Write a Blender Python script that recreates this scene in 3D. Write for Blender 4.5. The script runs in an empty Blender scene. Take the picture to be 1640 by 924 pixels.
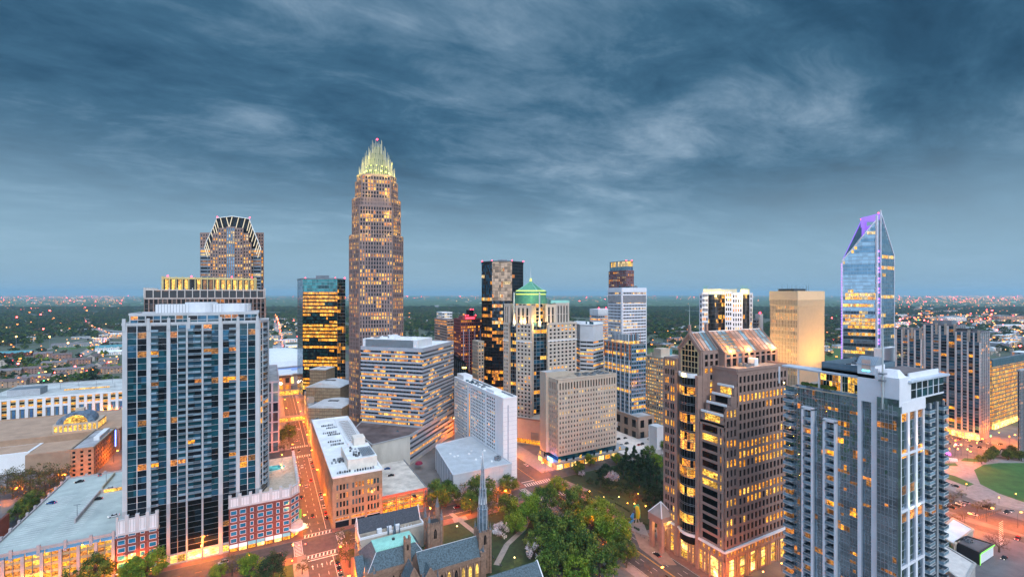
import bpy, math, random
import numpy as np
from mathutils import Vector, Matrix
R_ = random.Random(7)
C = bpy.context.scene.collection
H = 140.0; F = 729.0; A = math.radians(28.3); CA = math.cos(A); SA = math.sin(A)
def D(px, d):
 L = (px-820)/F*d
 return (L*CA + d*SA, -L*SA + d*CA)
def G(px, py, z=0.0): return D(px, (H-z)*F/(py-471))
def T(px): return math.tan(A + math.atan((px-820)/F))
def dep(x, y): return x*SA + y*CA
def Zy(x, y, py): return H - (py-471)*dep(x, y)/F
def proj(x, y, z):
 d = dep(x, y)
 if d < 1: return (-9999, -9999, d)
 return (820 + F*(x*CA-y*SA)/d, 471 + F*(H-z)/d, d)
def BX(xl, xc, xr, d):
 X0, Y0 = D(xc, d)
 if xc > 427.5: return X0, Y0, Y0*T(xr), X0/T(xl)
 return Y0*T(xl), Y0, X0, X0/T(xr)
def rect(x0, y0, x1, y1): return [(x0, y0), (x1, y0), (x1, y1), (x0, y1)]
def octo(x0, y0, x1, y1, c): return [(x0+c, y0), (x1-c, y0), (x1, y0+c), (x1, y1-c), (x1-c, y1), (x0+c, y1), (x0, y1-c), (x0, y0+c)]
def inset(poly, k):
 cx = sum(p[0] for p in poly)/len(poly); cy = sum(p[1] for p in poly)/len(poly)
 return [(cx+(p[0]-cx)*k, cy+(p[1]-cy)*k) for p in poly]
def ngon(cx, cy, r, n, a0=0, ry=None): return [(cx+r*math.cos(a0+2*math.pi*i/n), cy+(ry or r)*math.sin(a0+2*math.pi*i/n)) for i in range(n)]
MATS = {}
def mat(name, col, rough=.8, metal=0., var=.12, scale=.25, bump=0., spec=.5, streak=1.0, var2=None):
 if name in MATS: return MATS[name]
 m = bpy.data.materials.new(name); m.use_nodes = True; nt = m.node_tree; N = nt.nodes; b = N['Principled BSDF']
 b.inputs['Roughness'].default_value = rough; b.inputs['Metallic'].default_value = metal
 b.inputs['Specular IOR Level'].default_value = spec
 g = N.new('ShaderNodeNewGeometry'); mp = N.new('ShaderNodeMapping'); nt.links.new(g.outputs['Position'], mp.inputs[0])
 mp.inputs['Scale'].default_value = (1, 1, streak)
 n = N.new('ShaderNodeTexNoise'); n.inputs['Scale'].default_value = scale; n.inputs['Detail'].default_value = 6; n.inputs['Roughness'].default_value = .65
 nt.links.new(mp.outputs[0], n.inputs['Vector'])
 r = N.new('ShaderNodeValToRGB'); r.color_ramp.elements[0].position = .3; r.color_ramp.elements[1].position = .7
 lo = [max(0, c*(1-var*1.6)) for c in col]; hi = [min(1, c*(1+var)) for c in col]
 if var2: lo = var2
 r.color_ramp.elements[0].color = (*lo, 1); r.color_ramp.elements[1].color = (*hi, 1)
 nt.links.new(n.outputs['Fac'], r.inputs[0]); nt.links.new(r.outputs[0], b.inputs['Base Color'])
 if bump:
  bp = N.new('ShaderNodeBump'); bp.inputs['Strength'].default_value = bump; bp.inputs['Distance'].default_value = .3
  nt.links.new(n.outputs['Fac'], bp.inputs['Height']); nt.links.new(bp.outputs[0], b.inputs['Normal'])
 MATS[name] = m; return m
def glassm(name, col, rough=.06, metal=0., spec=.9, wob=.02, vr=(.45, 1.5)):
 if name in MATS: return MATS[name]
 m = bpy.data.materials.new(name); m.use_nodes = True; nt = m.node_tree; N = nt.nodes; b = N['Principled BSDF']
 b.inputs['Roughness'].default_value = rough; b.inputs['Metallic'].default_value = metal; b.inputs['Specular IOR Level'].default_value = spec
 g = N.new('ShaderNodeNewGeometry')
 v = N.new('ShaderNodeTexWhiteNoise'); s = N.new('ShaderNodeVectorMath'); s.operation = 'SNAP'; s.inputs[1].default_value = (3.1, 3.1, 3.5)
 nt.links.new(g.outputs['Position'], s.inputs[0]); nt.links.new(s.outputs[0], v.inputs['Vector'])
 mx = N.new('ShaderNodeMixRGB'); mx.inputs[1].default_value = (*[c*vr[0] for c in col], 1); mx.inputs[2].default_value = (*[min(1, c*vr[1]) for c in col], 1)
 nt.links.new(v.outputs['Value'], mx.inputs[0]); nt.links.new(mx.outputs[0], b.inputs['Base Color'])
 n = N.new('ShaderNodeTexNoise'); n.inputs['Scale'].default_value = .25; n.inputs['Detail'].default_value = 2
 nt.links.new(g.outputs['Position'], n.inputs['Vector'])
 bp = N.new('ShaderNodeBump'); bp.inputs['Strength'].default_value = wob*4; bp.inputs['Distance'].default_value = 1.
 nt.links.new(n.outputs['Fac'], bp.inputs['Height']); nt.links.new(bp.outputs[0], b.inputs['Normal'])
 MATS[name] = m; return m
def litm(name, c0, c1, s0=.1, s1=2., scale=.9):
 """room light painted on the pane as patchy noise emission, random per cell"""
 if name in MATS: return MATS[name]
 m = bpy.data.materials.new(name); m.use_nodes = True; nt = m.node_tree; N = nt.nodes; b = N['Principled BSDF']
 b.inputs['Base Color'].default_value = (.02, .02, .02, 1); b.inputs['Roughness'].default_value = .1
 g = N.new('ShaderNodeNewGeometry'); mp = N.new('ShaderNodeMapping'); mp.inputs['Scale'].default_value = (1, 1, 1.7)
 nt.links.new(g.outputs['Position'], mp.inputs[0])
 n = N.new('ShaderNodeTexNoise'); n.inputs['Scale'].default_value = scale; n.inputs['Detail'].default_value = 3; n.inputs['Roughness'].default_value = .7
 nt.links.new(mp.outputs[0], n.inputs['Vector'])
 s = N.new('ShaderNodeVectorMath'); s.operation = 'SNAP'; s.inputs[1].default_value = (2.7, 2.7, 3.9)
 v = N.new('ShaderNodeTexWhiteNoise'); nt.links.new(g.outputs['Position'], s.inputs[0]); nt.links.new(s.outputs[0], v.inputs['Vector'])
 mr = N.new('ShaderNodeMapRange'); mr.inputs[1].default_value = .36; mr.inputs[2].default_value = .66; mr.inputs[3].default_value = s0; mr.inputs[4].default_value = s1
 nt.links.new(n.outputs['Fac'], mr.inputs[0])  # bright and dark noise patches imitate a lit interior on the flat pane
 mm = N.new('ShaderNodeMapRange'); mm.inputs[3].default_value = .35; mm.inputs[4].default_value = 1.25; nt.links.new(v.outputs['Value'], mm.inputs[0])
 mu = N.new('ShaderNodeMath'); mu.operation = 'MULTIPLY'; nt.links.new(mr.outputs[0], mu.inputs[0]); nt.links.new(mm.outputs[0], mu.inputs[1])
 mx = N.new('ShaderNodeMixRGB'); mx.inputs[1].default_value = (*c0, 1); mx.inputs[2].default_value = (*c1, 1); nt.links.new(n.outputs['Fac'], mx.inputs[0])
 nt.links.new(mx.outputs[0], b.inputs['Emission Color']); nt.links.new(mu.outputs[0], b.inputs['Emission Strength'])
 MATS[name] = m; return m
def emit(name, col, s):
 if name in MATS: return MATS[name]
 m = bpy.data.materials.new(name); m.use_nodes = True; b = m.node_tree.nodes['Principled BSDF']
 b.inputs['Base Color'].default_value = (.1, .1, .1, 1); b.inputs['Emission Color'].default_value = (*col, 1); b.inputs['Emission Strength'].default_value = s
 MATS[name] = m; return m
def brickm(name, c1, c2, mort, sc=1.0, rough=.85):
 if name in MATS: return MATS[name]
 m = bpy.data.materials.new(name); m.use_nodes = True; nt = m.node_tree; N = nt.nodes; b = N['Principled BSDF']; b.inputs['Roughness'].default_value = rough
 g = N.new('ShaderNodeNewGeometry'); sp = N.new('ShaderNodeSeparateXYZ'); ad = N.new('ShaderNodeMath'); cb = N.new('ShaderNodeCombineXYZ')
 nt.links.new(g.outputs['Position'], sp.inputs[0]); nt.links.new(sp.outputs[0], ad.inputs[0]); nt.links.new(sp.outputs[1], ad.inputs[1])
 nt.links.new(ad.outputs[0], cb.inputs[0]); nt.links.new(sp.outputs[2], cb.inputs[1])
 k = N.new('ShaderNodeTexBrick'); k.inputs['Scale'].default_value = sc; k.inputs['Color1'].default_value = (*c1, 1); k.inputs['Color2'].default_value = (*c2, 1); k.inputs['Mortar'].default_value = (*mort, 1)
 k.inputs['Mortar Size'].default_value = .03
 nt.links.new(cb.outputs[0], k.inputs['Vector'])
 n = N.new('ShaderNodeTexNoise'); n.inputs['Scale'].default_value = .3; n.inputs['Detail'].default_value = 5; nt.links.new(g.outputs['Position'], n.inputs['Vector'])
 mr = N.new('ShaderNodeMapRange'); mr.inputs[1].default_value = .3; mr.inputs[2].default_value = .7; mr.inputs[3].default_value = .72; mr.inputs[4].default_value = 1.1; nt.links.new(n.outputs['Fac'], mr.inputs[0])
 mx = N.new('ShaderNodeMixRGB'); mx.blend_type = 'MULTIPLY'; mx.inputs[0].default_value = 1; nt.links.new(k.outputs['Color'], mx.inputs[1]); nt.links.new(mr.outputs[0], mx.inputs[2])
 nt.links.new(mx.outputs[0], b.inputs['Base Color']); MATS[name] = m; return m
class MB:
 def __init__(s): s.v = []; s.f = []; s.m = []; s.mats = []
 def mi(s, m):
  if m not in s.mats: s.mats.append(m)
  return s.mats.index(m)
 def face(s, pts, m):
  k = len(s.v); s.v.extend(pts); s.f.append(tuple(range(k, k+len(pts)))); s.m.append(s.mi(m))
 def hexa(s, p, m, skip=()):     # p: 4 bottom, 4 top (ccw from above)
  k = len(s.v); s.v.extend(p); i = s.mi(m)
  for n, q in enumerate(((3, 2, 1, 0), (4, 5, 6, 7), (0, 1, 5, 4), (1, 2, 6, 5), (2, 3, 7, 6), (3, 0, 4, 7))):
   if n in skip: continue
   s.f.append(tuple(k+j for j in q)); s.m.append(i)
 def box(s, x0, y0, z0, x1, y1, z1, m, skip=()):
  s.hexa([(x0, y0, z0), (x1, y0, z0), (x1, y1, z0), (x0, y1, z0), (x0, y0, z1), (x1, y0, z1), (x1, y1, z1), (x0, y1, z1)], m, skip)
 def obox(s, o, u, n, s0, s1, z0, z1, d0, d1, m, skip=()):
  P = lambda a, d, z: (o[0]+u[0]*a+n[0]*d, o[1]+u[1]*a+n[1]*d, z)
  s.hexa([P(s0, d1, z0), P(s1, d1, z0), P(s1, d0, z0), P(s0, d0, z0), P(s0, d1, z1), P(s1, d1, z1), P(s1, d0, z1), P(s0, d0, z1)], m, skip)
 def prism(s, poly, z0, z1, m, top=None, bottom=False, topz=None):
  n = len(poly); k = len(s.v); tz = topz or [z1]*n
  s.v.extend([(p[0], p[1], z0) for p in poly]); s.v.extend([(poly[i][0], poly[i][1], tz[i]) for i in range(n)]); i = s.mi(m)
  for a in range(n):
   b = (a+1) % n; s.f.append((k+a, k+b, k+n+b, k+n+a)); s.m.append(i)
  s.f.append(tuple(range(k+n, k+2*n))); s.m.append(s.mi(top or m))
  if bottom: s.f.append(tuple(reversed(range(k, k+n)))); s.m.append(i)
 def frus(s, poly0, z0, poly1, z1, m, top=True):
  n = len(poly0); k = len(s.v); i = s.mi(m)
  s.v.extend([(p[0], p[1], z0) for p in poly0]); s.v.extend([(p[0], p[1], z1) for p in poly1])
  for a in range(n):
   b = (a+1) % n; s.f.append((k+a, k+b, k+n+b, k+n+a)); s.m.append(i)
  if top: s.f.append(tuple(range(k+n, k+2*n))); s.m.append(i)
 def tube(s, pts, rad, m, n=6):
  k0 = None
  for j, (p, r) in enumerate(zip(pts, rad)):
   p = Vector(p); a = Vector(pts[max(0, j-1)]); b = Vector(pts[min(len(pts)-1, j+1)]); t = (b-a)
   t = t.normalized() if t.length > 1e-6 else Vector((0, 0, 1))
   x = t.orthogonal().normalized(); y = t.cross(x); k = len(s.v)
   for q in range(n):
    an = 2*math.pi*q/n; s.v.append(tuple(p + (x*math.cos(an)+y*math.sin(an))*r))
   if k0 is not None:
    for q in range(n):
     q2 = (q+1) % n; s.f.append((k0+q, k0+q2, k+q2, k+q)); s.m.append(s.mi(m))
   k0 = k
  s.f.append(tuple(range(k0, k0+n))); s.m.append(s.mi(m))
 def cone(s, cx, cy, r, z0, z1, m, n=8, r1=0.02, a0=0.0): s.frus(ngon(cx, cy, r, n, a0), z0, ngon(cx, cy, r1, n, a0), z1, m)
 def ball(s, cx, cy, cz, r, m, n=8, k=5):
  rows = [(math.sin(math.pi*j/k)*r, cz+math.cos(math.pi*j/k)*r) for j in range(k+1)]
  s.tube_z(cx, cy, rows, m, n)
 def tube_z(s, cx, cy, rows, m, n=8):
  k = len(s.v); i = s.mi(m)
  for r, z in rows: s.v.extend([(cx+max(r, .001)*math.cos(2*math.pi*q/n), cy+max(r, .001)*math.sin(2*math.pi*q/n), z) for q in range(n)])
  for j in range(len(rows)-1):
   for q in range(n):
    q2 = (q+1) % n; s.f.append((k+j*n+q, k+(j+1)*n+q, k+(j+1)*n+q2, k+j*n+q2)); s.m.append(i)
 def build(s, name, parent=None, org=(0, 0, 0), loc=None):
  me = bpy.data.meshes.new(name)
  if any(org): v = [(a-org[0], b-org[1], c-org[2]) for a, b, c in s.v]
  else: v = s.v
  me.from_pydata(v, [], s.f)
  for m in s.mats: me.materials.append(m)
  if len(s.mats) > 1: me.polygons.foreach_set('material_index', s.m)
  me.update()
  o = bpy.data.objects.new(name, me); C.objects.link(o)
  if parent: o.parent = parent
  if loc: o.location = loc
  return o
def tag(o, label=None, cat=None, group=None, kind=None):
 if label: o['label'] = label
 if cat: o['category'] = cat
 if group: o['group'] = group
 if kind: o['kind'] = kind
 return o
def root(name, label, cat, loc, rz=0, group=None):
 o = bpy.data.objects.new(name, None); C.objects.link(o); o.location = loc; o.rotation_euler = (0, 0, rz); o.empty_display_size = 1
 return tag(o, label, cat, group)
def copy_tree(o, parent=None):
 c = o.copy(); C.objects.link(c)
 if parent: c.parent = parent
 for ch in list(o.children): copy_tree(ch, c)
 return c
class Bld:
 def __init__(s, name, label, cat, x, y, z=0, nind=100, group=None):
  s.org = (x, y, z); s.root = root(name, label, cat, s.org, 0, group); s.p = {}; s.items = {}; s.nind = nind
 def part(s, name):
  if name not in s.p: s.p[name] = MB()
  return s.p[name]
 def item(s, name, mb, c, area): s.items.setdefault(name, []).append((mb, c, area))
 def done(s):
  out = {}
  for n, mb in s.p.items():
   if mb.f: out[n] = mb.build(n, s.root, s.org)
  for n, L in s.items.items():
   sc = []
   for mb, c, a in L:
    px, py, d = proj(*c); vis = -5 < px < 1645 and -5 < py < 930
    sc.append((a/max(1, d)**2 if vis else -1/max(1, abs(d)), mb))
   sc.sort(key=lambda t: -t[0])
   k = s.nind if len(sc) > s.nind else len(sc)
   if s.nind == 0: k = 0
   for _, mb in sc[:k]: mb.build(n, s.root, s.org)
   if sc[k:]:
    big = MB()
    for _, mb in sc[k:]:
     for f, mi in zip(mb.f, mb.m): big.face([mb.v[i] for i in f], mb.mats[mi])
    o = big.build(n if s.nind else ('glass_facade' if n == 'window' else n), s.root, s.org)
    if s.nind: o['kind'] = 'stuff'
  return s
def seg(p0, p1):
 dx, dy = p1[0]-p0[0], p1[1]-p0[1]; L = math.hypot(dx, dy); u = (dx/L, dy/L); return L, u, (u[1], -u[0])
def facing(p0, p1):
 L, u, n = seg(p0, p1); m = ((p0[0]+p1[0])/2, (p0[1]+p1[1])/2); d = math.hypot(*m)
 return -(n[0]*m[0]+n[1]*m[1])/d
def rep(n, items, end=None):
 out = []
 for i in range(n): out += items
 return out+(end or [])
def pick(gl, lit):
 L = gl['lit'] if lit else gl['dark']
 return R_.choice(L)
def facade(b, p0, p1, z0, z1, cols, rows, wm, sm, gl, dp=.35, ds=.25, off=0., name='window', wall='wall', bal=None, mull=None, bald=1.5, rl=None):
 L, u, n = seg(p0, p1); o = p0
 wx = sum(c[0] for c in cols); wz = sum(r[0] for r in rows); kx = L/wx; kz = (z1-z0)/wz
 W = b.part(wall)
 a = 0.; xs = []
 for w, k in cols:
  xs.append((a*kx, (a+w)*kx, k)); a += w
 a = z0; zs = []
 for h, k in rows:
  zs.append((a, a+h*kz, k)); a += h*kz
 for x0, x1, k in xs:
  if k == 'P': W.obox(o, u, n, x0, x1, z0, z1, off, off+dp, wm, skip=(4,))
  elif k == 'M': b.part('mullion').obox(o, u, n, x0, x1, z0, z1, off, off+dp*.55, mull or wm, skip=(4,))
 for q0, q1, k in zs:
  if k == 'S': W.obox(o, u, n, 0, L, q0, q1, off, off+ds, sm, skip=(4,))
  elif k == 'm': b.part('mullion').obox(o, u, n, 0, L, q0, q1, off, off+ds*.5, mull or wm, skip=(4,))
  if k != 'G': continue
  pr = gl.get('p', .2)*R_.choice(gl.get('rowvar', (0, .3, .6, 1, 1.6, 2.6))); st = R_.random() < pr
  if rl is not None: st = rl[zs.index((q0, q1, k)) % len(rl)]
  for x0, x1, c in xs:
   if c not in 'GB': continue
   if rl is None and R_.random() > gl.get('run', .55): st = R_.random() < pr
   if gl.get('base') and (q0-z0) < gl['base']: st = True
   m = pick(gl, st if rl is None or R_.random() < .85 else not st and R_.random() < .3); q = MB()
   P = lambda a_, z_: (o[0]+u[0]*a_+n[0]*(off+.03), o[1]+u[1]*a_+n[1]*(off+.03), z_)
   q.face([P(x0, q0), P(x1, q0), P(x1, q1), P(x0, q1)], m)
   b.item(name, q, P((x0+x1)/2, (q0+q1)/2), (x1-x0)*(q1-q0))
   if c == 'B':
    q = MB(); bm_, rm_ = bal
    q.obox(o, u, n, x0, x1, q0-.2, q0, off, off+bald, bm_)
    q.obox(o, u, n, x0+.05, x1-.05, q0+.12, q0+1.05, off+bald-.1, off+bald-.04, rm_)
    q.obox(o, u, n, x0, x1, q0+1.05, q0+1.13, off+bald-.12, off+bald-.01, bm_)
    for e in (x0+.02, x1-.1): q.obox(o, u, n, e, e+.06, q0, q0+1.05, off+.05, off+bald-.1, rm_)
    b.item('balcony', q, P((x0+x1)/2, q0), (x1-x0)*1.2)
def tower(b, poly, z0, z1, wm, sm, gl, bay=3., fl=3.9, pf=.35, sf=.35, dp=.35, ds=.25, top=None, par=1.0, cols=None, rows=None, core=None, endp=True, faces=None, **kw):
 b.part('wall').prism(poly, z0, z1-.05, core or wm, top=core or wm)
 n = len(poly)
 for i in range(n):
  p0, p1 = poly[i], poly[(i+1) % n]; L = math.hypot(p1[0]-p0[0], p1[1]-p0[1])
  if L < .5: continue
  if facing(p0, p1) < -.12 or (faces and i not in faces): continue
  nb = max(1, round(L/bay)); nf = max(1, round((z1-z0)/fl))
  cc = cols[i] if isinstance(cols, dict) and i in cols else (cols if isinstance(cols, list) else None)
  if cc is None: cc = rep(nb, [(pf/2, 'P'), (1-pf, 'G'), (pf/2, 'P')]) if pf > 0 else rep(nb, [(.04, 'M'), (.96, 'G')])
  rr = rows or rep(nf, [(sf, 'S'), (1-sf, 'G')], [(sf*.6, 'S')])
  facade(b, p0, p1, z0, z1, cc, rr, wm, sm, gl, dp, ds, **kw)
 if par:
  roofcap(b, poly, z1, par, wm, top or ROOF)
def roofcap(b, poly, z, par, wm, rm, t=.5):
 b.part('roof').prism(poly, z-.04, z+.09, rm, top=rm)
 n = len(poly)
 for i in range(n):
  L, u, nn = seg(poly[i], poly[(i+1) % n]); b.part('parapet').obox(poly[i], u, nn, 0, L, z-.3, z+par, -t, .42+.01*(i % 3), wm)
def units(b, x0, y0, x1, y1, z, k, m, hmax=2.6, name='roof_unit', smax=5):
 for i in range(k):
  w = R_.uniform(1.6, smax); d = R_.uniform(1.6, smax*.8); h = R_.uniform(.8, hmax)
  x = R_.uniform(x0, max(x0, x1-w)); y = R_.uniform(y0, max(y0, y1-d)); q = MB(); q.box(x, y, z, x+w, y+d, z+h, m)
  q.tube_z(x+w/2, y+d/2, [(min(w, d)*.35, z+h+.25), (min(w, d)*.35, z+h), (.01, z+h)], DARKMETAL); q.tube_z(x+w/2, y+d/2, [(.01, z+h+.2), (min(w, d)*.3, z+h+.2)], DARKMETAL)
  b.item(name, q, (x, y, z), w*h)
CONC = mat('concrete', (.33, .345, .36), .85, var=.12, scale=.15, streak=.3)
CONCL = mat('pale_concrete', (.48, .5, .52), .8, var=.1, scale=.2, streak=.3)
WHITE = mat('white_paint', (.78, .79, .8), .7, var=.06, scale=.1, streak=.3)
WHITEM = mat('white_metal', (.7, .72, .75), .4, var=.05)
ROOF = mat('roof_membrane', (.36, .37, .39), .9, var=.3, scale=.09)
ROOFW = mat('white_roof_membrane', (.74, .77, .78), .8, var=.12, scale=.12)
ROOFD = mat('dark_roof_gravel', (.13, .11, .11), .95, var=.5, scale=.07)
STONEP = mat('pinkish_granite', (.3, .2, .165), .7, var=.1, scale=.3)
STONEB = mat('beige_precast', (.46, .39, .31), .8, var=.08, scale=.2, streak=.4)
STONEC = mat('cream_stone', (.5, .42, .33), .8, var=.08, scale=.2, streak=.4)
DARKMETAL = mat('dark_metal', (.05, .055, .06), .5, .3, var=.2)
GREYMETAL = mat('grey_metal', (.25, .28, .31), .45, .5, var=.15)
STEEL = mat('steel_fin', (.62, .66, .66), .35, .6, var=.05)
RAILG = glassm('balcony_glass', (.16, .24, .3), .15, 0, .6)
BRICK = brickm('red_brick', (.17, .035, .028), (.13, .028, .024), (.19, .07, .05), .9)
BRICKT = brickm('tan_brick', (.3, .2, .12), (.25, .165, .1), (.33, .26, .18), .9)
COPPER = mat('green_copper', (.1, .32, .2), .5, .2, var=.15, scale=.4)
COPPERP = mat('pale_copper', (.3, .62, .52), .6, 0, var=.1, scale=.5)
SLATE = mat('slate_shingles', (.075, .115, .135), .75, var=.5, scale=1.6, bump=.2)
GD = glassm('dark_glass', (.005, .01, .016), .06, 0, .3); GT = glassm('teal_glass', (.006, .06, .085), .08, .2, .6); GB = glassm('blue_glass', (.02, .1, .17), .08, .4, .7)
GK = glassm('black_glass', (.004, .005, .006), .05, 0, .25); GBR = glassm('brown_glass', (.035, .02, .012), .08, .3)
GMIR = glassm('mirror_glass', (.3, .4, .46), .07, .9, wob=.02, vr=(.82, 1.15)); GREF = glassm('reflective_glass', (.36, .47, .55), .04, 1., wob=.08, vr=(.62, 1.2)); GGR = glassm('green_glass', (.015, .07, .07), .06, .6)
GMIRD = glassm('dark_mirror_glass', (.06, .08, .1), .06, .9, wob=.03); GPALE = glassm('pale_blue_glass', (.13, .25, .34), .12, .6, vr=(.8, 1.2))
LA = litm('lit_amber', (1, .26, .01), (1, .46, .03), .06, 2.3); LY = litm('lit_yellow', (1, .38, .02), (1, .64, .12), .12, 2.4)
LO = litm('lit_orange', (.9, .2, .02), (1, .42, .08), .06, 1.5); LP = litm('lit_pale', (1, .6, .2), (1, .82, .45), .25, 1.4)
LDIM = litm('lit_dim', (.6, .2, .03), (.9, .4, .08), .02, .7)
SHOP = litm('shopfront_light', (1, .42, .04), (1, .75, .25), .9, 5.0, .5)
G_OFF = dict(dark=[GD, GD, GK], lit=[LA, LY, LO], p=.22)
G_BLUE = dict(dark=[GT, GT, GD, GB, GD], lit=[LA, LO, LDIM], p=.09, run=.3)
G_DARK = dict(dark=[GK, GD], lit=[LA, LY, LDIM, LO], p=.3, run=.7)
BKC = (.5, .64, .9); OVC = (.85, 1.1, 1.5); SUNP = 1.5; HAZE = 5e-5; EXPO = 0.36
def left_condo():
 Y0 = 291.0; Xl = Y0*T(196); Xr = Y0*T(415)
 b = Bld('condo_tower', 'tall blue glass condo tower with pale concrete piers in the left foreground', 'tower', (Xl+Xr)/2, Y0+14)
 X = lambda px: Y0*T(px)
 pc = [(196, 204, 'P'), (204, 219, 'G'), (219, 220, 'M'), (220, 235, 'G'), (235, 242, 'P'), (242, 254, 'B'), (254, 267, 'G'), (267, 273, 'P'), (273, 284, 'G'), (284, 285, 'M'), (285, 298, 'B'), (298, 301, 'P'),
  (301, 312, 'B'), (312, 323, 'B'), (323, 326, 'P'), (326, 339, 'B'), (339, 350, 'G'), (350, 357, 'P'), (357, 367, 'G'), (367, 378, 'B'), (378, 384, 'P'), (384, 396, 'G'), (396, 397, 'M'), (397, 409, 'G'), (409, 415, 'P')]
 cols = [(X(q)-X(p), k) for p, q, k in pc]
 zt = Zy(Xl, Y0, 521); zc = Zy(X(310), Y0, 503); z1 = 32.0
 poly = [(Xl, Y0), (Xr, Y0), (Xr+4.5, Y0+13), (Xr+4.5, Y0+27), (Xl, Y0+27)]
 gl = dict(dark=[GT, GT, GD, GB, GD, GT], lit=[LA, LO, LDIM, LDIM], p=.075, run=.12)
 nf = 29
 wl = b.part('wall'); wl.prism(poly, 0, zt, CONC)
 rows = rep(nf, [(.35, 'S'), (1.45, 'G'), (.08, 'm'), (1.2, 'G')], [(.5, 'S')])
 facade(b, poly[0], poly[1], z1, zt, cols, rep(nf, [(.12, 'S'), (2.98, 'G')], [(.7, 'S')]), CONCL, CONCL, gl, .5, .1, bal=(GREYMETAL, RAILG), mull=WHITEM, bald=1.2)
 facade(b, poly[1], poly[2], z1, zt, [(.6, 'P'), (3, 'G'), (.3, 'M'), (3, 'B'), (3, 'G'), (.6, 'P')], rep(nf, [(.3, 'S'), (2.8, 'G')], [(.7, 'S')]), CONCL, CONCL, gl, .55, .18, bal=(CONCL, RAILG), mull=WHITEM)
 c2 = [(a, 'P' if k == 'P' else ('M' if k == 'M' else 'G')) for a, k in cols]
 g2 = dict(dark=[GK, GK, GD], lit=[LDIM], p=.02)
 facade(b, poly[0], poly[1], 5.5, z1, c2, rep(9, [(.12, 'm'), (2.6, 'G')]), CONC, CONCL, g2, .9, .3, mull=GREYMETAL)
 facade(b, poly[0], poly[1], 0, 5.5, c2, [(.8, 'S'), (3.9, 'G'), (.9, 'S')], CONC, CONC, dict(dark=[GD], lit=[SHOP, LY, SHOP], p=.9, rowvar=(1,)), .9, .5, name='shop_window')
 facade(b, poly[1], poly[2], 0, z1, [(1, 'P'), (6, 'G'), (1, 'P')], rep(10, [(.2, 'm'), (2.6, 'G')]), CONC, CONCL, g2, .6, .3, mull=GREYMETAL)
 cp = rect(X(206), Y0+1.6, X(413), Y0+25); b.part('crown_wall').prism(cp, zt, zc, CONCL)
 cc = rep(9, [(.5, 'P'), (3, 'G'), (.12, 'M'), (3, 'G')], [(.5, 'P')])
 facade(b, cp[0], cp[1], zt+.5, zc, cc, [(3, 'G'), (.4, 'S'), (3, 'G'), (1.1, 'S')], CONCL, CONCL, gl, .5, .35, mull=WHITEM, wall='crown_wall')
 facade(b, (X(300), Y0-.1), (X(352), Y0-.1), zt-.2, zc, [(.5, 'P'), (4, 'G'), (.12, 'M'), (4, 'G'), (.5, 'P'), (5, 'G'), (.5, 'P')], [(3, 'G'), (.4, 'S'), (3, 'G'), (1.2, 'S')], CONCL, CONCL, gl, .6, .4, mull=WHITEM, wall='crown_wall')
 roofcap(b, poly, zt+.05, .9, CONCL, ROOF); roofcap(b, cp, zc+.02, .8, CONCL, ROOF)
 for q in (196, 235, 268, 300, 351, 379, 410): b.part('crown_wall').box(X(q), Y0-.75, zt-3, X(q)+1.3, Y0+.4, zt+3.2, CONCL)
 ph = b.part('penthouse'); ph.box(X(243), Y0+8, zc, X(360), Y0+21, zc+5, WHITEM); ph.prism(ngon((X(360)+X(394))/2-1, Y0+14, 8.2, 20), zc, zc+5.1, WHITEM); ph.prism(ngon(X(318), Y0+13, 7.5, 20), zc, zc+6, WHITEM)
 for q in range(243, 395, 5): b.part('penthouse').box(X(q), Y0+7.85, zc, X(q)+.15, Y0+8, zc+5, GREYMETAL)
 b.done(); return b
left_condo()
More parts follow.
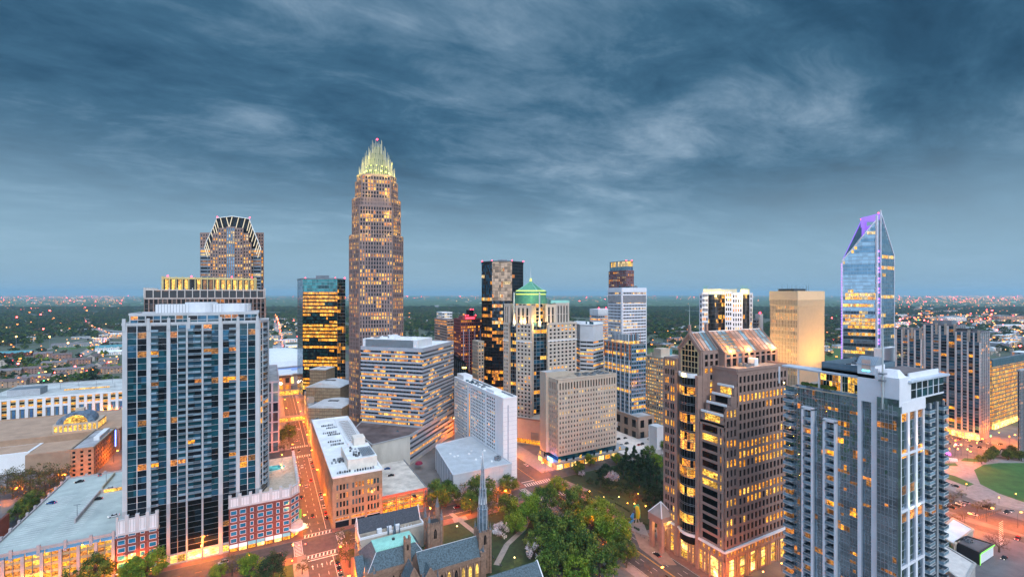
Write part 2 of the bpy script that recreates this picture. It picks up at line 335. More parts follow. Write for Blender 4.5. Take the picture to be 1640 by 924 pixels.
def podium(name, label, x0, x1, y0, y1, cham, zb, zp, seed, pool=False):
 b = Bld('brick_podium', label, 'building', (x0+x1)/2, (y0+y1)/2)
 poly = [(x0, y0), (x1-cham, y0), (x1, y0+cham*1.1), (x1, y1), (x0, y1)] if cham else rect(x0, y0, x1, y1)
 b.part('wall').prism(poly, 0, zb, BRICK, top=CONC)
 fr = WHITE; n = max(2, int((x1-cham-x0)/4.1)); w = (x1-cham-x0)/n
 def win(o, u, nn, s, z, ww, hh, lit=False):
  q = MB(); P = lambda a, d, zz: (o[0]+u[0]*a+nn[0]*d, o[1]+u[1]*a+nn[1]*d, zz)
  m = glassm('window_blue', (.02, .2, .4), .15, .3, .6, vr=(.8, 1.3)) if not lit else LA
  q.face([P(s-ww/2, .06, z), P(s+ww/2, .06, z), P(s+ww/2, .06, z+hh), P(s-ww/2, .06, z+hh)], m)
  for a, c, e, g in ((s-ww/2-.14, s-ww/2, z-.14, z+hh+.14), (s+ww/2, s+ww/2+.14, z-.14, z+hh+.14), (s-ww/2, s+ww/2, z-.14, z), (s-ww/2, s+ww/2, z+hh, z+hh+.14)):
   q.obox(o, u, nn, a, c, e, g, 0, .16, fr)
  b.item('window', q, P(s, 0, z), ww*hh*3)
 for e in range(len(poly)):
  p0, p1 = poly[e], poly[(e+1) % len(poly)]
  if facing(p0, p1) < -.1: continue
  L, u, nn = seg(p0, p1); n = max(1, round(L/4.1)); w = L/n
  for i in range(n):
   for k in range(5):
    z = 5.2+k*3.75
    small = i % 3 == 2
    win(p0, u, nn, (i+.5)*w, z, 1.4 if small else 2.7, 2.1, R_.random() < .04)
  for i in range(0, n+1, 1):
   b.part('wall').obox(p0, u, nn, i*w-.07, i*w+.07, 0, zb, 0, .12, BRICKT if False else mat('mauve_joint', (.22, .1, .09)))
  for k in range(6): b.part('wall').obox(p0, u, nn, 0, L, 4.4+k*3.75, 4.55+k*3.75, 0, .08, mat('mauve_joint', (.22, .1, .09)))
  m = max(1, round(L/4.6)); v = L/m
  b.part('screen').obox(p0, u, nn, 0, L, zb, zp-1.2, -1., .1, WHITEM)
  for i in range(m+1): b.part('screen').obox(p0, u, nn, max(0, i*v-.75), min(L, i*v+.75), zb, zp+.6, -1.1, .35, CONCL)
  for i in range(m*3+1): b.part('screen').obox(p0, u, nn, i*v/3-.06, i*v/3+.06, zb, zp-1.2, .1, .16, GREYMETAL)
  b.part('screen').obox(p0, u, nn, 0, L, zb-.4, zb+.5, 0, .5, CONCL); b.part('screen').obox(p0, u, nn, 0, L, zp-1.6, zp-1.0, -.2, .25, CONCL)
  for i in range(n):
   q = MB(); P = lambda a, d, zz: (p0[0]+u[0]*a+nn[0]*d, p0[1]+u[1]*a+nn[1]*d, zz)
   q.obox(p0, u, nn, i*w+.4, i*w+w-.4, .4, 3.3, .05, .12, SHOP if i % 2 else LA); b.item('shop_window', q, P(i*w, 0, 2), 4)
   q = MB(); aw = [WHITE, mat('teal_awning', (.2, .45, .5))][(i//2) % 2]
   q.face([P(i*w+.2, .15, 4.2), P(i*w+.2, 1.8, 3.3), P(i*w+w-.2, 1.8, 3.3), P(i*w+w-.2, .15, 4.2)], aw); q.face([P(i*w+.2, 1.8, 3.0), P(i*w+w-.2, 1.8, 3.0), P(i*w+w-.2, 1.8, 3.3), P(i*w+.2, 1.8, 3.3)], aw)
   b.item('awning', q, P(i*w, 0, 3.5), 4)
 b.part('roof').prism(poly, zb, zb+3, mat('pool_paving', (.5, .42, .33), .85, var=.2, scale=.5))
 if cham:   # canopy and green blade sign on the corner
  cx, cy = x1-cham*.45, y0+cham*.5
  b.part('canopy').prism(ngon(cx+1.4, cy-1.6, 4.6, 20), 5.2, 5.9, WHITE)
  b.part('canopy').prism(ngon(cx+.6, cy-.8, 3.4, 12), 5.9, 8.3, mat('canopy_glass', (.35, .37, .4), .3))
  b.part('blade_sign').box(x1+.1, y0+cham*1.1+.6, 8.5, x1+1.5, y0+cham*1.1+1.0, 13.5, mat('green_sign', (.12, .4, .05), .5))
 b.done(); return zb+3
X0p = 289.4*T(367)
zpd = podium('p', 'red brick podium with a rooftop pool and a white canopy on its street corner', X0p, 16.5, 289.4, 352, 4.6, 24.3, 30.5, 1)
podium('p', 'red brick podium between the big parking deck and the condo tower foot', 289.4*T(186), 289.4*T(253), 289.2, 330, 0, 21.5, 29.8, 2)
def pool():
 x, y, z = 3.5, 333, zpd
 q = MB(); q.prism(ngon(x, y, 7.5, 24, 0, 5.5), z-.5, z+.12, mat('pool_coping', (.7, .66, .58))); q.prism(ngon(x, y, 6.9, 24, 0, 4.9), z, z+.17, glassm('pool_water', (.1, .5, .48), .05, 0, .6))
 tag(q.build('swimming_pool', None, (0, 0, 0)), 'rounded turquoise swimming pool on the brick podium roof beside the condo tower', 'pool')
 for i, (dx, dy) in enumerate([(-9, -12), (-5, -13.5), (-1, -13), (6, -12), (9.5, -9), (10, 2)]):
  r = root('patio_umbrella', ['closed beige patio umbrella on the pool deck'][0], 'umbrella', (x+dx, y+dy, z), 0, 'patio umbrellas on the pool deck')
  q = MB(); q.tube([(0, 0, 0), (0, 0, 2.6)], [.05, .05], GREYMETAL, 5); q.build('pole', r); q = MB(); q.cone(0, 0, 1.5, 2.2, 3.0, mat('canvas', (.5, .44, .32)), 8); q.build('canopy', r)
pool()
def left_deck():
 zr = 22.0; x0, y0 = G(16, 857, zr); x1 = 289.5*T(184); yf = 289.8
 x0 = G(12, 857, zr)[0]; yb = G(117, 766, zr)[1]
 b = Bld('parking_deck', 'large concrete parking deck with yellow lit levels in the lower left corner', 'parking deck', (x0+x1)/2, (yf+yb)/2)
 poly = rect(x0, yf, x1, yb); roof = mat('deck_concrete', (.4, .46, .43), .85, var=.15, scale=.12, var2=(.3, .35, .34))
 b.part('wall').prism(rect(x0+.6, yf+2, x1-.6, yb), 0, zr-.4, mat('deck_inside', (.35, .3, .2)))
 b.part('roof').prism(poly, zr-.4, zr, roof)
 gl = dict(dark=[GD, LA], lit=[LA, LY, LO], p=.9, rowvar=(1,))
 n = 7; cols = rep(n, [(1.6, 'P'), (3.3, 'G'), (.25, 'M'), (3.3, 'G')], [(1.6, 'P')])
 pk = mat('mauve_concrete', (.4, .35, .35), .85, var=.12, scale=.3)
 facade(b, (x0, yf+.2), (x1, yf+.2), 0, zr-1.6, cols, rep(6, [(1.25, 'S'), (2.2, 'G')]), pk, mat('tan_spandrel', (.42, .33, .18), .8), gl, 1.1, .3, name='deck_opening', mull=GREYMETAL)
 facade(b, (x0, yb), (x0, yf+.2), 0, zr-1.6, rep(10, [(1.4, 'P'), (7, 'G')], [(1.4, 'P')]), rep(6, [(1.25, 'S'), (2.2, 'G')]), pk, pk, gl, .8, .3, name='deck_opening')
 for (p0, p1) in (((x0, yf), (x1, yf)), ((x0, yb), (x0, yf)), ((x1, yb), (x0, yb))):
  L, u, nn = seg(p0, p1); W = b.part('parapet'); W.obox(p0, u, nn, 0, L, zr-1.2, zr+.9, -.3, .3, pk)
  k = int(L/8.6)
  for i in range(k+1): W.obox(p0, u, nn, min(L-1, i*L/k-.3), min(L, i*L/k+.9), zr-3, zr+2.0, -.2, .75, pk)
 for i in range(n):
  u0 = x0+(x1-x0)*(i+.2)/n; b.part('skylight').hexa([(u0, yf-.9, zr-1.9), (u0+6.2, yf-.9, zr-1.9), (u0+6.2, yf-.2, zr-1.9), (u0, yf-.2, zr-1.9), (u0, yf-.7, zr-1.7), (u0+6.2, yf-.7, zr-1.7), (u0+6.2, yf, zr+.3), (u0, yf, zr+.3)], GPALE)
 xr = G(119, 838, zr)[0]; ya = G(119, 838, zr)[1]; yc = G(160, 790, zr)[1]
 b.part('ramp').hexa([(xr, ya, zr+.02), (x1-1, ya, zr-.0), (x1-1, ya, zr), (xr, yc, zr), (xr, ya, zr+.05), (x1-1, ya, zr+.05), (x1-1, yc+6, zr+3.2), (xr, yc+6, zr+3.2)], roof) if False else None
 W = b.part('ramp_wall'); W.box(xr, ya, zr, xr+.5, yc, zr+2.2, pk); W.box(xr, yc, zr, x1, yc+.5, zr+2.2, pk); W.box(G(158, 790, zr)[0], yc+6, zr, G(158, 790, zr)[0]+.5, yb-5, zr+2.0, mat('buff_wall', (.42, .36, .26)))
 q = b.part('ramp_light'); q.box(xr+2, yc-.12, zr+.15, x1-2, yc-.02, zr+1.9, LY)
 for i in range(46):
  yy = yf+8+(i%23)*2.7
  if yy < yb-4: xx = x0+3+(i//23)*16; b.part('stall_line').box(xx, yy, zr+.09, xx+5, yy+.16, zr+.12, WHITE); b.part('stall_line').box(xx+5.2, yy, zr+.09, xx+10, yy+.16, zr+.12, WHITE)
 for xx, yy in ((xr, ya+4), (G(158, 790, zr)[0]+.2, yc+14)): b.part('light_pole').tube([(xx, yy, zr), (xx, yy, zr+8)], [.2, .12], GREYMETAL, 6); b.part('light_pole').box(xx-1.4, yy-.2, zr+8, xx+1.4, yy+.2, zr+8.2, GREYMETAL)
 b.done(); return zr, (x0, yf, x1, yb)
deckL = left_deck()
def fin_tower():
 x0, y0, x1, _ = BX(231, 424, 431, 400); y1 = y0+46
 b = Bld('office_tower', 'dark office tower with gold lit fins round its crown, standing behind the condo tower', 'tower', (x0+x1)/2, (y0+y1)/2, nind=60)
 z1 = Zy(x1, y0, 478); z2 = Zy(x1, y0, 466)
 poly = rect(x0, y0, x1, y1); gl = dict(dark=[GK, GBR], lit=[LDIM, LO], p=.15)
 tower(b, poly, 0, z1, STONEP, DARKMETAL, gl, 3.0, 3.9, .22, .3, dp=.9, ds=.2)
 GOLD = mat('gold_fin', (.62, .5, .22), .45, .2); U = mat('pale_fin', (.55, .5, .46), .5)
 def tier(poly, za, zb, gold, bay):
  b.part('crown_wall').prism(poly, za, zb-.6, DARKMETAL)
  for i in range(4):
   p0, p1 = poly[i], poly[(i+1) % 4]; L, u, nn = seg(p0, p1); n = round(L/bay)
   b.part('cornice').obox(p0, u, nn, -.5, L+.5, zb-.9, zb-.1, -.4, .9, gold); b.part('cornice').obox(p0, u, nn, -.5, L+.5, za, za+.7, -.4, .9, gold)
   for k in range(n+1):
    q = MB(); q.obox(p0, u, nn, k*L/n-.3, k*L/n+.3, za+.7, zb+1.3, .3, 1.2, gold); b.item('crown_fin', q, (p0[0]+u[0]*k*L/n, p0[1]+u[1]*k*L/n, zb), 5)
   for k in range(n):
    q = MB(); q.obox(p0, u, nn, (k+.3)*L/n, (k+.8)*L/n, za+.8, zb-1.2, .02, .06, LY if gold == GOLD and R_.random() < .8 else (LDIM if R_.random() < .3 else GD)); b.item('crown_window', q, (p0[0]+u[0]*k*L/n, p0[1]+u[1]*k*L/n, zb-1), 1)
 tier(inset(poly, .985), z1, z2+1, U, 5.2)
 p2 = rect(poly[0][0]+11, y0+7, x1-8, y1-7)
 z3 = Zy(x1-8, y0+7, 447)
 tier(p2, z2, z3, GOLD, 4.4)
 roofcap(b, p2, z3, .6, GOLD, ROOFD)
 b.part('roof').prism(poly, z1, z2-.5, DARKMETAL)
 q = b.part('antenna'); q.tube([((x0+x1)/2-3, y0+20, z3), ((x0+x1)/2-3, y0+20, z3+8)], [.15, .08], GREYMETAL); q.tube([(x1-20, y0+20, z3), (x1-20, y0+20, z3+5)], [.15, .08], GREYMETAL)
 for xx in (x0+14, x0+30, x1-10, x1-25):
  q = MB(); q.ball(xx, y0+6, z3+1.6, .5, RED); b.item('beacon', q, (xx, y0, z3), 1)
 b.done()
 return (x0, y0, x1, y1, z2, z3)
RED = emit('red_beacon', (1, .02, .05), 14)
FT = fin_tower()
def fan_tower():
 d = 520.; P = lambda px, dd=0: D(px, d+dd)
 b = Bld('office_tower', 'tall pinkish office tower with a fan of bright white fins forming its arched crown', 'tower', *P(370, 15), nind=40)
 z = lambda py: H-(py-471)*d/F
 gl = dict(dark=[GBR, GMIRD, GD], lit=[LP, LY, LA], p=.42, run=.5)
 rs = [P(321, 16), P(422, 16), P(422, 40), P(321, 40)]
 tower(b, rs, 0, z(371), STONEP, STONEP, gl, 3, 3.9, .5, .4)
 s1 = [P(321, 4), P(418, 4), P(418, 22), P(321, 22)]
 tower(b, s1, 0, z(399), GREYMETAL, GREYMETAL, dict(dark=[GD, GK], lit=[LA, LP, LDIM], p=.6, run=.8), 9, 3.9, .06, .4, dp=.3)
 for a, c, t_, dd in ((337, 402, 390, 1), (341, 398, 375, 0), (350, 389, 367, -1.5)):
  pl = [P(a, dd), P(c, dd), P(c, dd+20), P(a, dd+20)]
  tower(b, pl, z(470), z(t_), STONEP, STONEP, gl, 3, 3.7, .42, .42, dp=.5)
 pl = [P(363, -2.2), P(376, -2.2), P(376, 10), P(363, 10)]
 tower(b, pl, z(470), z(365), STONEP, GREYMETAL, dict(dark=[GMIR, GPALE], lit=[LP], p=.2), 2.3, 3.7, .3, .3)
 pts = [(327, 398), (331, 385), (341, 365), (347, 349), (372, 346), (399, 350), (405, 366), (413, 385), (418, 400)]
 W = mat('crown_white', (.8, .8, .75), .5)
 w3 = lambda px, py, dd: (*P(px, dd), z(py))
 for dd in (2, 14):
  q = MB(); q.tube([w3(x, y, dd) for x, y in pts], [.5]*len(pts), W, 6); b.item('arch_frame', q, w3(370, 350, dd), 10)
 def along(t):
  t *= len(pts)-1; i = min(int(t), len(pts)-2); f = t-i; return (pts[i][0]*(1-f)+pts[i+1][0]*f, pts[i][1]*(1-f)+pts[i+1][1]*f)
 for i in range(21):
  t = .02+.96*i/20; x, y = along(t); cx = 370.+(x-370)*.15
  ix = x-(x-370)*.14+ (4 if x > 370 else -4)*0; iy = y+13 if 340 < x < 402 else y+11
  ix = x + (4.5 if x < 370 else -4.5)
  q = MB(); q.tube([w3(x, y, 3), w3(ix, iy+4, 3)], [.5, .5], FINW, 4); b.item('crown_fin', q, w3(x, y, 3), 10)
 g = b.part('crown_roof')
 for i in range(len(pts)-1):
  (x0, y0), (x1, y1) = pts[i], pts[i+1]; g.face([w3(x0, y0, 4), w3(x1, y1, 4), w3(x1, y1, 15), w3(x0, y0, 15)], GPALE)
 prof = pts+[(418, 420), (327, 420)]
 g.face([w3(x, y, 5.) for x, y in reversed(prof)], GD)
 for x, y in ((348, 347), (400, 348)):
  q = MB(); q.ball(*w3(x, y, 3), .6, RED); b.item('beacon', q, w3(x, y, 3), 1)
 g.tube([w3(366, 345, 6), w3(366, 340, 6)], [.2, .1], GREYMETAL)
 b.done()
FINW = emit('self_lit_fin', (1, .84, .55), .8)  # floodlighting put in as emission of the fins themselves
fan_tower()
def green_tower():
 b = Bld('glass_tower', 'dark green glass tower with yellow lit floors just left of the tallest tower', 'tower', *D(515, 575), nind=100)
 zt = Zy(*D(515, 560), 447); zb = Zy(*D(515, 560), 617)
 gl = dict(dark=[GGR, GGR, GK], lit=[LA, LY, LA], p=.5, rowvar=(.1, .4, 1, 1.8, 2), run=.85)
 fr = [D(476.5, 592), D(485, 562), D(540, 558), D(540.3, 572), D(553, 572), D(553, 600), D(477, 605)]
 core = GGR
 b.part('wall').prism(fr, 15, zt, GGR)
 nf = 26
 zl = zt-16
 facade(b, fr[1], fr[2], zb, zl, rep(22, [(.04, 'M'), (.96, 'G')]), rep(nf, [(.38, 'm'), (.62, 'G')]), DARKMETAL, DARKMETAL, gl, .3, .3, mull=GK)
 facade(b, fr[1], fr[2], zb-5, zb, rep(14, [(.04, 'M'), (.96, 'G')]), [(1, 'G')], DARKMETAL, DARKMETAL, dict(dark=[LA], lit=[LY], p=.9), .3, .3, mull=DARKMETAL)
 g2 = dict(dark=[glassm('teal_screen', (.06, .25, .24), .1, .6)], lit=[GGR], p=.1)
 facade(b, fr[1], fr[2], zl, zt, rep(22, [(.04, 'M'), (.96, 'G')]), rep(4, [(.12, 'm'), (.88, 'G')]), DARKMETAL, DARKMETAL, g2, .3, .3, mull=GREYMETAL)
 gs = dict(dark=[GMIR, GPALE], lit=[GMIR], p=.1)
 facade(b, fr[0], fr[1], 15, zt, rep(5, [(.05, 'M'), (.95, 'G')]), rep(34, [(.06, 'm'), (.94, 'G')]), GREYMETAL, GREYMETAL, gs, .2, .2, mull=GREYMETAL)
 g3 = dict(dark=[GK, GGR], lit=[LA, LDIM], p=.25)
 for i in (2, 3, 4): facade(b, fr[i], fr[i+1], 15, zt, rep(5 if i == 3 else 4, [(.05, 'M'), (.95, 'G')]), rep(34, [(.1, 'm'), (.9, 'G')]), GREYMETAL, GREYMETAL, g3, .3, .3, mull=GREYMETAL)
 roofcap(b, fr, zt, 1.2, GREYMETAL, ROOFD)
 ph = [D(506, 575), D(527, 573), D(527, 590), D(506, 592)]; b.part('penthouse').prism(ph, zt, zt+5, GREYMETAL)
 for px in (489, 537, 552):
  q = MB(); q.ball(*D(px, 573), zt+1.6, .7, RED); b.item('beacon', q, (*D(px, 573), zt), 1)
 for px in (497, 520, 539): b.part('column').prism(ngon(*D(px, 563), 1.4, 8), 0, zb, CONC)
 b.done()
green_tower()
def crown_tower():
 d = 430.; cx, cy = D(604, d+26)
 b = Bld('skyscraper', 'tallest tower, stepped pinkish granite shaft with a lit crown of pale green spires', 'tower', cx, cy, nind=100)
 z = lambda py: H-(py-471)*d/F
 gl = dict(dark=[GD, GBR, GD], lit=[LA, LY, LY, LO], p=.36, run=.5, rowvar=(.15, .3, .6, 1.2, 2.6))
 gl2 = dict(gl, p=.75, rowvar=(.3, 1, 2.))
 sc = d/F
 def oc(hw, ch, yoff=0):    # octagon aligned with the view-facing grid corner
  r = hw*sc; pts = []
  a = math.radians(-14)
  base = [(-r*.62, -r*1.0), (r*.62, -r*1.0), (r, -r*.55), (r, r*.55), (r*.62, r), (-r*.62, r), (-r, r*.55), (-r, -r*.55)]
  return [(cx+x*math.cos(a)-y*math.sin(a), cy+x*math.sin(a)+y*math.cos(a)) for x, y in base]
 tiers = [(45, 690, 470, gl), (45, 470, 400, gl2), (45, 400, 376, gl), (40.5, 376, 345, gl2), (40.5, 345, 316, gl), (35.5, 316, 300, gl), (35.5, 300, 287, gl2), (32.5, 287, 276, gl)]
 LAV = mat('mauve_granite', (.23, .165, .155), .55, var=.08, scale=.3)
 for hw, ya, yb, g in tiers:
  za = 0 if ya == 690 else z(ya)
  tower(b, oc(hw*.93, 1), za, z(yb), LAV, LAV, g, 2.5, 3.75, .36, .28, dp=.8, ds=.15, par=0)
  b.part('roof').prism(oc(hw*.93, 1), z(yb)-.05, z(yb)+.7, LAV)
 for hw, yb in ((29, 330), (25.5, 280)):
  a = math.radians(-14); r = 41*sc
  fr = [(-hw*sc*.85, -r-.8 if yb == 330 else -r+2), (hw*sc*.85, -r-.8 if yb == 330 else -r+2), (hw*sc*.85, 0), (-hw*sc*.85, 0)]
  pl = [(cx+x*math.cos(a)-y*math.sin(a), cy+x*math.sin(a)+y*math.cos(a)) for x, y in fr]
  if yb == 330: pl = pl
  tower(b, pl, 0 if yb == 330 else z(335), z(yb), LAV, LAV, gl, 2.5, 3.75, .36, .28, dp=.8, ds=.15, par=.8)
 z = lambda py: H-(py-471)*(d+22)/F
 rings = [(29.5, 287, 267, 17), (25, 277, 255, 15), (20, 268, 244, 12), (14, 257, 234, 9), (8, 248, 223, 6)]
 FIN = mat('crown_silver', (.62, .56, .34), .4, .2)
 for k, (hw, ya, yb, n) in enumerate(rings):
  r = hw*sc*.98
  b.part('crown_drum').prism(ngon(cx, cy, r*.72, 24), z(ya+10), z(yb+12), mat('crown_drum_panel', (.16, .2, .12), .4))
  for i in range(n*3):
   an = math.pi*i/n/1.5; x, y = cx+r*math.cos(an), cy+r*math.sin(an); hgt = z(yb)-(0 if i % 2 == 0 else 4.5)-(2.5 if i % 4 == 2 else 0)
   q = MB(); w = .2
   q.hexa([(x-w, y-w, z(ya)), (x+w, y-w, z(ya)), (x+w, y+w, z(ya)), (x-w, y+w, z(ya)), (x-w*.5, y-w*.5, hgt), (x+w*.5, y-w*.5, hgt), (x+w*.5, y+w*.5, hgt), (x-w*.5, y+w*.5, hgt)], FIN)
   b.item('crown_spire', q, (x, y, hgt), 8)
  q = b.part('crown_uplight')
  for i in range(n):
   an = 2*math.pi*(i+.5)/n; x, y = cx+r*.86*math.cos(an), cy+r*.86*math.sin(an); q.box(x-.5, y-.5, z(ya)-.2, x+.5, y+.5, z(ya)+.5, emit('crown_lamp', (.85, 1, .15), 6))
 q = MB(); q.ball(cx, cy, z(223)+1, .8, RED); b.item('beacon', q, (cx, cy, z(223)), 1)
 b.done()
 for an in range(0, 360, 60):
  a = math.radians(an+200); light((cx+24*math.cos(a), cy+24*math.sin(a), z(283)), (1, .92, .2), 3000, 1.0, 'crown_floodlight')
 for py, rr in ((378, 33), (347, 31), (318, 29), (289, 27)):
  for an in (-70, -105, -140, -35): a = math.radians(an-14); light((cx+rr*math.cos(a), cy+rr*math.sin(a), z(py)), (1, .62, .12), 1500, .6, 'setback_lamp')
 for an in range(0, 360, 120):
  a = math.radians(an+220); light((cx+16*math.cos(a), cy+16*math.sin(a), z(258)), (1, .92, .2), 2200, 1.0, 'crown_floodlight')
LIGHTS = []
def light(loc, col, p, r=.5, name='lamp_glow', parent=None, spot=None):
 l = bpy.data.lights.new(name, 'SPOT' if spot else 'POINT'); l.energy = p; l.color = col; l.shadow_soft_size = r
 o = bpy.data.objects.new(name, l); C.objects.link(o); o.location = loc
 if spot:
  l.spot_size = spot[1]; l.spot_blend = .6; v = Vector(spot[0])-Vector(loc); o.rotation_euler = v.to_track_quat('-Z', 'Y').to_euler()
 if parent: o.parent = parent
 return o
crown_tower()
def striped_block():
 PC = (lambda L, d: (L*CA+d*SA, -L*SA+d*CA)); gx, gy = .287, .958
 c0 = (-83.6, 374.); tpt = lambda t: PC(c0[0]+gx*t, c0[1]+gy*t)
 near = tpt(21.5); far = tpt(86); L0, D0 = c0[0]+gx*21.5, c0[1]+gy*21.5
 left = PC(L0-gy*62, D0+gx*62); bl = PC(L0-gy*62+gx*35, D0+gx*62+gy*35); br = PC(c0[0]+gx*86-gy*40, c0[1]+gy*86+gx*40)
 poly = [left, near, far, br, bl]
 b = Bld('office_block', 'silver banded office block with an angled corner and rows of amber lit windows', 'building', *near, nind=100)
 zt = Zy(*near, 559); zs = 26.
 gl = dict(dark=[GK, GD], lit=[LA, LY, LO], p=.45, rowvar=(.5, 1, 1.6, .2), run=.72)
 SIL = mat('silver_panel', (.43, .45, .5), .45, .25, var=.08, scale=.3)
 b.part('wall').prism(poly, 0, zt-.1, SIL)
 nf = 19; rows = rep(nf, [(1.9, 'S'), (2.1, 'G')], [(3.2, 'S')])
 facade(b, poly[0], poly[1], zs-2, zt, rep(44, [(.95, 'G'), (.05, 'M')]), rows, SIL, SIL, gl, .35, .5, mull=SIL)
 facade(b, poly[1], poly[2], zs-2, zt, rep(46, [(.95, 'G'), (.05, 'M')]), rows, SIL, SIL, gl, .35, .5, mull=SIL)
 a0 = tpt(.0); facade(b, a0, poly[2], 2, zs-2, rep(50, [(.95, 'G'), (.05, 'M')]), rep(5, [(1.9, 'S'), (2.1, 'G')], [(1.5, 'S')]), SIL, SIL, gl, .35, .5, mull=SIL)
 roofcap(b, poly, zt, .8, SIL, ROOFW)
 q0 = PC(L0-gy*60, D0+gx*60-.2); q1 = PC(L0-gy*5, D0+gx*5-.2); q2 = PC(L0-gy*5+gx*28, D0+gx*5+gy*28); q3 = PC(L0-gy*60+gx*28, D0+gx*60+gy*28)
 zp = Zy(*near, 545); b.part('penthouse').prism([q0, q1, q2, q3], zt, zp, WHITEM, top=ROOFW)
 L, u, n = seg(q0, q1)
 for k in range(16): b.part('louvre').obox(q0, u, n, 3, L-4, zt+.6+k*.42, zt+.8+k*.42, .02, .25, GREYMETAL)
 for k in range(14):
  t = R_.uniform(3, L-8); dd = R_.uniform(-22, -3); w = R_.uniform(2, 6)
  q = MB(); q.obox(q0, u, n, t, t+w, zp, zp+R_.uniform(.6, 2.6), dd-R_.uniform(1, 4), dd, R_.choice([WHITEM, WHITE, GREYMETAL])); b.item('roof_unit', q, (q0[0]+u[0]*t, q0[1]+u[1]*t, zp), w*2)
 b.done()
 zr = Zy(*tpt(0), 697); w0 = D(595, 352); w1 = tpt(-.2)
 pol = [D(586, 360), (G(597, 745, 6)[0], G(597, 745, 6)[1]), tpt(0), tpt(21), PC(L0-gy*62, D0+gx*62-1), D(570, 392)]
 pol = [D(596, 350), tpt(-.5), tpt(21.2), PC(L0-gy*61.8, D0+gx*61.8-.6), D(566, 388)]
 b = Bld('blank_annex', 'low windowless white wing with stained dark roof before the silver banded block', 'building', *pol[1])
 b.part('wall').prism(pol, 0, zr, mat('stained_white_wall', (.52, .5, .45), .85, var=.14, scale=.12, streak=.3)); roofcap(b, pol, zr+.05, .5, CONC, mat('stained_dark_roof', (.13, .1, .1), .9, var=.4, scale=.06, var2=(.035, .025, .025)))
 units(b, pol[1][0]-8, pol[1][1]+14, pol[1][0]-4, pol[1][1]+18, zr, 2, GPALE, 1.2)
 b.done()
striped_block()
def tan_block():
 x0, y0 = 34.6, 290.0; x1 = y0*T(612); y1 = x0/T(500); z0 = 30.2
 b = Bld('office_block', 'tan brick office block with a white equipment covered roof at the street crossing', 'building', (x0+x1)/2, (y0+y1)/2, nind=100)
 poly = rect(x0, y0, x1, y1)
 b.part('wall').prism(poly, 0, z0, BRICKT)
 gl = dict(dark=[GK, GT, GD, GPALE], lit=[LO, LA, LP], p=.22, run=.3)
 cf = rep(3, [(2.2, 'P'), (1.25, 'G'), (.8, 'P'), (1.25, 'G'), (.8, 'P'), (1.25, 'G'), (.8, 'P'), (1.25, 'G'), (.2, 'P')], [(2.0, 'P')])
 facade(b, poly[0], poly[1], 6.2, z0, cf, [(.8, 'S')]+rep(4, [(3.1, 'G'), (1.7, 'S')], [(2.6, 'S')]), BRICKT, BRICKT, gl, .4, .35)
 facade(b, poly[0], poly[1], 0, 6.2, rep(3, [(1.5, 'P'), (8, 'G')], [(1.5, 'P')]), [(3.6, 'G'), (.6, 'S'), (1.6, 'G'), (.4, 'S')], BRICKT, CONC, dict(dark=[GK, GD], lit=[LO, LDIM], p=.5), .45, .25, name='shop_window')
 n = 17
 facade(b, poly[3], poly[0], 0, z0, rep(n, [(1.5, 'P'), (1.3, 'G'), (.7, 'P'), (1.3, 'G'), (.7, 'P'), (1.3, 'G'), (.2, 'P')], [(1.5, 'P')]), [(.8, 'S'), (3.6, 'G'), (1.8, 'S')]+rep(4, [(3.1, 'G'), (1.7, 'S')], [(2.6, 'S')]), BRICKT, BRICKT, dict(gl, lit=[LA, LO], p=.5, base=5), .45, .35)
 roofcap(b, poly, z0, .7, WHITE, ROOFW)
 px0, py0 = G(552, 748, z0)[0], y0+8; pz = z0+6.5; px1 = x1-1.5; py1 = py0+30
 b.part('penthouse').prism(rect(px0+1, py0, px1, py1), z0, pz, mat('warm_white_panel', (.72, .66, .58), .8), top=ROOFW)
 b.part('penthouse').box(px1-10, py1-4, pz-.05, px1-2.5, py1+5, pz+5, mat('warm_white_panel', (.72, .66, .58), .8))
 b.part('penthouse').box(px1-11, py1+5.2, z0, px1-2, py1+17, z0+3, WHITE)
 b.part('roof_curb').box(x0+17, y0+40, z0, x0+17.6, y1-4, z0+1.0, WHITE)
 la = b.part('pergola')
 for i in range(13): la.box(x0+19, y0+58+i*5, z0+1.6, x1-3, y0+58.7+i*5, z0+2.2, mat('brown_timber', (.12, .065, .05)))
 for i in range(9): la.box(x0+19+i*1.15, y0+57, z0+2.2, x0+19.3+i*1.15, y0+120, z0+2.6, WHITE)
 for i in range(7): la.box(px1-8.5+i*1.1, py0+1, pz+1.2, px1-8.2+i*1.1, py0+17, pz+1.5, GREYMETAL); 
 for i in range(9): la.box(px1-9, py0+1+i*2, pz+.9, px1-1, py0+1.4+i*2, pz+1.2, GPALE)
 for (ax, ay, bx, by, k) in ((6, 62, 14, 62, 7), (5, 70, 13, 70, 6), (7, 88, 15, 88, 7), (4, 94, 13, 94, 7), (8, 108, 15, 108, 6), (5, 116, 13, 116, 7), (3, 5, 10, 5, 6), (13, 4, 24, 4, 8), (2, 24, 9, 24, 4), (10, 18, 13, 30, 3)):
  for i in range(k):
   x = x0+ax+(bx-ax)*i/max(1, k-1); y = y0+ay+(by-ay)*i/max(1, k-1); q = MB(); h = R_.uniform(.9, 1.5)
   q.box(x, y, z0, x+.95, y+.9, z0+h, R_.choice([DARKMETAL, GREYMETAL])); q.box(x-.1, y-.1, z0, x+1.05, y+1, z0+.15, CONC); b.item('condenser', q, (x, y, z0), 1.2)
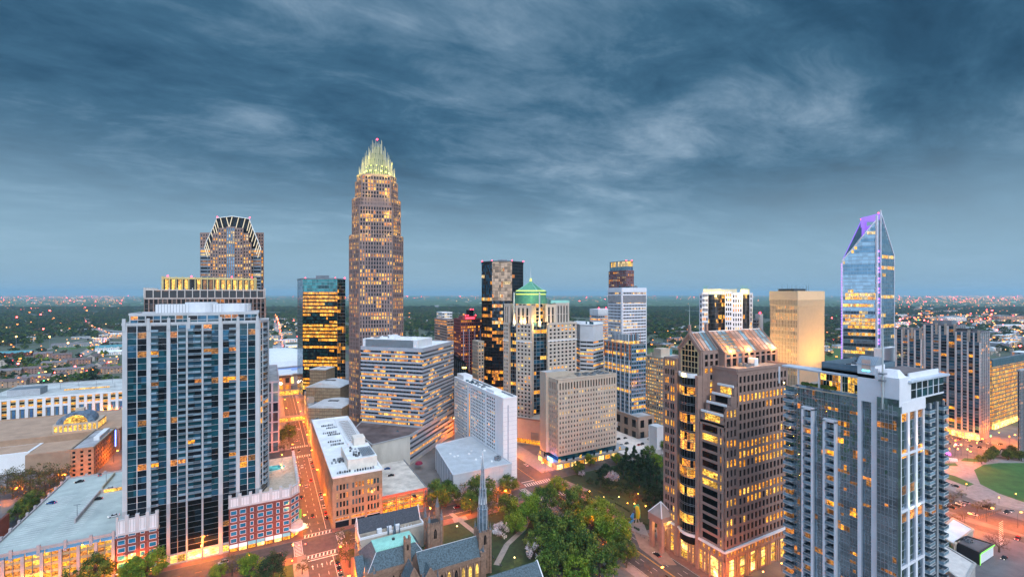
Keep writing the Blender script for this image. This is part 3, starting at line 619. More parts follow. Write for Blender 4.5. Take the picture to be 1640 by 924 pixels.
 for i in range(16):
  x, y = R_.uniform(px0+2, px1-10), R_.uniform(py0+3, py1-6); q = MB(); h = R_.uniform(.8, 1.6); q.box(x, y, pz, x+1.1, y+1.1, pz+h, R_.choice([DARKMETAL, GREYMETAL, WHITEM])); b.item('condenser', q, (x, y, pz), 1.2)
 units(b, x0+2, y0+22, x0+11, y0+32, z0, 3, GREYMETAL, 2.2)
 b.done()
 xa, ya, xb, yb = x1+.3, G(691, 790, 12)[1], G(691, 790, 12)[0], 0
 yb = min(G(655, 735, 12)[1], 352); zr = 12.
 ya = y0+1
 b = Bld('parking_deck', 'parking deck with a pale cracked roof beside the tan brick block', 'parking deck', (xa+xb)/2, (ya+yb)/2)
 b.part('wall').prism(rect(xa, ya+3, xb-.5, yb), 0, zr-1, mat('deck_inside', (.35, .3, .2)))
 b.part('roof').prism(rect(xa, ya, xb, yb), zr-1, zr, mat('cracked_concrete', (.58, .52, .45), .85, var=.25, scale=.14))
 for p0, p1 in (((xa, ya), (xb, ya)), ((xb, ya), (xb, yb))):
  L, u, n = seg(p0, p1); b.part('parapet').obox(p0, u, n, 0, L, zr-.8, zr+.7, -.3, .1, GREYMETAL if p0[0] == xb else mat('red_beam', (.4, .12, .08)))
  for k in range(int(L/9)+1): b.part('column').obox(p0, u, n, k*9-.3, k*9+.3, 0, zr-.8, -.4, .05, mat('red_beam', (.4, .12, .08)))
  for zz in (4.5, 8): b.part('beam').obox(p0, u, n, 0, L, zz, zz+.4, -.5, 0, mat('red_beam', (.4, .12, .08)))
 for k in range(8):
  q = MB(); q.box(xa+1+k*(xb-xa-2)/8, ya+2.7, 5., xa+1+(k+.85)*(xb-xa-2)/8, ya+2.9, 7.8, LY if k % 2 else LA); b.item('lit_bay', q, (xa+k*5, ya+3, 6), 6)
  q = MB(); q.box(xa+1+k*(xb-xa-2)/8, ya+2.7, .6, xa+1+(k+.85)*(xb-xa-2)/8, ya+2.9, 4.2, LA); b.item('lit_bay', q, (xa+k*5, ya+3, 6), 6)
 b.done()
 return zr, (xa, ya, xb, yb)
deckM = tan_block()
def hotel():
 x0, y0, x1, _ = BX(727, 806, 828, 341); y1 = 404.
 b = Bld('hotel_tower', 'white slab hotel tower with rows of small windows and a blank street end', 'hotel', x0, y0, nind=100)
 zt = Zy(x0, y0, 639)
 W = mat('white_render', (.74, .755, .78), .8, var=.05, scale=.1, streak=.3); poly = rect(x0, y0, x1, y1)
 b.part('wall').prism(poly, 0, zt, W)
 gl = dict(dark=[GD, GT, GK], lit=[LO, LP, LA], p=.1, run=.2)
 cols = [(3, 'P')]+rep(9, [(2.2, 'G'), (.9, 'P')])+[(4.5, 'P'), (1.6, 'G'), (3, 'P')]+rep(9, [(2.2, 'G'), (.9, 'P')])+[(3, 'P')]+rep(5, [(2.2, 'G'), (.9, 'P')])+[(13, 'P')]
 facade(b, poly[3], poly[0], 10, zt, cols, rep(18, [(1.15, 'S'), (1.5, 'G')], [(2.2, 'S')]), W, W, gl, .3, .25)
 L, u, n = seg(poly[3], poly[0]); s = sum(c[0] for c in cols); a = 3+27.9+4.5
 b.part('stair_strip').obox(poly[3], u, n, a/s*L, (a+1.6)/s*L, 8, zt-8, .31, .36, LA)
 b.part('wall').obox(poly[0], *seg(poly[0], poly[1])[1:], 3.6, 4.6, 6, zt-5, .0, .15, mat('grey_reveal', (.4, .42, .5)))
 for k in range(1, 17): b.part('wall').obox(poly[0], *seg(poly[0], poly[1])[1:], 0, x1-x0, k*3.4, k*3.4+.12, 0, .06, mat('grey_reveal', (.4, .42, .5)))
 for k in range(1, 12): b.part('wall').obox(poly[3], *seg(poly[3], poly[0])[1:], 92+k*0, 92.1, k*5, k*5+5, .3, .36, mat('grey_reveal', (.4, .42, .5)))
 roofcap(b, poly, zt, .9, W, ROOFW)
 b.part('penthouse').box(x0+2, y0+20, zt, x1-3, y0+34, zt+2.2, W); b.part('penthouse').box(x0+1, y1-20, zt, x1-2, y1-4, zt+4.5, WHITEM)
 units(b, x0+1.5, y0+36, x1-4, y1-26, zt, 10, GREYMETAL, 1.8, smax=3); units(b, x0+1, y1-40, x0+5, y1-10, zt, 6, GT, 2, smax=3)
 for k in range(18): b.part('roof_duct').box(x1-2.4, y0+4+k*5, zt, x1-1.1, y0+7.5+k*5, zt+1.0, GREYMETAL)
 b.done()
 z1 = 17.5; px, py = G(726, 761, z1); xa = px; ya = py
 b = Bld('ballroom_wing', 'low lilac white windowless wing with a grey roof below the white hotel slab', 'building', xa, ya)
 L2 = mat('lilac_render', (.5, .515, .55), .85, var=.06, scale=.1)
 yb = 362.; poly = [(xa, ya), (x0-.1, ya), (x0-.1, yb), (G(700, 712, z1)[0], G(700, 712, z1)[1]), (G(698, 716, z1)[0], G(698, 716, z1)[1])]
 b.part('wall').prism(poly, 0, z1, L2); roofcap(b, poly, z1, .5, L2, mat('blue_grey_roof', (.42, .46, .49), .9, var=.12, scale=.15))
 for k in range(7):
  pq = poly[4]; Lq, u, n = seg(poly[4], poly[0]); b.part('wall').obox(pq, u, n, Lq*k/7, Lq*k/7+.3, 0, z1, 0, .25, WHITE)
 for k in range(1, 5): b.part('wall').obox(poly[0], *seg(poly[0], poly[1])[1:], 0, x0-xa, k*3.4, k*3.4+.12, 0, .06, mat('grey_reveal', (.4, .42, .5)))
 for k in range(1, 8): b.part('wall').obox(poly[0], *seg(poly[0], poly[1])[1:], k*5, k*5+.12, 0, z1, 0, .05, mat('grey_reveal', (.4, .42, .5)))
 for i in range(10):
  x, y = R_.uniform(xa+6, x0-6), R_.uniform(ya+5, yb-22); q = MB(); q.box(x, y, z1, x+1.6, y+1.3, z1+.8, WHITE); b.item('roof_vent', q, (x, y, z1), 1.5)
 units(b, x0-8, ya+8, x0-3, ya+16, z1, 3, GREYMETAL, 3.)
 q = MB(); cx, cy = G(671, 742, 4); q.tube_z(cx, cy, [(.05, 6), (2.2, 5.4), (3., 4.2), (3.1, 3.8)], mat('maroon_canvas', (.2, .01, .04)), 12); b.item('entrance_canopy', q, (cx, cy, 4), 5)
 b.done()
 tx, ty = G(727, 668, 14)
 b = Bld('roof_terrace', 'small roof terrace with lit planting between the silver banded block and the white hotel', 'terrace', tx, ty)
 b.part('deck').box(tx-14, ty-8, 0, tx+10, ty+10, 13, mat('terracotta', (.3, .14, .09)))
 for k in range(26):
  q = MB(); x, y = R_.uniform(tx-12, tx+8), R_.uniform(ty-7, ty+7); q.ball(x, y, 13.8, R_.uniform(.6, 1.3), mat('hedge_dark', (.03, .06, .02), .9, var=.5, scale=2)); b.item('shrub', q, (x, y, 13), 1)
 for k in range(5): b.part('lamp').box(tx-6+k*2.4, ty-4+k*.6, 13.6, tx-5.6+k*2.4, ty-3.6+k*.6, 14.2, emit('terrace_lamp', (1, .7, .2), 25))
 b.done()
hotel()
def dark_tower():
 d = 520.; P = lambda px, dd=0: D(px, d+dd)
 b = Bld('glass_tower', 'tall dark mirror glass tower with a painted-in orange sunset reflection, behind the green pyramid roof', 'tower', *P(800, 20), nind=100)
 poly = [P(771.5, 12), P(788, 0), P(820, 0), P(838, 16), P(838, 48), P(771.5, 48)]
 z = lambda py: H-(py-471)*d/F
 zt = z(419); b.part('wall').prism(poly, 0, zt, GK)
 nf = 42
 gA = dict(dark=[GMIRD, GB], lit=[LO, LP, LA], p=.2, run=.6, rowvar=(.2, 1, .5, 2))
 gB = dict(dark=[GMIRD, GK], lit=[LO, LP, LA, LO], p=.55, run=.8, rowvar=(.2, 1, 1.6, .6))
 gBl = dict(dark=[GK, GK, GD], lit=[LA, LO, LDIM], p=.3, run=.7)
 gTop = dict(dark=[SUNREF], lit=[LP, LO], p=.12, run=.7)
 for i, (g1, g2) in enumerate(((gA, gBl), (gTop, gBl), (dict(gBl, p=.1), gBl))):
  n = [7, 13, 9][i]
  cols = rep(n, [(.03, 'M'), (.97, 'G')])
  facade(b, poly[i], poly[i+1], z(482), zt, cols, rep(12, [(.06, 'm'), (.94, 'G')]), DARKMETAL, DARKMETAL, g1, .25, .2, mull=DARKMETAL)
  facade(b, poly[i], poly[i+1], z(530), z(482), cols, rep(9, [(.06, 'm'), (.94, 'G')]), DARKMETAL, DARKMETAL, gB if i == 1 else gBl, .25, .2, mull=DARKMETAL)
  facade(b, poly[i], poly[i+1], 0, z(530), cols, rep(26, [(.06, 'm'), (.94, 'G')]), DARKMETAL, DARKMETAL, gBl, .25, .2, mull=DARKMETAL)
 roofcap(b, poly, zt, .8, DARKMETAL, ROOFD)
 b.part('penthouse').prism([P(797, 14), P(812, 14), P(812, 28), P(797, 28)], zt, zt+3.5, GREYMETAL)
 for px, dd in ((772, 12), (788, 1), (820, 1), (838, 15)):
  q = MB(); q.ball(*P(px, dd), zt+1.3, .7, RED); b.item('beacon', q, (*P(px, dd), zt), 1)
 b.done()
SUNREF = glassm('painted_sunset_glass', (.5, .3, .19), .12, 1.0, wob=.04)  # orange sunset reflection painted into the glass tint
dark_tower()
def pyramid_tower():
 d = 430.; P = lambda px, dd=0: D(px, d+dd); z = lambda py: H-(py-471)*d/F
 b = Bld('office_tower', 'cream stone tower with gold lit recesses and a green copper pyramid roof', 'tower', *P(865, 20), nind=100)
 S = mat('cream_precast', (.5, .43, .36), .75, var=.07, scale=.2); 
 gl = dict(dark=[GD, GBR, GK], lit=[LY, LA, LP], p=.16, run=.35)
 gm = dict(dark=[GD, GD, GB], lit=[LA, LY], p=.15, run=.6)
 base = [P(806, 20), P(812, 3), P(868, -2), P(926, 22), P(926, 60), P(806, 60)]
 zs = z(517)
 b.part('core_wall').prism([P(813, 22), P(822, 19), P(868, 20), P(918, 38), P(912, 58), P(813, 58)], 0, z(521), GK)
 fl = 3.65
 def face(p0, p1, za, zb, cols, g=gl, nm='window', pf=.45):
  facade(b, p0, p1, za, zb, cols, rep(max(1, round((zb-za)/fl)), [(.5, 'S'), (.5, 'G')], [(.3, 'S')]), S, S, g, .45, .4, name=nm)
 A0, A1 = P(806, 14), P(817, 8); pass
 def strip(p0, p1, za, zb, g=gm, n=4, top=S): facade(b, p0, p1, za, zb, rep(n, [(.08, 'M'), (.92, 'G')]), rep(round((zb-za)/fl), [(.12, 'm'), (.88, 'G')]), GREYMETAL, GREYMETAL, g, .3, .2, mull=GREYMETAL, off=.1)
 c0, c1, c2, c3 = P(806.5, 13), P(827, 1), P(853, -8), P(877, 2)
 cb = [P(826, 4), P(853, -8), P(853, 16), P(830, 22)]
 blkL = [P(807, 15), P(815, 10), P(822, 22), P(812, 30)]
 blkC = [P(827, 6), P(852, -4), P(858, 18), P(832, 24)]
 blkR = [P(877, 6), P(923, 26), P(915, 50), P(870, 35)]
 strip(P(815, 17), P(827, 12), z(690), zs); strip(P(852, 6), P(877, 14), z(690), zs)
 for pl, n, zt in ((blkL, 3, z(447+30)), (blkC, 4, z(488)), (blkR, 7, z(519))):
  b.part('wall').prism(pl, 0, zt if pl is blkR else z(520), S)
  face(pl[0], pl[1], z(690), z(520), rep(n, [(.45, 'P'), (.55, 'G')], [(.45, 'P')])); face(pl[3], pl[0], z(690), z(520), rep(5, [(.45, 'P'), (.55, 'G')], [(.45, 'P')]))
  if pl is not blkR: continue
  face(pl[0], pl[1], z(520), z(519.5), rep(1, [(1, 'P')]))
 for pl in (blkL, blkC, blkR):
  L, u, n = seg(pl[0], pl[1]); b.part('cornice').obox(pl[0], u, n, -.3, L+.3, z(548), z(546.5), .45, 1.0, WHITE); b.part('cornice').obox(pl[0], u, n, -.3, L+.3, z(521), z(518), .45, .9, S)
 def pav(pl, za, zb, n):
  b.part('wall').prism(pl, za, zb, S)
  for i in range(4):
   if facing(pl[i], pl[(i+1) % 4]) < -.1: continue
   L = seg(pl[i], pl[(i+1) % 4])[0]; k = n if i == 0 else max(1, round(L/3.5))
   facade(b, pl[i], pl[(i+1) % 4], za, zb, rep(k, [(.55, 'P'), (.45, 'G')], [(.55, 'P')]), [(.05, 'S'), (.42, 'G'), (.03, 'S'), (.42, 'G'), (.12, 'S')], S, S, gl, .5, .35)
  L, u, nn = seg(pl[0], pl[1]); roofcap(b, pl, zb, .6, S, ROOF)
 pav([P(808, 17), P(816, 12), P(823, 26), P(814, 32)], z(520), z(488), 2)
 pav([P(826, 8), P(850, -1), P(857, 20), P(832, 26)], z(520), z(490), 3)
 pav([P(874, 14), P(890, 18), P(884, 40), P(868, 35)], z(520), z(489), 2)
 pav([P(890, 20), P(911, 30), P(905, 50), P(884, 42)], z(520), z(487), 4)
 b.part('copper_roof').prism([P(882, 30), P(912, 40), P(908, 52), P(880, 42)], z(487), z(482), COPPERP)
 cx, cy = P(850, 32); b.part('drum').prism(ngon(cx, cy, 17, 24), z(525), z(487), mat('gold_stone', (.6, .45, .25)))
 for i in range(24):
  an = 2*math.pi*i/24; q = MB(); x, y = cx+17*math.cos(an), cy+17*math.sin(an)
  q.box(x-.3, y-.3, z(525), x+.3, y+.3, z(487), S); b.item('drum_pilaster', q, (x, y, z(500)), 3)
 for i in range(24):
  a0, a1 = 2*math.pi*(i+.15)/24, 2*math.pi*(i+.85)/24; p0 = (cx+17.1*math.cos(a0), cy+17.1*math.sin(a0)); p1 = (cx+17.1*math.cos(a1), cy+17.1*math.sin(a1))
  for k in range(6):
   q = MB(); zz = z(523)+k*3.6; q.face([(*p0, zz), (*p1, zz), (*p1, zz+2.8), (*p0, zz+2.8)], LA if R_.random() < .45 else GD); b.item('drum_window', q, (*p0, zz), 4)
 CP = b.part('copper_roof'); CP.prism(ngon(cx, cy, 16.8, 32), z(487), z(478.5), COPPER); CP.prism(ngon(cx, cy, 15.6, 32), z(478.5), z(472), COPPER); CP.prism(ngon(cx, cy, 16, 32), z(470.5), z(466), COPPER)
 b.part('lantern_band').prism(ngon(cx, cy, 15.2, 32), z(472), z(470.5), emit('green_gold_band', (.8, .9, .15), 1.2)); b.part('lantern_band').prism(ngon(cx, cy, 15, 32), z(466), z(464.6), emit('green_gold_band', (.8, .9, .15), 1.2))
 sq = [(cx+15*math.cos(math.radians(k)), cy+15*math.sin(math.radians(k))) for k in (-96, -6, 84, 174)]
 m1 = [(cx+(x-cx)*.5, cy+(y-cy)*.5) for x, y in sq]; ap = [(cx+(x-cx)*.06, cy+(y-cy)*.06) for x, y in sq]
 CP.frus(sq, z(465), m1, z(457.5), COPPER, False); CP.frus(m1, z(457.5), ap, z(449), COPPER)
 for x, y in sq: CP.tube([(x, y, z(465)), (cx+(x-cx)*.5, cy+(y-cy)*.5, z(457.3)), (cx, cy, z(448.5))], [.35, .3, .2], COPPERP, 4)
 b.part('spire').cone(cx, cy, 1.3, z(449), z(444), emit('green_gold_band', (.8, .9, .15), 1.2), 8, .9); b.part('spire').cone(cx, cy, .5, z(444), z(424), STEEL, 6, .05)
 for px, dd in ((823, 8), (864, 8)):
  b.part('mast').box(P(px, dd)[0]-.5, P(px, dd)[1]-.5, z(522), P(px, dd)[0]+.5, P(px, dd)[1]+.5, z(468), STEEL)
  b.part('mast').box(P(px, dd)[0]-1.2, P(px, dd)[1]-1.2, z(524), P(px, dd)[0]+1.2, P(px, dd)[1]+1.2, z(515), STEEL)
 bs = [P(806, 6), P(868, -12), P(872, 40), P(812, 50)]; b.part('base_wall').prism(bs, 0, z(667), S)
 L, u, n = seg(bs[0], bs[1]); b.part('base_wall').obox(bs[0], u, n, -.4, L+.4, z(669), z(667), 0, .7, STONEP); b.part('base_window').obox(bs[0], u, n, L*.72, L*.92, z(703), z(688), .02, .1, GREYMETAL); b.part('base_window').obox(bs[0], u, n, L*.3, L*.36, z(716), z(690), .02, .1, GK)
 b.part('base_window').obox(bs[0], u, n, L*.08, L*.95, 1, 5, .02, .1, LA)
 b.done()
 gx, gy = P(838, 2); light((gx, gy, z(515)), (1, .62, .15), 14000, .8, 'recess_floodlight'); gx, gy = P(864, 4); light((gx, gy, z(515)), (1, .62, .15), 16000, .8, 'recess_floodlight')
 light((*P(850, 4), z(472)), (.8, 1, .15), 2500, .8, 'roof_floodlight')
pyramid_tower()
def beige_office():
 x0, y0, x1, y1 = BX(870, 893, 987, 366)
 b = Bld('office_block', 'boxy beige office block with a regular grid of small windows, above the park', 'building', (x0+x1)/2, (y0+y1)/2, nind=100)
 zt = Zy(x0, y0, 609); z1 = Zy(x0, y0, 731); poly = rect(x0, y0, x1, y1)
 gl = dict(dark=[GD, GK, GT, GPALE, GD], lit=[LP, LY], p=.3, run=.6, rowvar=(.1, .3, .8, 1.8))
 b.part('wall').prism(poly, z1, zt, STONEB)
 for i in (0, 3):
  p0, p1 = poly[i], poly[(i+1) % 4]; L = seg(p0, p1)[0]; n = 21 if i == 0 else 8
  facade(b, p0, p1, z1, zt-8.5, rep(n, [(.6, 'P'), (.4, 'G')], [(.6, 'P')]), rep(13, [(.5, 'S'), (.5, 'G')], [(.4, 'S')]), STONEB, STONEB, gl, .5, .42)
  facade(b, p0, p1, zt-8.5, zt, rep(n, [(.55, 'P'), (.45, 'G')], [(.55, 'P')]), [(.3, 'S'), (3.6, 'G'), (1.6, 'S')], STONEB, STONEB, dict(dark=[GK, GBR], lit=[GD], p=0), .5, .42)
 b.part('wall').prism(rect(x0-3, y1-9, x0+19, y1+.5), z1, zt+4.5, STONEB, top=ROOF)
 roofcap(b, poly, zt, .8, STONEB, mat('tan_roof', (.36, .29, .22), .9, var=.3, scale=.2)); units(b, x0+25, y0+3, x1-3, y1-3, zt, 16, GREYMETAL, 1.8, smax=6)
 b.part('recess').prism(inset(poly, .985), z1-3.6, z1, GT)
 px1 = x1+12; pd = rect(x0-3, y0-2.5, px1, y1+3); zp = z1-3.6
 b.part('podium').prism(pd, 0, zp, STONEB, top=CONC)
 for i in (0, 3):
  p0, p1 = pd[i], pd[(i+1) % 4]; L, u, n = seg(p0, p1); b.part('podium').obox(p0, u, n, -.3, L+.3, zp-1.8, zp-1.3, 0, .8, STONEB); b.part('podium').obox(p0, u, n, 0, L, 4.6, 5, 0, .6, GREYMETAL)
  for k in range(int(L/7)):
   q = MB(); q.obox(p0, u, n, k*7+2, k*7+4, 5.6, 8.2, .02, .1, GD if (k % 3) else LY); b.item('podium_window', q, (p0[0]+u[0]*k*7, p0[1]+u[1]*k*7, 7), 5)
   q = MB(); q.obox(p0, u, n, k*7+.8, k*7+6, .3, 4, .02, .1, LA if k % 2 else SHOP); b.item('shop_window', q, (p0[0]+u[0]*k*7, p0[1]+u[1]*k*7, 2), 5)
 b.part('neon_sign').box(x0-4.2, y0+1, 5.5, x0-3.9, y0+8, 8.2, emit('blue_neon', (.05, .2, 1), 14))
 b.done()
beige_office()
def simple(name, label, xl, xc, xr, d, ytop, wm, sm, gl, bay, fl, pf, sf, nind=0, cat='building', zb=0, dpt=None, top=None, pent=None, z1=None, **kw):
 x0, y0, x1, y1 = BX(xl, xc, xr, d)
 if dpt:
  if xc > 427.5: y1 = y0+dpt if abs(y1-y0) > dpt or y1 < y0 else y1
  else: y1 = y0+dpt
 b = Bld(name, label, cat, (x0+x1)/2, (y0+y1)/2, nind=nind)
 cx, cy = (x0 if xc > 427.5 else x1), y0
 zt = z1 or Zy(cx, cy, ytop)
 tower(b, rect(x0, y0, x1, y1), zb, zt, wm, sm, gl, bay, fl, pf, sf, top=top, **kw)
 if pent: b.part('penthouse').box(x0+(x1-x0)*.2, y0+(y1-y0)*.25, zt, x0+(x1-x0)*.75, y0+(y1-y0)*.7, zt+pent, GREYMETAL)
 b.box = (x0, y0, x1, y1, zt)
 return b
SLATM = mat('white_precast', (.72, .73, .78), .7, var=.05, scale=.2)
gw = dict(dark=[GD, GBR, GMIRD], lit=[LY, LP, LDIM], p=.3, run=.7)
b = simple('office_tower', 'white banded office tower standing in front of the brick tower with the glass top', 974, 996, 1035, 560, 462, SLATM, SLATM, gw, 2.6, 3.9, .2, .45, nind=60, cat='tower', top=ROOFW)
x0, y0, x1, y1, zt = b.box
for p0, p1 in ((rect(x0, y0, x1, y1)[0], rect(x0, y0, x1, y1)[1]), (rect(x0, y0, x1, y1)[3], rect(x0, y0, x1, y1)[0])):
 L, u, n = seg(p0, p1); b.part('wall').obox(p0, u, n, 0, L, zt-4.5, zt+.2, .36, .75, SLATM)
 b.part('louvre_band').obox(p0, u, n, .8, L-.8, zt-17.5, zt-8.5, .36, .5, GBR)
 for k in range(int(L/1.6)): b.part('wall').obox(p0, u, n, .8+k*1.6, 1.2+k*1.6, zt-17.5, zt-8.5, .5, .8, SLATM)
 for e in (0, L-1.2): b.part('wall').obox(p0, u, n, e, e+1.2, 0, zt-4.5, .36, .7, SLATM)
units(b, x0+2, y0+5, x0+20, y1-4, zt, 5, GT, 3); units(b, x0+22, y0+3, x1-2, y1-2, zt, 6, GREYMETAL, 4, smax=3)
b.part('antenna').tube([(x0+25, y0+8, zt), (x0+25, y0+8, zt+6)], [.2, .1], WHITEM); b.done()
BRK = mat('red_granite', (.22, .085, .075), .7, var=.1, scale=.2)
b = simple('hotel_tower', 'narrow red brick tower with a glowing glass top rising behind the white banded tower', 975, 1003, 1015, 640, 434, BRK, BRK, dict(dark=[GPALE, GMIR, GD], lit=[LP, LA], p=.25), 3, 3.6, .5, .45, nind=30, cat='tower')
x0, y0, x1, y1, zt = b.box; zg = Zy(x0, y0, 418)
tower(b, rect(x0+1, y0+1, x1-.5, y1-1), zt, zt+(zg-zt)*.45, GT, GT, dict(dark=[GMIR], lit=[GPALE], p=.2), 3, 3, 0, .1, par=0)
tower(b, rect(x0+1, y0+1, x1-.5, y1-1), zt+(zg-zt)*.45, zg, GT, GREYMETAL, dict(dark=[GMIR, LP], lit=[LP, LY], p=.5), 3, 6, 0, .05, par=.5)
for x, y in ((x0+2, y0+2), (x1-2, y0+2)):
 q = MB(); q.ball(x, y, zg+1, .7, RED); b.item('beacon', q, (x, y, zg), 1)
b.done()
b = simple('office_block', 'white topped block with three red beacons left of the white banded tower', 945, 958, 985, 640, 496, SLATM, WHITEM, dict(dark=[GD], lit=[LA, LY, LO], p=.8, rowvar=(.5, 1, 1.3)), 4, 4, .08, .5, dpt=30, top=ROOFW)
x0, y0, x1, y1, zt = b.box; b.part('wall').box(x0-.6, y0-.6, zt-7, x1+.6, y1, zt+.3, WHITE)
for k in range(3):
 q = MB(); q.ball(x0+3+k*13, y0+2, zt+2, .9, RED); b.item('beacon', q, (x0+k*13, y0, zt), 1)
b.done()
def cham():
 d = 480; P = lambda px, dd=0: D(px, d+dd); z = lambda py: H-(py-471)*d/F
 b = Bld('office_block', 'silver white block with chamfered corners right of the green roofed tower', 'building', *P(945, 20), nind=60)
 poly = [P(918, 26), P(929, 6), P(950, 0), P(966, 20), P(966, 50), P(920, 60)]; pw = mat('pearl_panel', (.55, .57, .6), .55, var=.06, scale=.2)
 gl = dict(dark=[GMIRD, GK], lit=[LA, LO, LY], p=.45, run=.8)
 tower(b, poly, 0, z(545), pw, pw, gl, 6, 4.2, 0, .55, par=0, ds=.5); b.part('wall').prism(poly, z(545), z(522), pw); roofcap(b, poly, z(521), .8, pw, ROOFW)
 b.part('penthouse').prism([P(922, 20), P(938, 14), P(938, 30), P(922, 36)], z(521), z(517), WHITEM); units(b, *P(945, 12), P(955, 12)[0], P(945, 30)[1], z(521), 5, GT, 3, smax=3); b.done()
cham()
b = simple('glass_tower', 'pale blue glass tower with orange edged fins and a translucent box on its roof', 968, 1011, 1034, 440, 553, GREYMETAL, mat('blue_panel', (.22, .34, .46), .4, .2), dict(dark=[GPALE, GB, GMIR, GT], lit=[LA, LY], p=.35, run=.75, rowvar=(.2, .6, 1, 2)), 3.2, 3.9, .14, .32, nind=80, cat='tower')
x0, y0, x1, y1, zt = b.box; OR = mat('orange_fin', (.45, .13, .04), .6)
for i in range(7):
 y = y0+1+i*(y1-y0-3)/6; q = MB(); q.box(x0-1.3, y, zt-7 if i % 2 else zt-14, x0-.35, y+.8, zt+1.2, OR); b.item('roof_fin', q, (x0, y, zt), 3)
 b.part('wall').box(x0-1.0, y+.9, 0, x0-.36, y+1.5, zt, WHITEM)
zq = zt+9.5; b.part('penthouse').box(x0+3, y0+7, zt, x1-2, y1-8, zq, GPALE)
for i in range(12): b.part('penthouse').box(x0+2.7, y0+7+i*(y1-y0-15)/12, zt, x0+2.98, y0+7.5+i*(y1-y0-15)/12, zq, WHITEM)
for i in range(6): b.part('penthouse').box(x0+3+i*3, y0+6.7, zt, x0+3.4+i*3, y0+6.98, zq+(1.5 if i % 2 else 0), OR if i % 2 else WHITEM)
b.part('lit_band').box(x0+2.9, y0+6.9, zt+.2, x1-1.9, y1-7.9, zt+3, LY); b.done()
b = simple('podium_building', 'brown stone podium with a dark grid window under the pale blue glass tower', 985, 1022, 1047, 425, 657, mat('brown_stone', (.3, .22, .17), .8, var=.1), mat('brown_stone', (.3, .22, .17)), dict(dark=[GK], lit=[LO], p=.1), 11, 14, .5, .35, z1=24)
b.done()
b = simple('office_block', 'older tan stone block with warm lit windows left of the gabled granite tower', 1034, 1062, 1095, 470, 574, STONEC, STONEB, dict(dark=[GD, LDIM], lit=[LY, LA, LP], p=.75, run=.5, rowvar=(.5, 1, 1.2)), 2.9, 3.7, .5, .5, nind=60, top=ROOFW, dpt=70)
x0, y0, x1, y1, zt = b.box; b.part('penthouse').box(x0+2, y0+5, zt, x0+15, y0+15, zt+9, STONEC); b.part('penthouse').box(x0+1, y0+18, zt, x1, y1-5, zt+4, STONEC); b.part('penthouse').box(x1-16, y0+14, zt, x1-2, y1, zt+7, mat('teal_roof', (.08, .25, .28), .7)); b.done()
b = simple('garage_building', 'pale multi storey garage with lit levels behind the beige office block', 1040, 1052, 1100, 400, 668, CONCL, CONCL, dict(dark=[LDIM, GK], lit=[LA, LY], p=.4), 20, 3.3, .03, .45, z1=17, top=mat('buff_deck', (.5, .45, .36), .9), cat='parking deck', dpt=45)
x0, y0, x1, y1, zt = b.box; b.part('stair_tower').box(x0-2, y0-2, 0, x0+6, y0+7, zt+7, CONCL); b.part('stair_tower').box(x0-1, y1-9, 0, x0+9, y1, zt+6, WHITE); b.done(); GAR = b.box
def bridge():
 a = G(985, 677, 12); c = G(1045, 686, 12); b = Bld('skybridge', 'curved lit skybridge over the street behind the beige office block', 'bridge', a[0], a[1])
 L, u, n = seg(a, c)
 b.part('deck').obox(a, u, n, -20, L, 9, 9.7, -2, 2, CONCL); b.part('roof').obox(a, u, n, -20, L, 13, 13.6, -2.3, 2.3, WHITE); b.part('glass').obox(a, u, n, -20, L, 9.7, 13, -1.8, 1.8, LDIM)
 for k in range(8): b.part('column').obox(a, u, n, -18+k*(L+18)/8, -17.6+k*(L+18)/8, 9.7, 13, -1.95, 1.95, WHITEM)
 b.part('pier').obox(a, u, n, -10, -8.5, 0, 9, -.8, .8, CONCL); b.part('pier').obox(a, u, n, L-3, L-1.5, 0, 9, -.8, .8, CONCL); b.done()
bridge()
PK = mat('dusty_pink_panel', (.42, .3, .26), .7, var=.08)
b = simple('hotel_block', 'pinkish striped hotel block right of the tallest tower, with a flat roof', 652, 716, 726, 600, 513, PK, PK, dict(dark=[GD, GBR], lit=[LO, LA], p=.3, run=.5), 4, 3.6, .08, .5, z1=None, dpt=50, top=ROOF, cat='building'); b.done()
b = simple('office_block', 'small white topped block behind the pinkish striped hotel block', 690, 708, 724, 700, 501, WHITE, WHITE, dict(dark=[GD], lit=[LP], p=.2), 4, 4, .1, .5, dpt=24, top=ROOFW); b.done()
RB = mat('crimson_brick', (.26, .06, .06), .8, var=.12)
b = simple('office_tower', 'crimson brick tower with red lit roof, left of the dark mirror tower', 727, 738, 772, 560, 512, RB, RB, dict(dark=[GT, GBR, GD], lit=[LA, LO], p=.28, run=.3), 2.8, 3.7, .25, .4, nind=60, cat='tower', dpt=30, par=.8)
x0, y0, x1, y1, zt = b.box
for k in range(4): b.part('rib').box(x0+3+k*(x1-x0-4)/3.3, y0-1.0, 10, x0+3.9+k*(x1-x0-4)/3.3, y0-.35, zt-12, mat('mauve_rib', (.42, .36, .45)))
b.part('penthouse').box(x0+4, y0+4, zt, x1-6, y1-6, zt+4, RB); b.part('penthouse').box(x0+13, y0+5, zt+4, x0+19, y0+14, zt+12, GD); b.part('penthouse').box(x0+8, y0+3.2, zt+.5, x0+20, y0+3.9, zt+2.6, emit('red_sign', (1, .02, .04), 6))
for k in range(5):
 q = MB(); q.ball(x0+8+k*3.4, y0+4, zt+12.4 if 1 < k < 4 else zt+5, .6, RED); b.item('beacon', q, (x0, y0, zt), 1)
b.done()
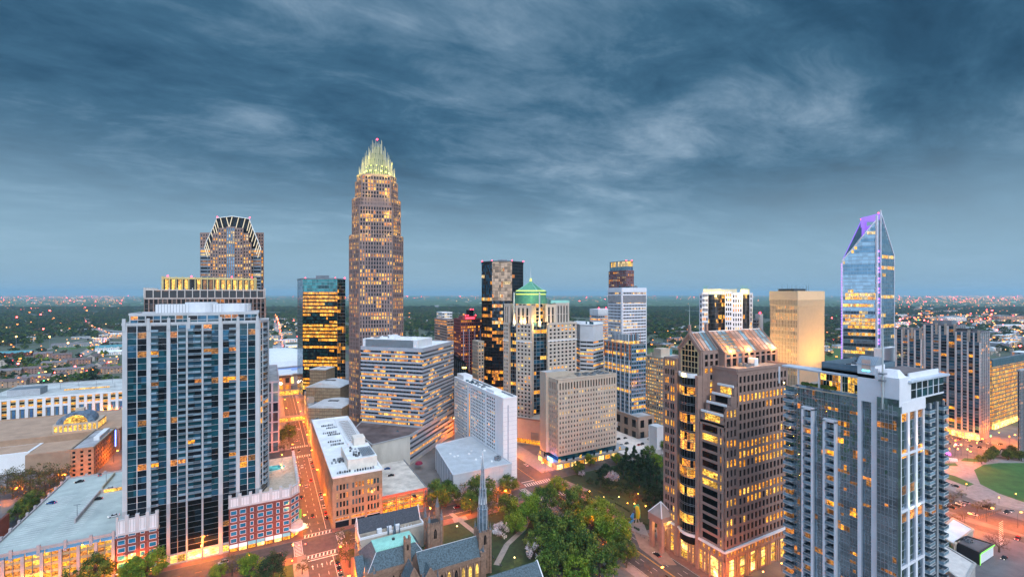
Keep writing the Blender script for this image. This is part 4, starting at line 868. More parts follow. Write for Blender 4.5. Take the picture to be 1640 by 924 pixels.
def slope_black():
 d = 480; P = lambda px, dd=0: D(px, d+dd); z = lambda py: H-(py-471)*d/F
 b = Bld('glass_building', 'black glass building with a sloping faceted roof behind the silver banded block', 'building', *P(740, 10)); poly = [P(722, 0), P(745, 0), P(754, 6), P(754, 40), P(722, 40)]
 b.part('wall').prism(poly, 0, 0, GK, topz=[z(565), z(580), z(606), z(606), z(560)])
 for k in range(8): b.part('mullion').prism([P(724+k*3, -.3), P(724.25+k*3, -.3), P(724.25+k*3, 0), P(724+k*3, 0)], 0, z(572+k*1.8), GREYMETAL)
 q = MB(); q.prism([P(740, -.4), P(747, -.4), P(747, 0), P(740, 0)], z(590), z(587.5), emit('lit_sign_yellow', (1, .8, .2), 3)); b.item('lit_sign', q, (*P(740), z(590)), 2); b.done()
slope_black()
b = simple('apartment_block', 'slim cream apartment block wedged left of the dark mirror tower', 757, 766, 775, 500, 548, STONEC, STONEC, dict(dark=[GD], lit=[LY, LA], p=.3), 3, 3.6, .5, .5, dpt=40); b.done()
b = simple('low_building', 'low orange lit brick building beneath the crimson brick tower', 722, 745, 762, 470, 632, mat('brown_stone', (.3, .22, .17)), STONEC, dict(dark=[GD], lit=[SHOP, LA], p=.8), 4, 5, .3, .4, z1=20, dpt=40); b.done()
b = simple('office_tower', 'pale gold floodlit tower of close vertical ribs in front of the spiked glass tower', 1234, 1277, 1319, 480, 490, mat('ivory_rib', (.62, .47, .3), .65, var=.04), STONEC, dict(dark=[GBR, GD], lit=[LA, LY, LP], p=.35, run=.8), 1.62, 3.9, .5, .12, nind=0, cat='tower', dp=.9, ds=.3)
x0, y0, x1, y1, zt = b.box; zq = Zy(x0, y0, 466); IV = mat('ivory_rib', (.62, .47, .3)); b.part('crown_wall').prism(rect(x0+.6, y0+.6, x1-.6, y1), zt, zq-9, GBR)
for p0, p1 in (((x0, y0), (x1, y0)), ((x0, y1), (x0, y0))):
 L, u, n = seg(p0, p1); b.part('crown_wall').obox(p0, u, n, -.8, L+.8, zq-9.5, zq, -.8, .85, IV)
 m = round(L/1.62)
 for k in range(m+1): b.part('crown_wall').obox(p0, u, n, k*L/m-.45, k*L/m+.45, zt, zq-9.4, -.2, .95, IV)
b.part('roof').prism(rect(x0, y0, x1, y1), zq-2, zq-.2, ROOF); b.part('roof').prism(rect(x0+8, y0+8, x1-20, y1-4), zq-.2, zq+2.5, DARKMETAL)
for k in range(14):
 q = MB(); x, y = R_.uniform(x0+3, x1-8), R_.uniform(y0+6, y1-3); q.tube([(x, y, zq-.2), (x, y, zq+R_.uniform(3, 8))], [.12, .06], DARKMETAL, 4); b.item('antenna', q, (x, y, zq), 1)
b.done(); GT_BOX = (x0, y0, x1, y1, zq)
for k in range(4):
 x = x0+6+k*(x1-x0-12)/3
 light((x, y0-36, 60), (1, .52, .13), 60000, 1.2, 'facade_floodlight', spot=((x, y0, 100), 1.9))
for k in range(2):
 light((x0-30, y0+6+k*16, 60), (1, .55, .18), 60000, 1.2, 'facade_floodlight', spot=((x0, y0+6+k*16, 100), 1.9))
def bow_tower():
 d = 520; P = lambda px, dd=0: D(px, d+dd); z = lambda py: H-(py-471)*d/F
 b = Bld('office_tower', 'white framed tower with bowed black glass bays and a bright yellow lit roof crown', 'tower', *P(1160, 15), nind=60)
 gl = dict(dark=[GD, GMIRD, GK], lit=[LY, LA], p=.3, run=.6); gk = dict(dark=[GK, GBR], lit=[LA, LY], p=.18, run=.7)
 def blk(a, c, da, dc, zt, cols, g=gl, m=SLATM, zb=0.):
  pl = [P(a, da), P(c, dc), P(c, dc+25), P(a, da+25)]
  b.part('wall').prism(pl, 0, zt, m); facade(b, pl[0], pl[1], zb, zt, cols, rep(26, [(.4, 'S'), (.6, 'G')], [(.3, 'S')]), m, m, g, .5, .35); roofcap(b, pl, zt, .6, m, ROOF); return pl
 blk(1120, 1125, 8, 7, z(471), [(.4, 'P'), (.6, 'G'), (.4, 'P')]); blk(1124, 1134, 2, 1, z(469), rep(3, [(.3, 'P'), (.7, 'G')], [(.3, 'P')]))
 blk(1161, 1172, -2, -1, z(468), rep(3, [(.3, 'P'), (.7, 'G')], [(.3, 'P')])); blk(1172, 1189, 0, 2, z(470), rep(4, [(.45, 'P'), (.55, 'G')], [(.45, 'P')])); blk(1200, 1205, 10, 12, z(470), [(.4, 'P'), (.6, 'G'), (.4, 'P')])
 def bow(a, c, dd, zt, n, m):
  pts = []
  for i in range(n+1):
   t = i/n; pts.append(P(a+(c-a)*t, dd-5*math.sin(math.pi*t)))
  pl = pts+[P(c, dd+20), P(a, dd+20)]; b.part('bow_wall').prism(pl, 0, zt, m)
  for i in range(n): facade(b, pts[i], pts[i+1], 0, zt, rep(3, [(.06, 'M'), (.94, 'G')]), rep(30, [(.1, 'm'), (.9, 'G')]), DARKMETAL, DARKMETAL, gk, .2, .2, mull=DARKMETAL)
 bow(1134, 1161, 2, z(472), 5, GK); bow(1189, 1200, 6, z(472), 3, mat('bronze_panel', (.14, .09, .04), .5, .3))
 glow = mat('crown_cream', (.7, .62, .42), .6); b.part('crown_wall').prism([P(1126, 6), P(1180, 6), P(1180, 26), P(1126, 26)], z(470), z(463), glow); b.part('crown_wall').prism([P(1186, 8), P(1200, 10), P(1200, 26), P(1186, 26)], z(472), z(463), glow)
 for k in range(8):
  q = MB(); q.prism([P(1137+k*3, 4.6), P(1138.6+k*3, 4.6), P(1138.6+k*3, 5.5), P(1137+k*3, 5.5)], z(470.5), z(467), emit('crown_window_light', (1, .75, .2), 5)); b.item('crown_window', q, (*P(1140, 5), z(468)), 2)
 for k in range(5):
  q = MB(); q.prism([P(1187+k*2.4, 6.6), P(1188.4+k*2.4, 6.6), P(1188.4+k*2.4, 7.5), P(1187+k*2.4, 7.5)], z(470.5), z(464), emit('crown_window_light', (1, .75, .2), 5)); b.item('crown_window', q, (*P(1190, 5), z(468)), 2)
 for k in range(14):
  q = MB(); px = 1127+k*1.1 if k < 6 else 1186+(k-6)*1.6; x, y = P(px, 9); q.tube([(x, y, z(464)), (x, y, z(457.5))], [.15, .08], mat('green_spike', (.2, .5, .3)), 4); b.item('crown_spike', q, (x, y, z(460)), 1)
 b.done(); light((*P(1150, -6), z(474)), (1, .7, .2), 16000, 1, 'crown_floodlight'); light((*P(1194, -4), z(474)), (1, .7, .2), 9000, 1, 'crown_floodlight')
bow_tower()
b = simple('small_tower', 'small grey block with a red beacon pylon left of the gold ribbed tower', 1206, 1212, 1222, 560, 512, GREYMETAL, GREYMETAL, dict(dark=[GD], lit=[LA], p=.1), 4, 4, .1, .5, dpt=20)
x0, y0, x1, y1, zt = b.box; b.part('pylon').box(x1-9, y0-2, 0, x1-3, y0+4, zt+7, CONCL); q = MB(); q.ball(x1-6, y0, zt+8.4, 1.1, RED); b.item('beacon', q, (x1, y0, zt), 1); b.done()
def spike_tower():
 d = 548; P = lambda px, dd=0: D(px, d+dd); z = lambda py: H-(py-471)*d/F
 b = Bld('skyscraper', 'tall pale glass tower with a slanted top, white edge frames and violet lights', 'tower', *P(1390, 20), nind=100)
 A0 = P(1349, 16); B0 = P(1404, 0); C0 = P(1410, 1); D0 = P(1432, 18); E0 = P(1428, 50); F0 = P(1356, 55)
 zl, zk, zr, za = z(416), z(362), z(408), z(338)
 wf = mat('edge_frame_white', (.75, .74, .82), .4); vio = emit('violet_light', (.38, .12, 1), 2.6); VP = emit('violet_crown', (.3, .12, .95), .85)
 b.part('wall').prism([A0, B0, C0, D0, E0, F0], 0, 0, GMIR, topz=[zl, z(352), z(352), zr, zr, zl])
 gu = dict(dark=[GMIR, GPALE, GMIR], lit=[LP, LY], p=.22, run=.8, rowvar=(.1, .5, 1.8, 2.6)); gd = dict(dark=[GMIRD, GMIR], lit=[LA, LY, LP], p=.55, run=.7)
 L, u, n = seg(A0, B0); nf = 50; fh = (z(352)-10)/nf
 for f in range(nf):
  zz = 10+f*fh; s0 = 0 if zz+fh < zl else (zz+fh-zl)/(z(352)-zl)*L
  if L-s0 < 2: continue
  k = max(1, int((L-s0)/2.6)); g = gu if zz > 135 else gd; pr = g['p']*R_.choice(g.get('rowvar', (.4, 1, 1.5))); st = R_.random() < pr; g = dict(g, dark=[R_.choice(g['dark'])])
  b.part('mullion').obox(A0, u, n, s0, L, zz-.18, zz+.18, .05, .2, GREYMETAL)
  for i in range(k):
   if R_.random() > .8: st = R_.random() < pr
   q = MB(); a, c = s0+(L-s0)*i/k, s0+(L-s0)*(i+.93)/k; q.obox(A0, u, n, a, c, zz+.3, zz+fh-.5, .02, .1, pick(g, st)); b.item('window', q, (A0[0]+u[0]*a, A0[1]+u[1]*a, zz), 5)
 facade(b, C0, D0, 10, zr, rep(8, [(.05, 'M'), (.95, 'G')]), rep(40, [(.12, 'm'), (.88, 'G')]), GREYMETAL, GREYMETAL, dict(dark=[GMIR, GPALE], lit=[LY, LA, LP], p=.25, run=.85, rowvar=(.1, .2, .4, 2.5)), .2, .2, mull=GREYMETAL)
 L2, u2, n2 = seg(C0, D0)
 for f in range(10):
  zz = zr+(z(345)-zr)*f/10; s1 = L2*(1-(f+1)/10.5); q = MB(); q.obox(C0, u2, n2, 0, s1, zz, zz+(z(345)-zr)/10-.4, -.4, .05, GMIR if f % 3 else GPALE); b.item('crown_pane', q, (*C0, zz), 6)
 fr = b.part('edge_frame')
 def bar(p, za_, q, zb_, r=1.0, m=wf): fr.tube([(p[0], p[1], za_), (q[0], q[1], zb_)], [r, r], m, 4)
 o = lambda p, k=.8: (p[0]+n[0]*k, p[1]+n[1]*k)
 bar(o(A0), 0, o(A0), zl, .7); bar(o(A0), zl, o(B0), z(352), .8); bar(o(B0), 0, o(B0), z(345), 1.4); bar(o(C0), 0, o(C0), za+1, .9); bar(D0, 0, D0, zr, .7); bar(D0, zr, C0, za, .7)
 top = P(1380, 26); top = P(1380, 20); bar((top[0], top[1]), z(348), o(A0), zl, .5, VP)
 b.part('crown_panel').face([(*o(A0), zl), (*P(1380, 5), z(377)), (*P(1380, 20), z(349))], GMIR)
 for k in range(44):
  q = MB(); p = P(1407, -.6); zz = 14+k*4.1; q.box(p[0]-.9, p[1]-.5, zz, p[0]+.9, p[1]+.3, zz+2.2, vio if k % 3 else GMIR); b.item('accent_light', q, (*p, zz), 3)
 for k in range(50):
  q = MB(); p = P(1347.6, 15.5); zz = 4+k*3.5; q.box(p[0]-.2, p[1]-.2, zz, p[0]+.2, p[1]+.2, zz+2.4, vio); b.item('accent_light', q, (*p, zz), 2)
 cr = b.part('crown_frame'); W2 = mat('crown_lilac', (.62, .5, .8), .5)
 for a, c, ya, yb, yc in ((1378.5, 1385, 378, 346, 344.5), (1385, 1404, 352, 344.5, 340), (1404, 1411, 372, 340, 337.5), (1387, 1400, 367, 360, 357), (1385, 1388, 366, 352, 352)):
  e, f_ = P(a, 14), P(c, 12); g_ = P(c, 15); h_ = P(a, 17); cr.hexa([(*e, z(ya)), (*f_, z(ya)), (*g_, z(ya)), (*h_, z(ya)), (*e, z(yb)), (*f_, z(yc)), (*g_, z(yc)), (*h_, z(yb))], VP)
 for px, py, dd in ((1379, 346, 25), (1407, 338, 14)):
  q = MB(); q.ball(*P(px, dd), z(py), .7, RED); b.item('beacon', q, (*P(px), z(py)), 1)
 b.done()
spike_tower()
b = simple('low_building', 'white blank low building at the foot of the spiked glass tower', 1400, 1412, 1440, 500, 560, WHITE, WHITE, dict(dark=[WHITE], lit=[WHITE], p=0), 20, 20, .4, .4, dpt=30, top=ROOFW); b.done()
def right_condos():
 x0, y0, x1, y1 = 599., 170.4, 630., 300.
 L = 'grey beige stepped slab condo tower with close white piers, above the oval lawn'
 b = Bld('condo_tower', L, 'tower', x0+10, y0+50, nind=100)
 x0, y0 = D(1570, 434); x1 = y0*T(1588)
 PI_ = mat('ivory_pier', (.6, .58, .56), .8, var=.06); DK = mat('grey_brown_wall', (.17, .17, .19), .8)
 gl = dict(dark=[GT, GB, GPALE, GD, GB], lit=[LA, LO, LDIM], p=.1, run=.1)
 def sl(ya, yb, ztop, xin, n):
  n = max(4, round((yb-ya)/6.3))
  poly = rect(x0+xin, ya, x0+xin+22, yb); b.part('wall').prism(poly, 0, ztop, DK)
  cols = []
  for i in range(n): cols += [(1.5, 'P'), (4.2, 'G')] if i % 3 != 1 else [(1.5, 'P'), (4.2, 'B')]
  cols = [(w, 'P' if k == 'W' else k) for w, k in cols]+[(.9, 'P')]
  nf = round((ztop-7)/3.05)
  facade(b, poly[3], poly[0], 7, ztop, cols, rep(nf, [(.5, 'S'), (2.5, 'G')], [(.4, 'S')]), PI_, DK, gl, .7, .25, bal=(GREYMETAL, RAILG), bald=.9)
  facade(b, poly[0], poly[1], 7, ztop, rep(4, [(.5, 'P'), (2.3, 'G'), (.4, 'M'), (2.3, 'G')], [(.5, 'P')]), rep(nf, [(.5, 'S'), (2.5, 'G')], [(.4, 'S')]), PI_, DK, gl, .5, .3)
  facade(b, poly[3], poly[0], 0, 7, rep(n*2, [(1, 'P'), (3, 'G')], [(1, 'P')]), [(5, 'G'), (1.5, 'S')], PI_, PI_, dict(dark=[SHOP], lit=[SHOP, LY], p=.9), .8, .5, name='shop_window')
  roofcap(b, poly, ztop, 1.2, DK, ROOF)
  for k in range(int((yb-ya)/7)): b.part('parapet').box(x0+xin-.9, ya+k*7, ztop-9, x0+xin+.2, ya+1.8+k*7, ztop+2.2, mat('tan_cap', (.42, .36, .3)))
 ye = lambda px: x0/T(px)
 sl(y0, ye(1530), Zy(x0, y0, 533), 0, 7); sl(ye(1530), ye(1478), Zy(x0, ye(1500), 521), 2, 9); sl(ye(1478)+1, ye(1434), Zy(x0, ye(1460), 528), 0, 9)
 b.part('penthouse').box(x0+6, ye(1520), Zy(x0, ye(1500), 521), x0+18, ye(1490), Zy(x0, ye(1500), 521)+5, GREYMETAL); b.part('penthouse').box(x0+2, y0+6, Zy(x0, y0, 533), x0+14, y0+26, Zy(x0, y0, 533)+3, DARKMETAL); b.done()
right_condos()
b = simple('lit_office', 'wide amber lit office building at the right edge, every floor glowing', 1586, 1588, 1660, 470, 577, GREYMETAL, GREYMETAL, dict(dark=[LA, LA, LY], lit=[LY, LA], p=.8, run=.5, rowvar=(.6, 1, 1.3)), 3.4, 4.1, .06, .25, nind=60, dpt=40, top=ROOF)
x0, y0, x1, y1, zt = b.box; b.part('crown').box(x0-.7, y0-.9, zt-7, x1, y0-.1, zt+.5, GPALE); b.part('lit_arcade').box(x0-.7, y0-2.5, 1, x1, y0-.6, 5.5, SHOP); units(b, x0, y0+5, x1, y0+30, zt, 12, STONEB, 4, smax=9); b.done()
b = simple('apartment_block', 'dark balconied apartment block cut by the right edge of the picture', 1630, 1633, 1660, 385, 594, CONC, DARKMETAL, dict(dark=[GK, GD], lit=[LA, LO], p=.1), 3.2, 3.2, .3, .4, nind=40, dpt=30); b.done()
def gabled_tower():
 x0, y0, x1, _ = 194.8, 145.2, 245., 0
 y0 = D(1160, 220)[1]; x0 = D(1160, 220)[0]; x1 = y0*T(1260)
 b = Bld('granite_tower', 'pinkish granite tower with a gabled glass roof and curved dark glass bay', 'tower', (x0+x1)/2, y0+17, nind=100)
 S = STONEP; ZT = lambda x, y, py: Zy(x, y, py)
 zc = ZT(x0, y0, 882)          # cornice above street floors
 y1 = x0/T(1077)
 zA = ZT(x0, y0+0, 655); zM = ZT(x0+10, y0+1, 594)
 gl = dict(dark=[GK, GD, GK], lit=[LA, LY, LA], p=.34, run=.72, rowvar=(0, .2, .6, 1.6, 2.4))
 gw = dict(dark=[GK], lit=[LA, LY], p=.3, run=.6, rowvar=(0, .3, 1, 2.5))
 fl = 4.75
 m0 = (x0+9.5, y0); pm = rect(x0+9.5, y0, x1, y1)
 nf = round((zM-zc)/fl)
 b.part('wall').prism(pm, 0, zM, S)
 n = 13
 facade(b, (x0+9.5, y0), (x1, y0), zc, zM-1.6, rep(n, [(.4, 'P'), (.6, 'G')], [(.4, 'P')]), rep(nf, [(.3, 'S'), (.7, 'G')], [(.25, 'S')]), S, S, gl, .5, .42)
 facade(b, (x0, y0), (x0+9.5, y0), zc, zA, rep(3, [(.42, 'P'), (.58, 'G')], [(.42, 'P')]), rep(round((zA-zc)/fl), [(.3, 'S'), (.7, 'G')], [(.25, 'S')]), S, S, gl, .55, .5)
 b.part('wall').prism(rect(x0, y0, x0+9.6, y1), 0, zA-8, S)
 roofcap(b, pm, zM, 1.2, S, mat('terrace_roof', (.36, .3, .25), .9, var=.3, scale=.2)); units(b, x0+22, y0+5, x0+40, y0+14, zM, 4, GREYMETAL, 2.4)
 for k in range(4):
  zz = zA-8+k*4.4+4.4; xx = x0+2.6*k; b.part('wall').prism(rect(xx, y0+.01*k, x0+9.7, y0+14-1.2*k), zA-9, zz, S)
  facade(b, (xx, y0+13-1.2*k), (xx, y0), zz-4.2, zz-.6, [(2, 'P'), (9, 'G'), (2.2, 'P')], [(.4, 'S'), (3, 'G')], S, S, dict(dark=[GK], lit=[LA, LY], p=.8, rowvar=(1,)), .3, .2)
  b.part('terrace_rail').box(xx-.6, y0+.4, zz-.2, xx-.1, y0+13-1.2*k, zz+.9, WHITE)
 ya, yb, yc_, yd = y0, y0+11.5, y0+15.5, y1
 facade(b, (x0, yb+4), (x0, ya), zc, zA-9, [(.7, 'P'), (.6, 'G'), (.9, 'P'), (6.6, 'G'), (.9, 'P'), (.6, 'G'), (.9, 'P')], rep(round((zA-9-zc)/fl), [(.28, 'S'), (.72, 'G')], [(.2, 'S')]), S, S, gw, .6, .45)
 by0, by1 = y0+15.5, y0+27.5; cyb = (by0+by1)/2; zb0 = zc+.5; zb1 = ZT(x0, cyb, 603)
 R = 7.2; pts = []
 for i in range(9):
  t = math.radians(-52+104*i/8); pts.append((x0+R*math.cos(math.radians(52))-R*math.cos(t), cyb-R*math.sin(t)*.98))
 bay = [(x0+3, by1), *[(p[0], p[1]) for p in pts], (x0+3, by0)]
 bay = [p for p in bay]
 b.part('bay_wall').prism([(x0+6, by1+.2)]+[(p[0], p[1]) for p in pts]+[(x0+6, by0-.2)], zc-5, zb1, GK)
 nb = round((zb1-zb0)/fl); rl = [v for _ in range(nb+2) for v in [R_.random() < .34]*4]
 for i in range(8):
  p0, p1 = pts[i], pts[i+1]
  facade(b, p0, p1, zb0, zb1, [(.03, 'M'), (.97, 'G')], rep(nb, [(.05, 'm'), (.12, 'G'), (.04, 'm'), (.79, 'G')]), WHITEM, WHITEM, dict(dark=[GK], lit=[LA, LY, LO], p=.4, run=.9, rowvar=(0, 0, .3, 1, 2.6)), .2, .18, mull=GREYMETAL, name='bay_window', rl=rl)
  L, u, nn = seg(p0, p1); b.part('bay_band').obox(p0, u, nn, -.1, L+.1, zb1, zb1+2.2, -.4, .5, WHITE); b.part('bay_band').obox(p0, u, nn, -.1, L+.1, zc-1, zc+.3, -.4, .6, WHITE)
 for a, c in ((by0-1.4, by0+.2), (by1-.2, by1+1.6)): b.part('wall').box(x0-1.6, a, 0, x0+6, c, zb1+1.5, S)
 facade(b, (x0, y1+6), (x0, by1+1.6), zc, ZT(x0, y1, 575), rep(2, [(.9, 'P'), (.9, 'G'), (.3, 'P'), (.9, 'G')], [(.9, 'P')]), rep(19, [(.34, 'S'), (.66, 'G')], [(.2, 'S')]), S, S, gl, .5, .4)
 b.part('wall').prism(rect(x0+.0, by1+1.6, x0+14, y1+6), 0, ZT(x0, y1, 573), S)
 zg0 = zb1+2.0; zs = ZT(x0, cyb, 560); za = ZT(x0, cyb, 534)
 gy0, gy1 = by0-1.2, by1+1.4
 gx0, gx1 = x0+1.2, x0+15.5
 gm = b.part('gable_wall')
 for xx in (gx0,): gm.hexa([(xx, gy0, zg0-4), (xx+.8, gy0, zg0-4), (xx+.8, gy1, zg0-4), (xx, gy1, zg0-4), (xx, gy0, zs), (xx+.8, gy0, zs), (xx+.8, gy1, zs), (xx, gy1, zs)], S)
 cyg = (gy0+gy1)/2
 k = len(gm.v); gm.face([(gx0, gy1, zs), (gx0, gy0, zs), (gx0, cyg, za)], S)
 gm.box(gx0+.8, gy0, zg0-4, gx1, gy1, zs-.02, S)
 YL = emit('gable_glow', (1, .62, .08), 1.3)
 gmw = b.part('gable_window')
 for i in range(5):
  yy = gy0+2.2+i*(gy1-gy0-4.4)/5; w = (gy1-gy0-4.4)/5-.5
  top = zs+(za-zs)*(1-abs((yy+w/2-cyg)/((gy1-gy0)/2)))-3.4
  for j in range(6):
   za_ = zg0+.4+j*2.9; zb_ = min(za_+2.4, top)
   if zb_ > za_+.4:
    q = MB(); q.box(gx0-.12, yy, za_, gx0-.03, yy+w, zb_, GK); b.item('gable_pane', q, (gx0, yy, za_), 5)
 gmw.face([(gx0-.02, gy1-1.6, zg0), (gx0-.02, gy0+1.6, zg0), (gx0-.02, gy0+1.6, zs-1), (gx0-.02, cyg, za-3.0), (gx0-.02, gy1-1.6, zs-1)], mat('gold_stone', (.6, .45, .25)))
 for s in (0, 1):
  e = gy0 if s == 0 else gy1; b.part('gable_coping').tube([(gx0-.3, e, zs), (gx0-.3, cyg, za)], [.7, .7], S, 4)
 b.part('finial').box(gx0-.6, cyg-.6, za-1, gx0+.6, cyg+.6, za+4.5, S); b.part('finial').tube([(gx0, cyg, za+4), (gx0, cyg, za+15)], [.16, .05], STEEL, 5)
 RP = [glassm('rose_roof_pane', (.7, .3, .17), .35, .1, .5), glassm('blue_roof_pane', (.24, .36, .4), .3, .2, .5), glassm('rose_roof_pane2', (.6, .36, .26), .35, .2, .5)]
 def glass_roof(xa, xb, ya_, yb_, z0_, zr, n, name='glass_roof', grid=()):
  ym = (ya_+yb_)/2; g = b.part(name)
  for i in range(n):
   a, c = xa+(xb-xa)*i/n, xa+(xb-xa)*(i+1)/n; m = RP[(i*5+i//3) % 3]
   for s, e in ((1, ya_), (-1, yb_)):
    q = MB(); pts4 = [(a+.2, e, z0_), (c-.2, e, z0_), (c-.2, ym, zr), (a+.2, ym, zr)]
    q.face(pts4 if s == 1 else pts4[::-1], m); b.item('roof_pane', q, ((a+c)/2, e, z0_), 6 if s == 1 else 1)
    b.part('roof_rib').tube([(a, e, z0_+.1), (a, ym, zr+.15)], [.28, .28], S, 4)
    if s == 1 and i in grid:
     for r in range(1, 7):
      t = r/7.5; yy, zz = e+(ym-e)*t, z0_+(zr-z0_)*t; b.part('roof_rib').box(a+.1, yy-.5, zz+.02, c-.1, yy+.35, zz+.22, mat('gold_louvre', (.4, .27, .1)))
  for xx in (xa, xb):
   b.part('roof_rib').tube([(xx, ya_-.3, z0_), (xx, ym, zr+.4)], [.55, .55], S, 4); b.part('roof_rib').tube([(xx, yb_, z0_), (xx, ym, zr+.4)], [.55, .55], S, 4)
  g.tube([(xa, ym, zr+.3), (xb, ym, zr+.3)], [.3, .3], WHITEM, 4)
  g.face([(xb, ya_, z0_), (xb, yb_, z0_), (xb, ym, zr)], S); g.face([(xa, yb_, z0_), (xa, ya_, z0_), (xa, ym, zr)], S)
  g.box(xa+.4, ya_+.4, z0_-.6, xb-.4, yb_-.4, z0_-.2, mat('attic_floor', (.5, .35, .25)))
 glass_roof(gx0+.9, gx1-2, gy0, gy1, zs, za, 4)
 b.part('finial').box(gx1-2, cyg-.7, za-1, gx1-.6, cyg+.7, za+4.5, S)
 qx0, qx1, qy0, qy1 = gx1-1, (y0+12)*T(1241), y0+11, y0+31
 zd = ZT(qx0, qy0, 566); zr = ZT((qx0+qx1)/2, (qy0+qy1)/2, 529)
 facade(b, (qx0, qy0), (qx1, qy0), zM, zd, rep(9, [(.3, 'P'), (.7, 'G')], [(.3, 'P')]), [(4, 'G'), (.7, 'S'), (1.3, 'G'), (.8, 'S')], S, S, dict(dark=[GPALE, GMIRD, GK], lit=[GPALE], p=.3), .5, .4)
 b.part('attic_wall').prism(rect(qx0, qy0, qx1, qy1), zM, zd, S)
 glass_roof(qx0, qx1, qy0, qy1, zd+.3, zr, 13, 'glass_roof', (0, 1, 2, 3))
 b.part('window_hoist').box(qx0+18, qy0-5, zM, qx0+21, qy0-1, zM+4, WHITE)
 facade(b, (gx0+.8, gy0), (gx1, gy0), zA-4, zs-1, rep(3, [(.4, 'P'), (.6, 'G')], [(.4, 'P')]), rep(8, [(.3, 'S'), (.7, 'G')], [(.3, 'S')]), S, S, gl, .4, .3)
 ar = dict(dark=[SHOP], lit=[SHOP, LY], p=.9, rowvar=(1,))
 for p0, p1, m in (((x0, y0), (x1, y0), 6), ((x0, y1+6), (x0, y0), 4)):
  L, u, nn = seg(p0, p1)
  b.part('cornice').obox(p0, u, nn, -1 if m == 6 else 0, L+1, zc-.6, zc+.3, 0, 1.5, WHITE)
  facade(b, p0, p1, zc-4.6, zc-.6, rep(m*3, [(.6, 'P'), (.5, 'G')], [(.6, 'P')]), [(.8, 'S'), (2.2, 'G'), (.9, 'S')], S, S, dict(dark=[LA], lit=[LY, LA], p=.5), .6, .5)
  cols = rep(m, [(1.0, 'P'), (.8, 'G'), (.7, 'P'), (4.2, 'G'), (.7, 'P'), (.8, 'G')], [(1.0, 'P')])
  facade(b, p0, p1, .2, zc-4.6, cols, [(.6, 'S'), (4, 'G'), (.4, 'm'), (3.2, 'G'), (.3, 'm'), (1.4, 'G'), (1, 'S')], S, S, ar, .9, .4, mull=GREYMETAL, name='shop_window')
 pxx, pyy = x0-6, y1+2
 po = b.part('portico')
 for dx in (0, 6):
  for dy in (0, 7): po.box(pxx+dx-1, pyy+dy-1, 0, pxx+dx+1, pyy+dy+1, 15, S)
 po.box(pxx-1.5, pyy-1.5, 15, pxx+7.5, pyy+8.5, 19, S); po.frus(rect(pxx-1.5, pyy-1.5, pxx+7.5, pyy+8.5), 19, rect(pxx+2.7, pyy+3.2, pxx+3.3, pyy+3.8), 25, mat('portico_glass', (.3, .25, .22), .4))
 for e in ((pxx-1.5, pyy-1.5), (pxx+7.5, pyy-1.5), (pxx-1.5, pyy+8.5)): po.tube([(*e, 19), (pxx+3, pyy+3.5, 25.5)], [.3, .3], WHITEM, 4)
 b.part('portico_light').box(pxx, pyy-1.62, 15.2, pxx+6, pyy-1.52, 16.5, SHOP)
 b.done()
 light((gx0-4.5, cyg, zg0-.5), (1, .6, .1), 7000, .5, 'gable_floodlight')
 light((qx0+6, qy0-1.2, zd+1.2), (1, .42, .1), 6500, .4, 'roof_floodlight'); light((qx0+20, qy0-1.2, zd+1.2), (1, .42, .1), 6500, .4, 'roof_floodlight'); light((qx1-4, qy0-1.2, zd+1.2), (1, .42, .1), 6500, .4, 'roof_floodlight')
 light((pxx+3, pyy+3, 12), (1, .55, .15), 1600, .4, 'portico_lamp')
 return x0, y0, x1, y1
GAB = gabled_tower()
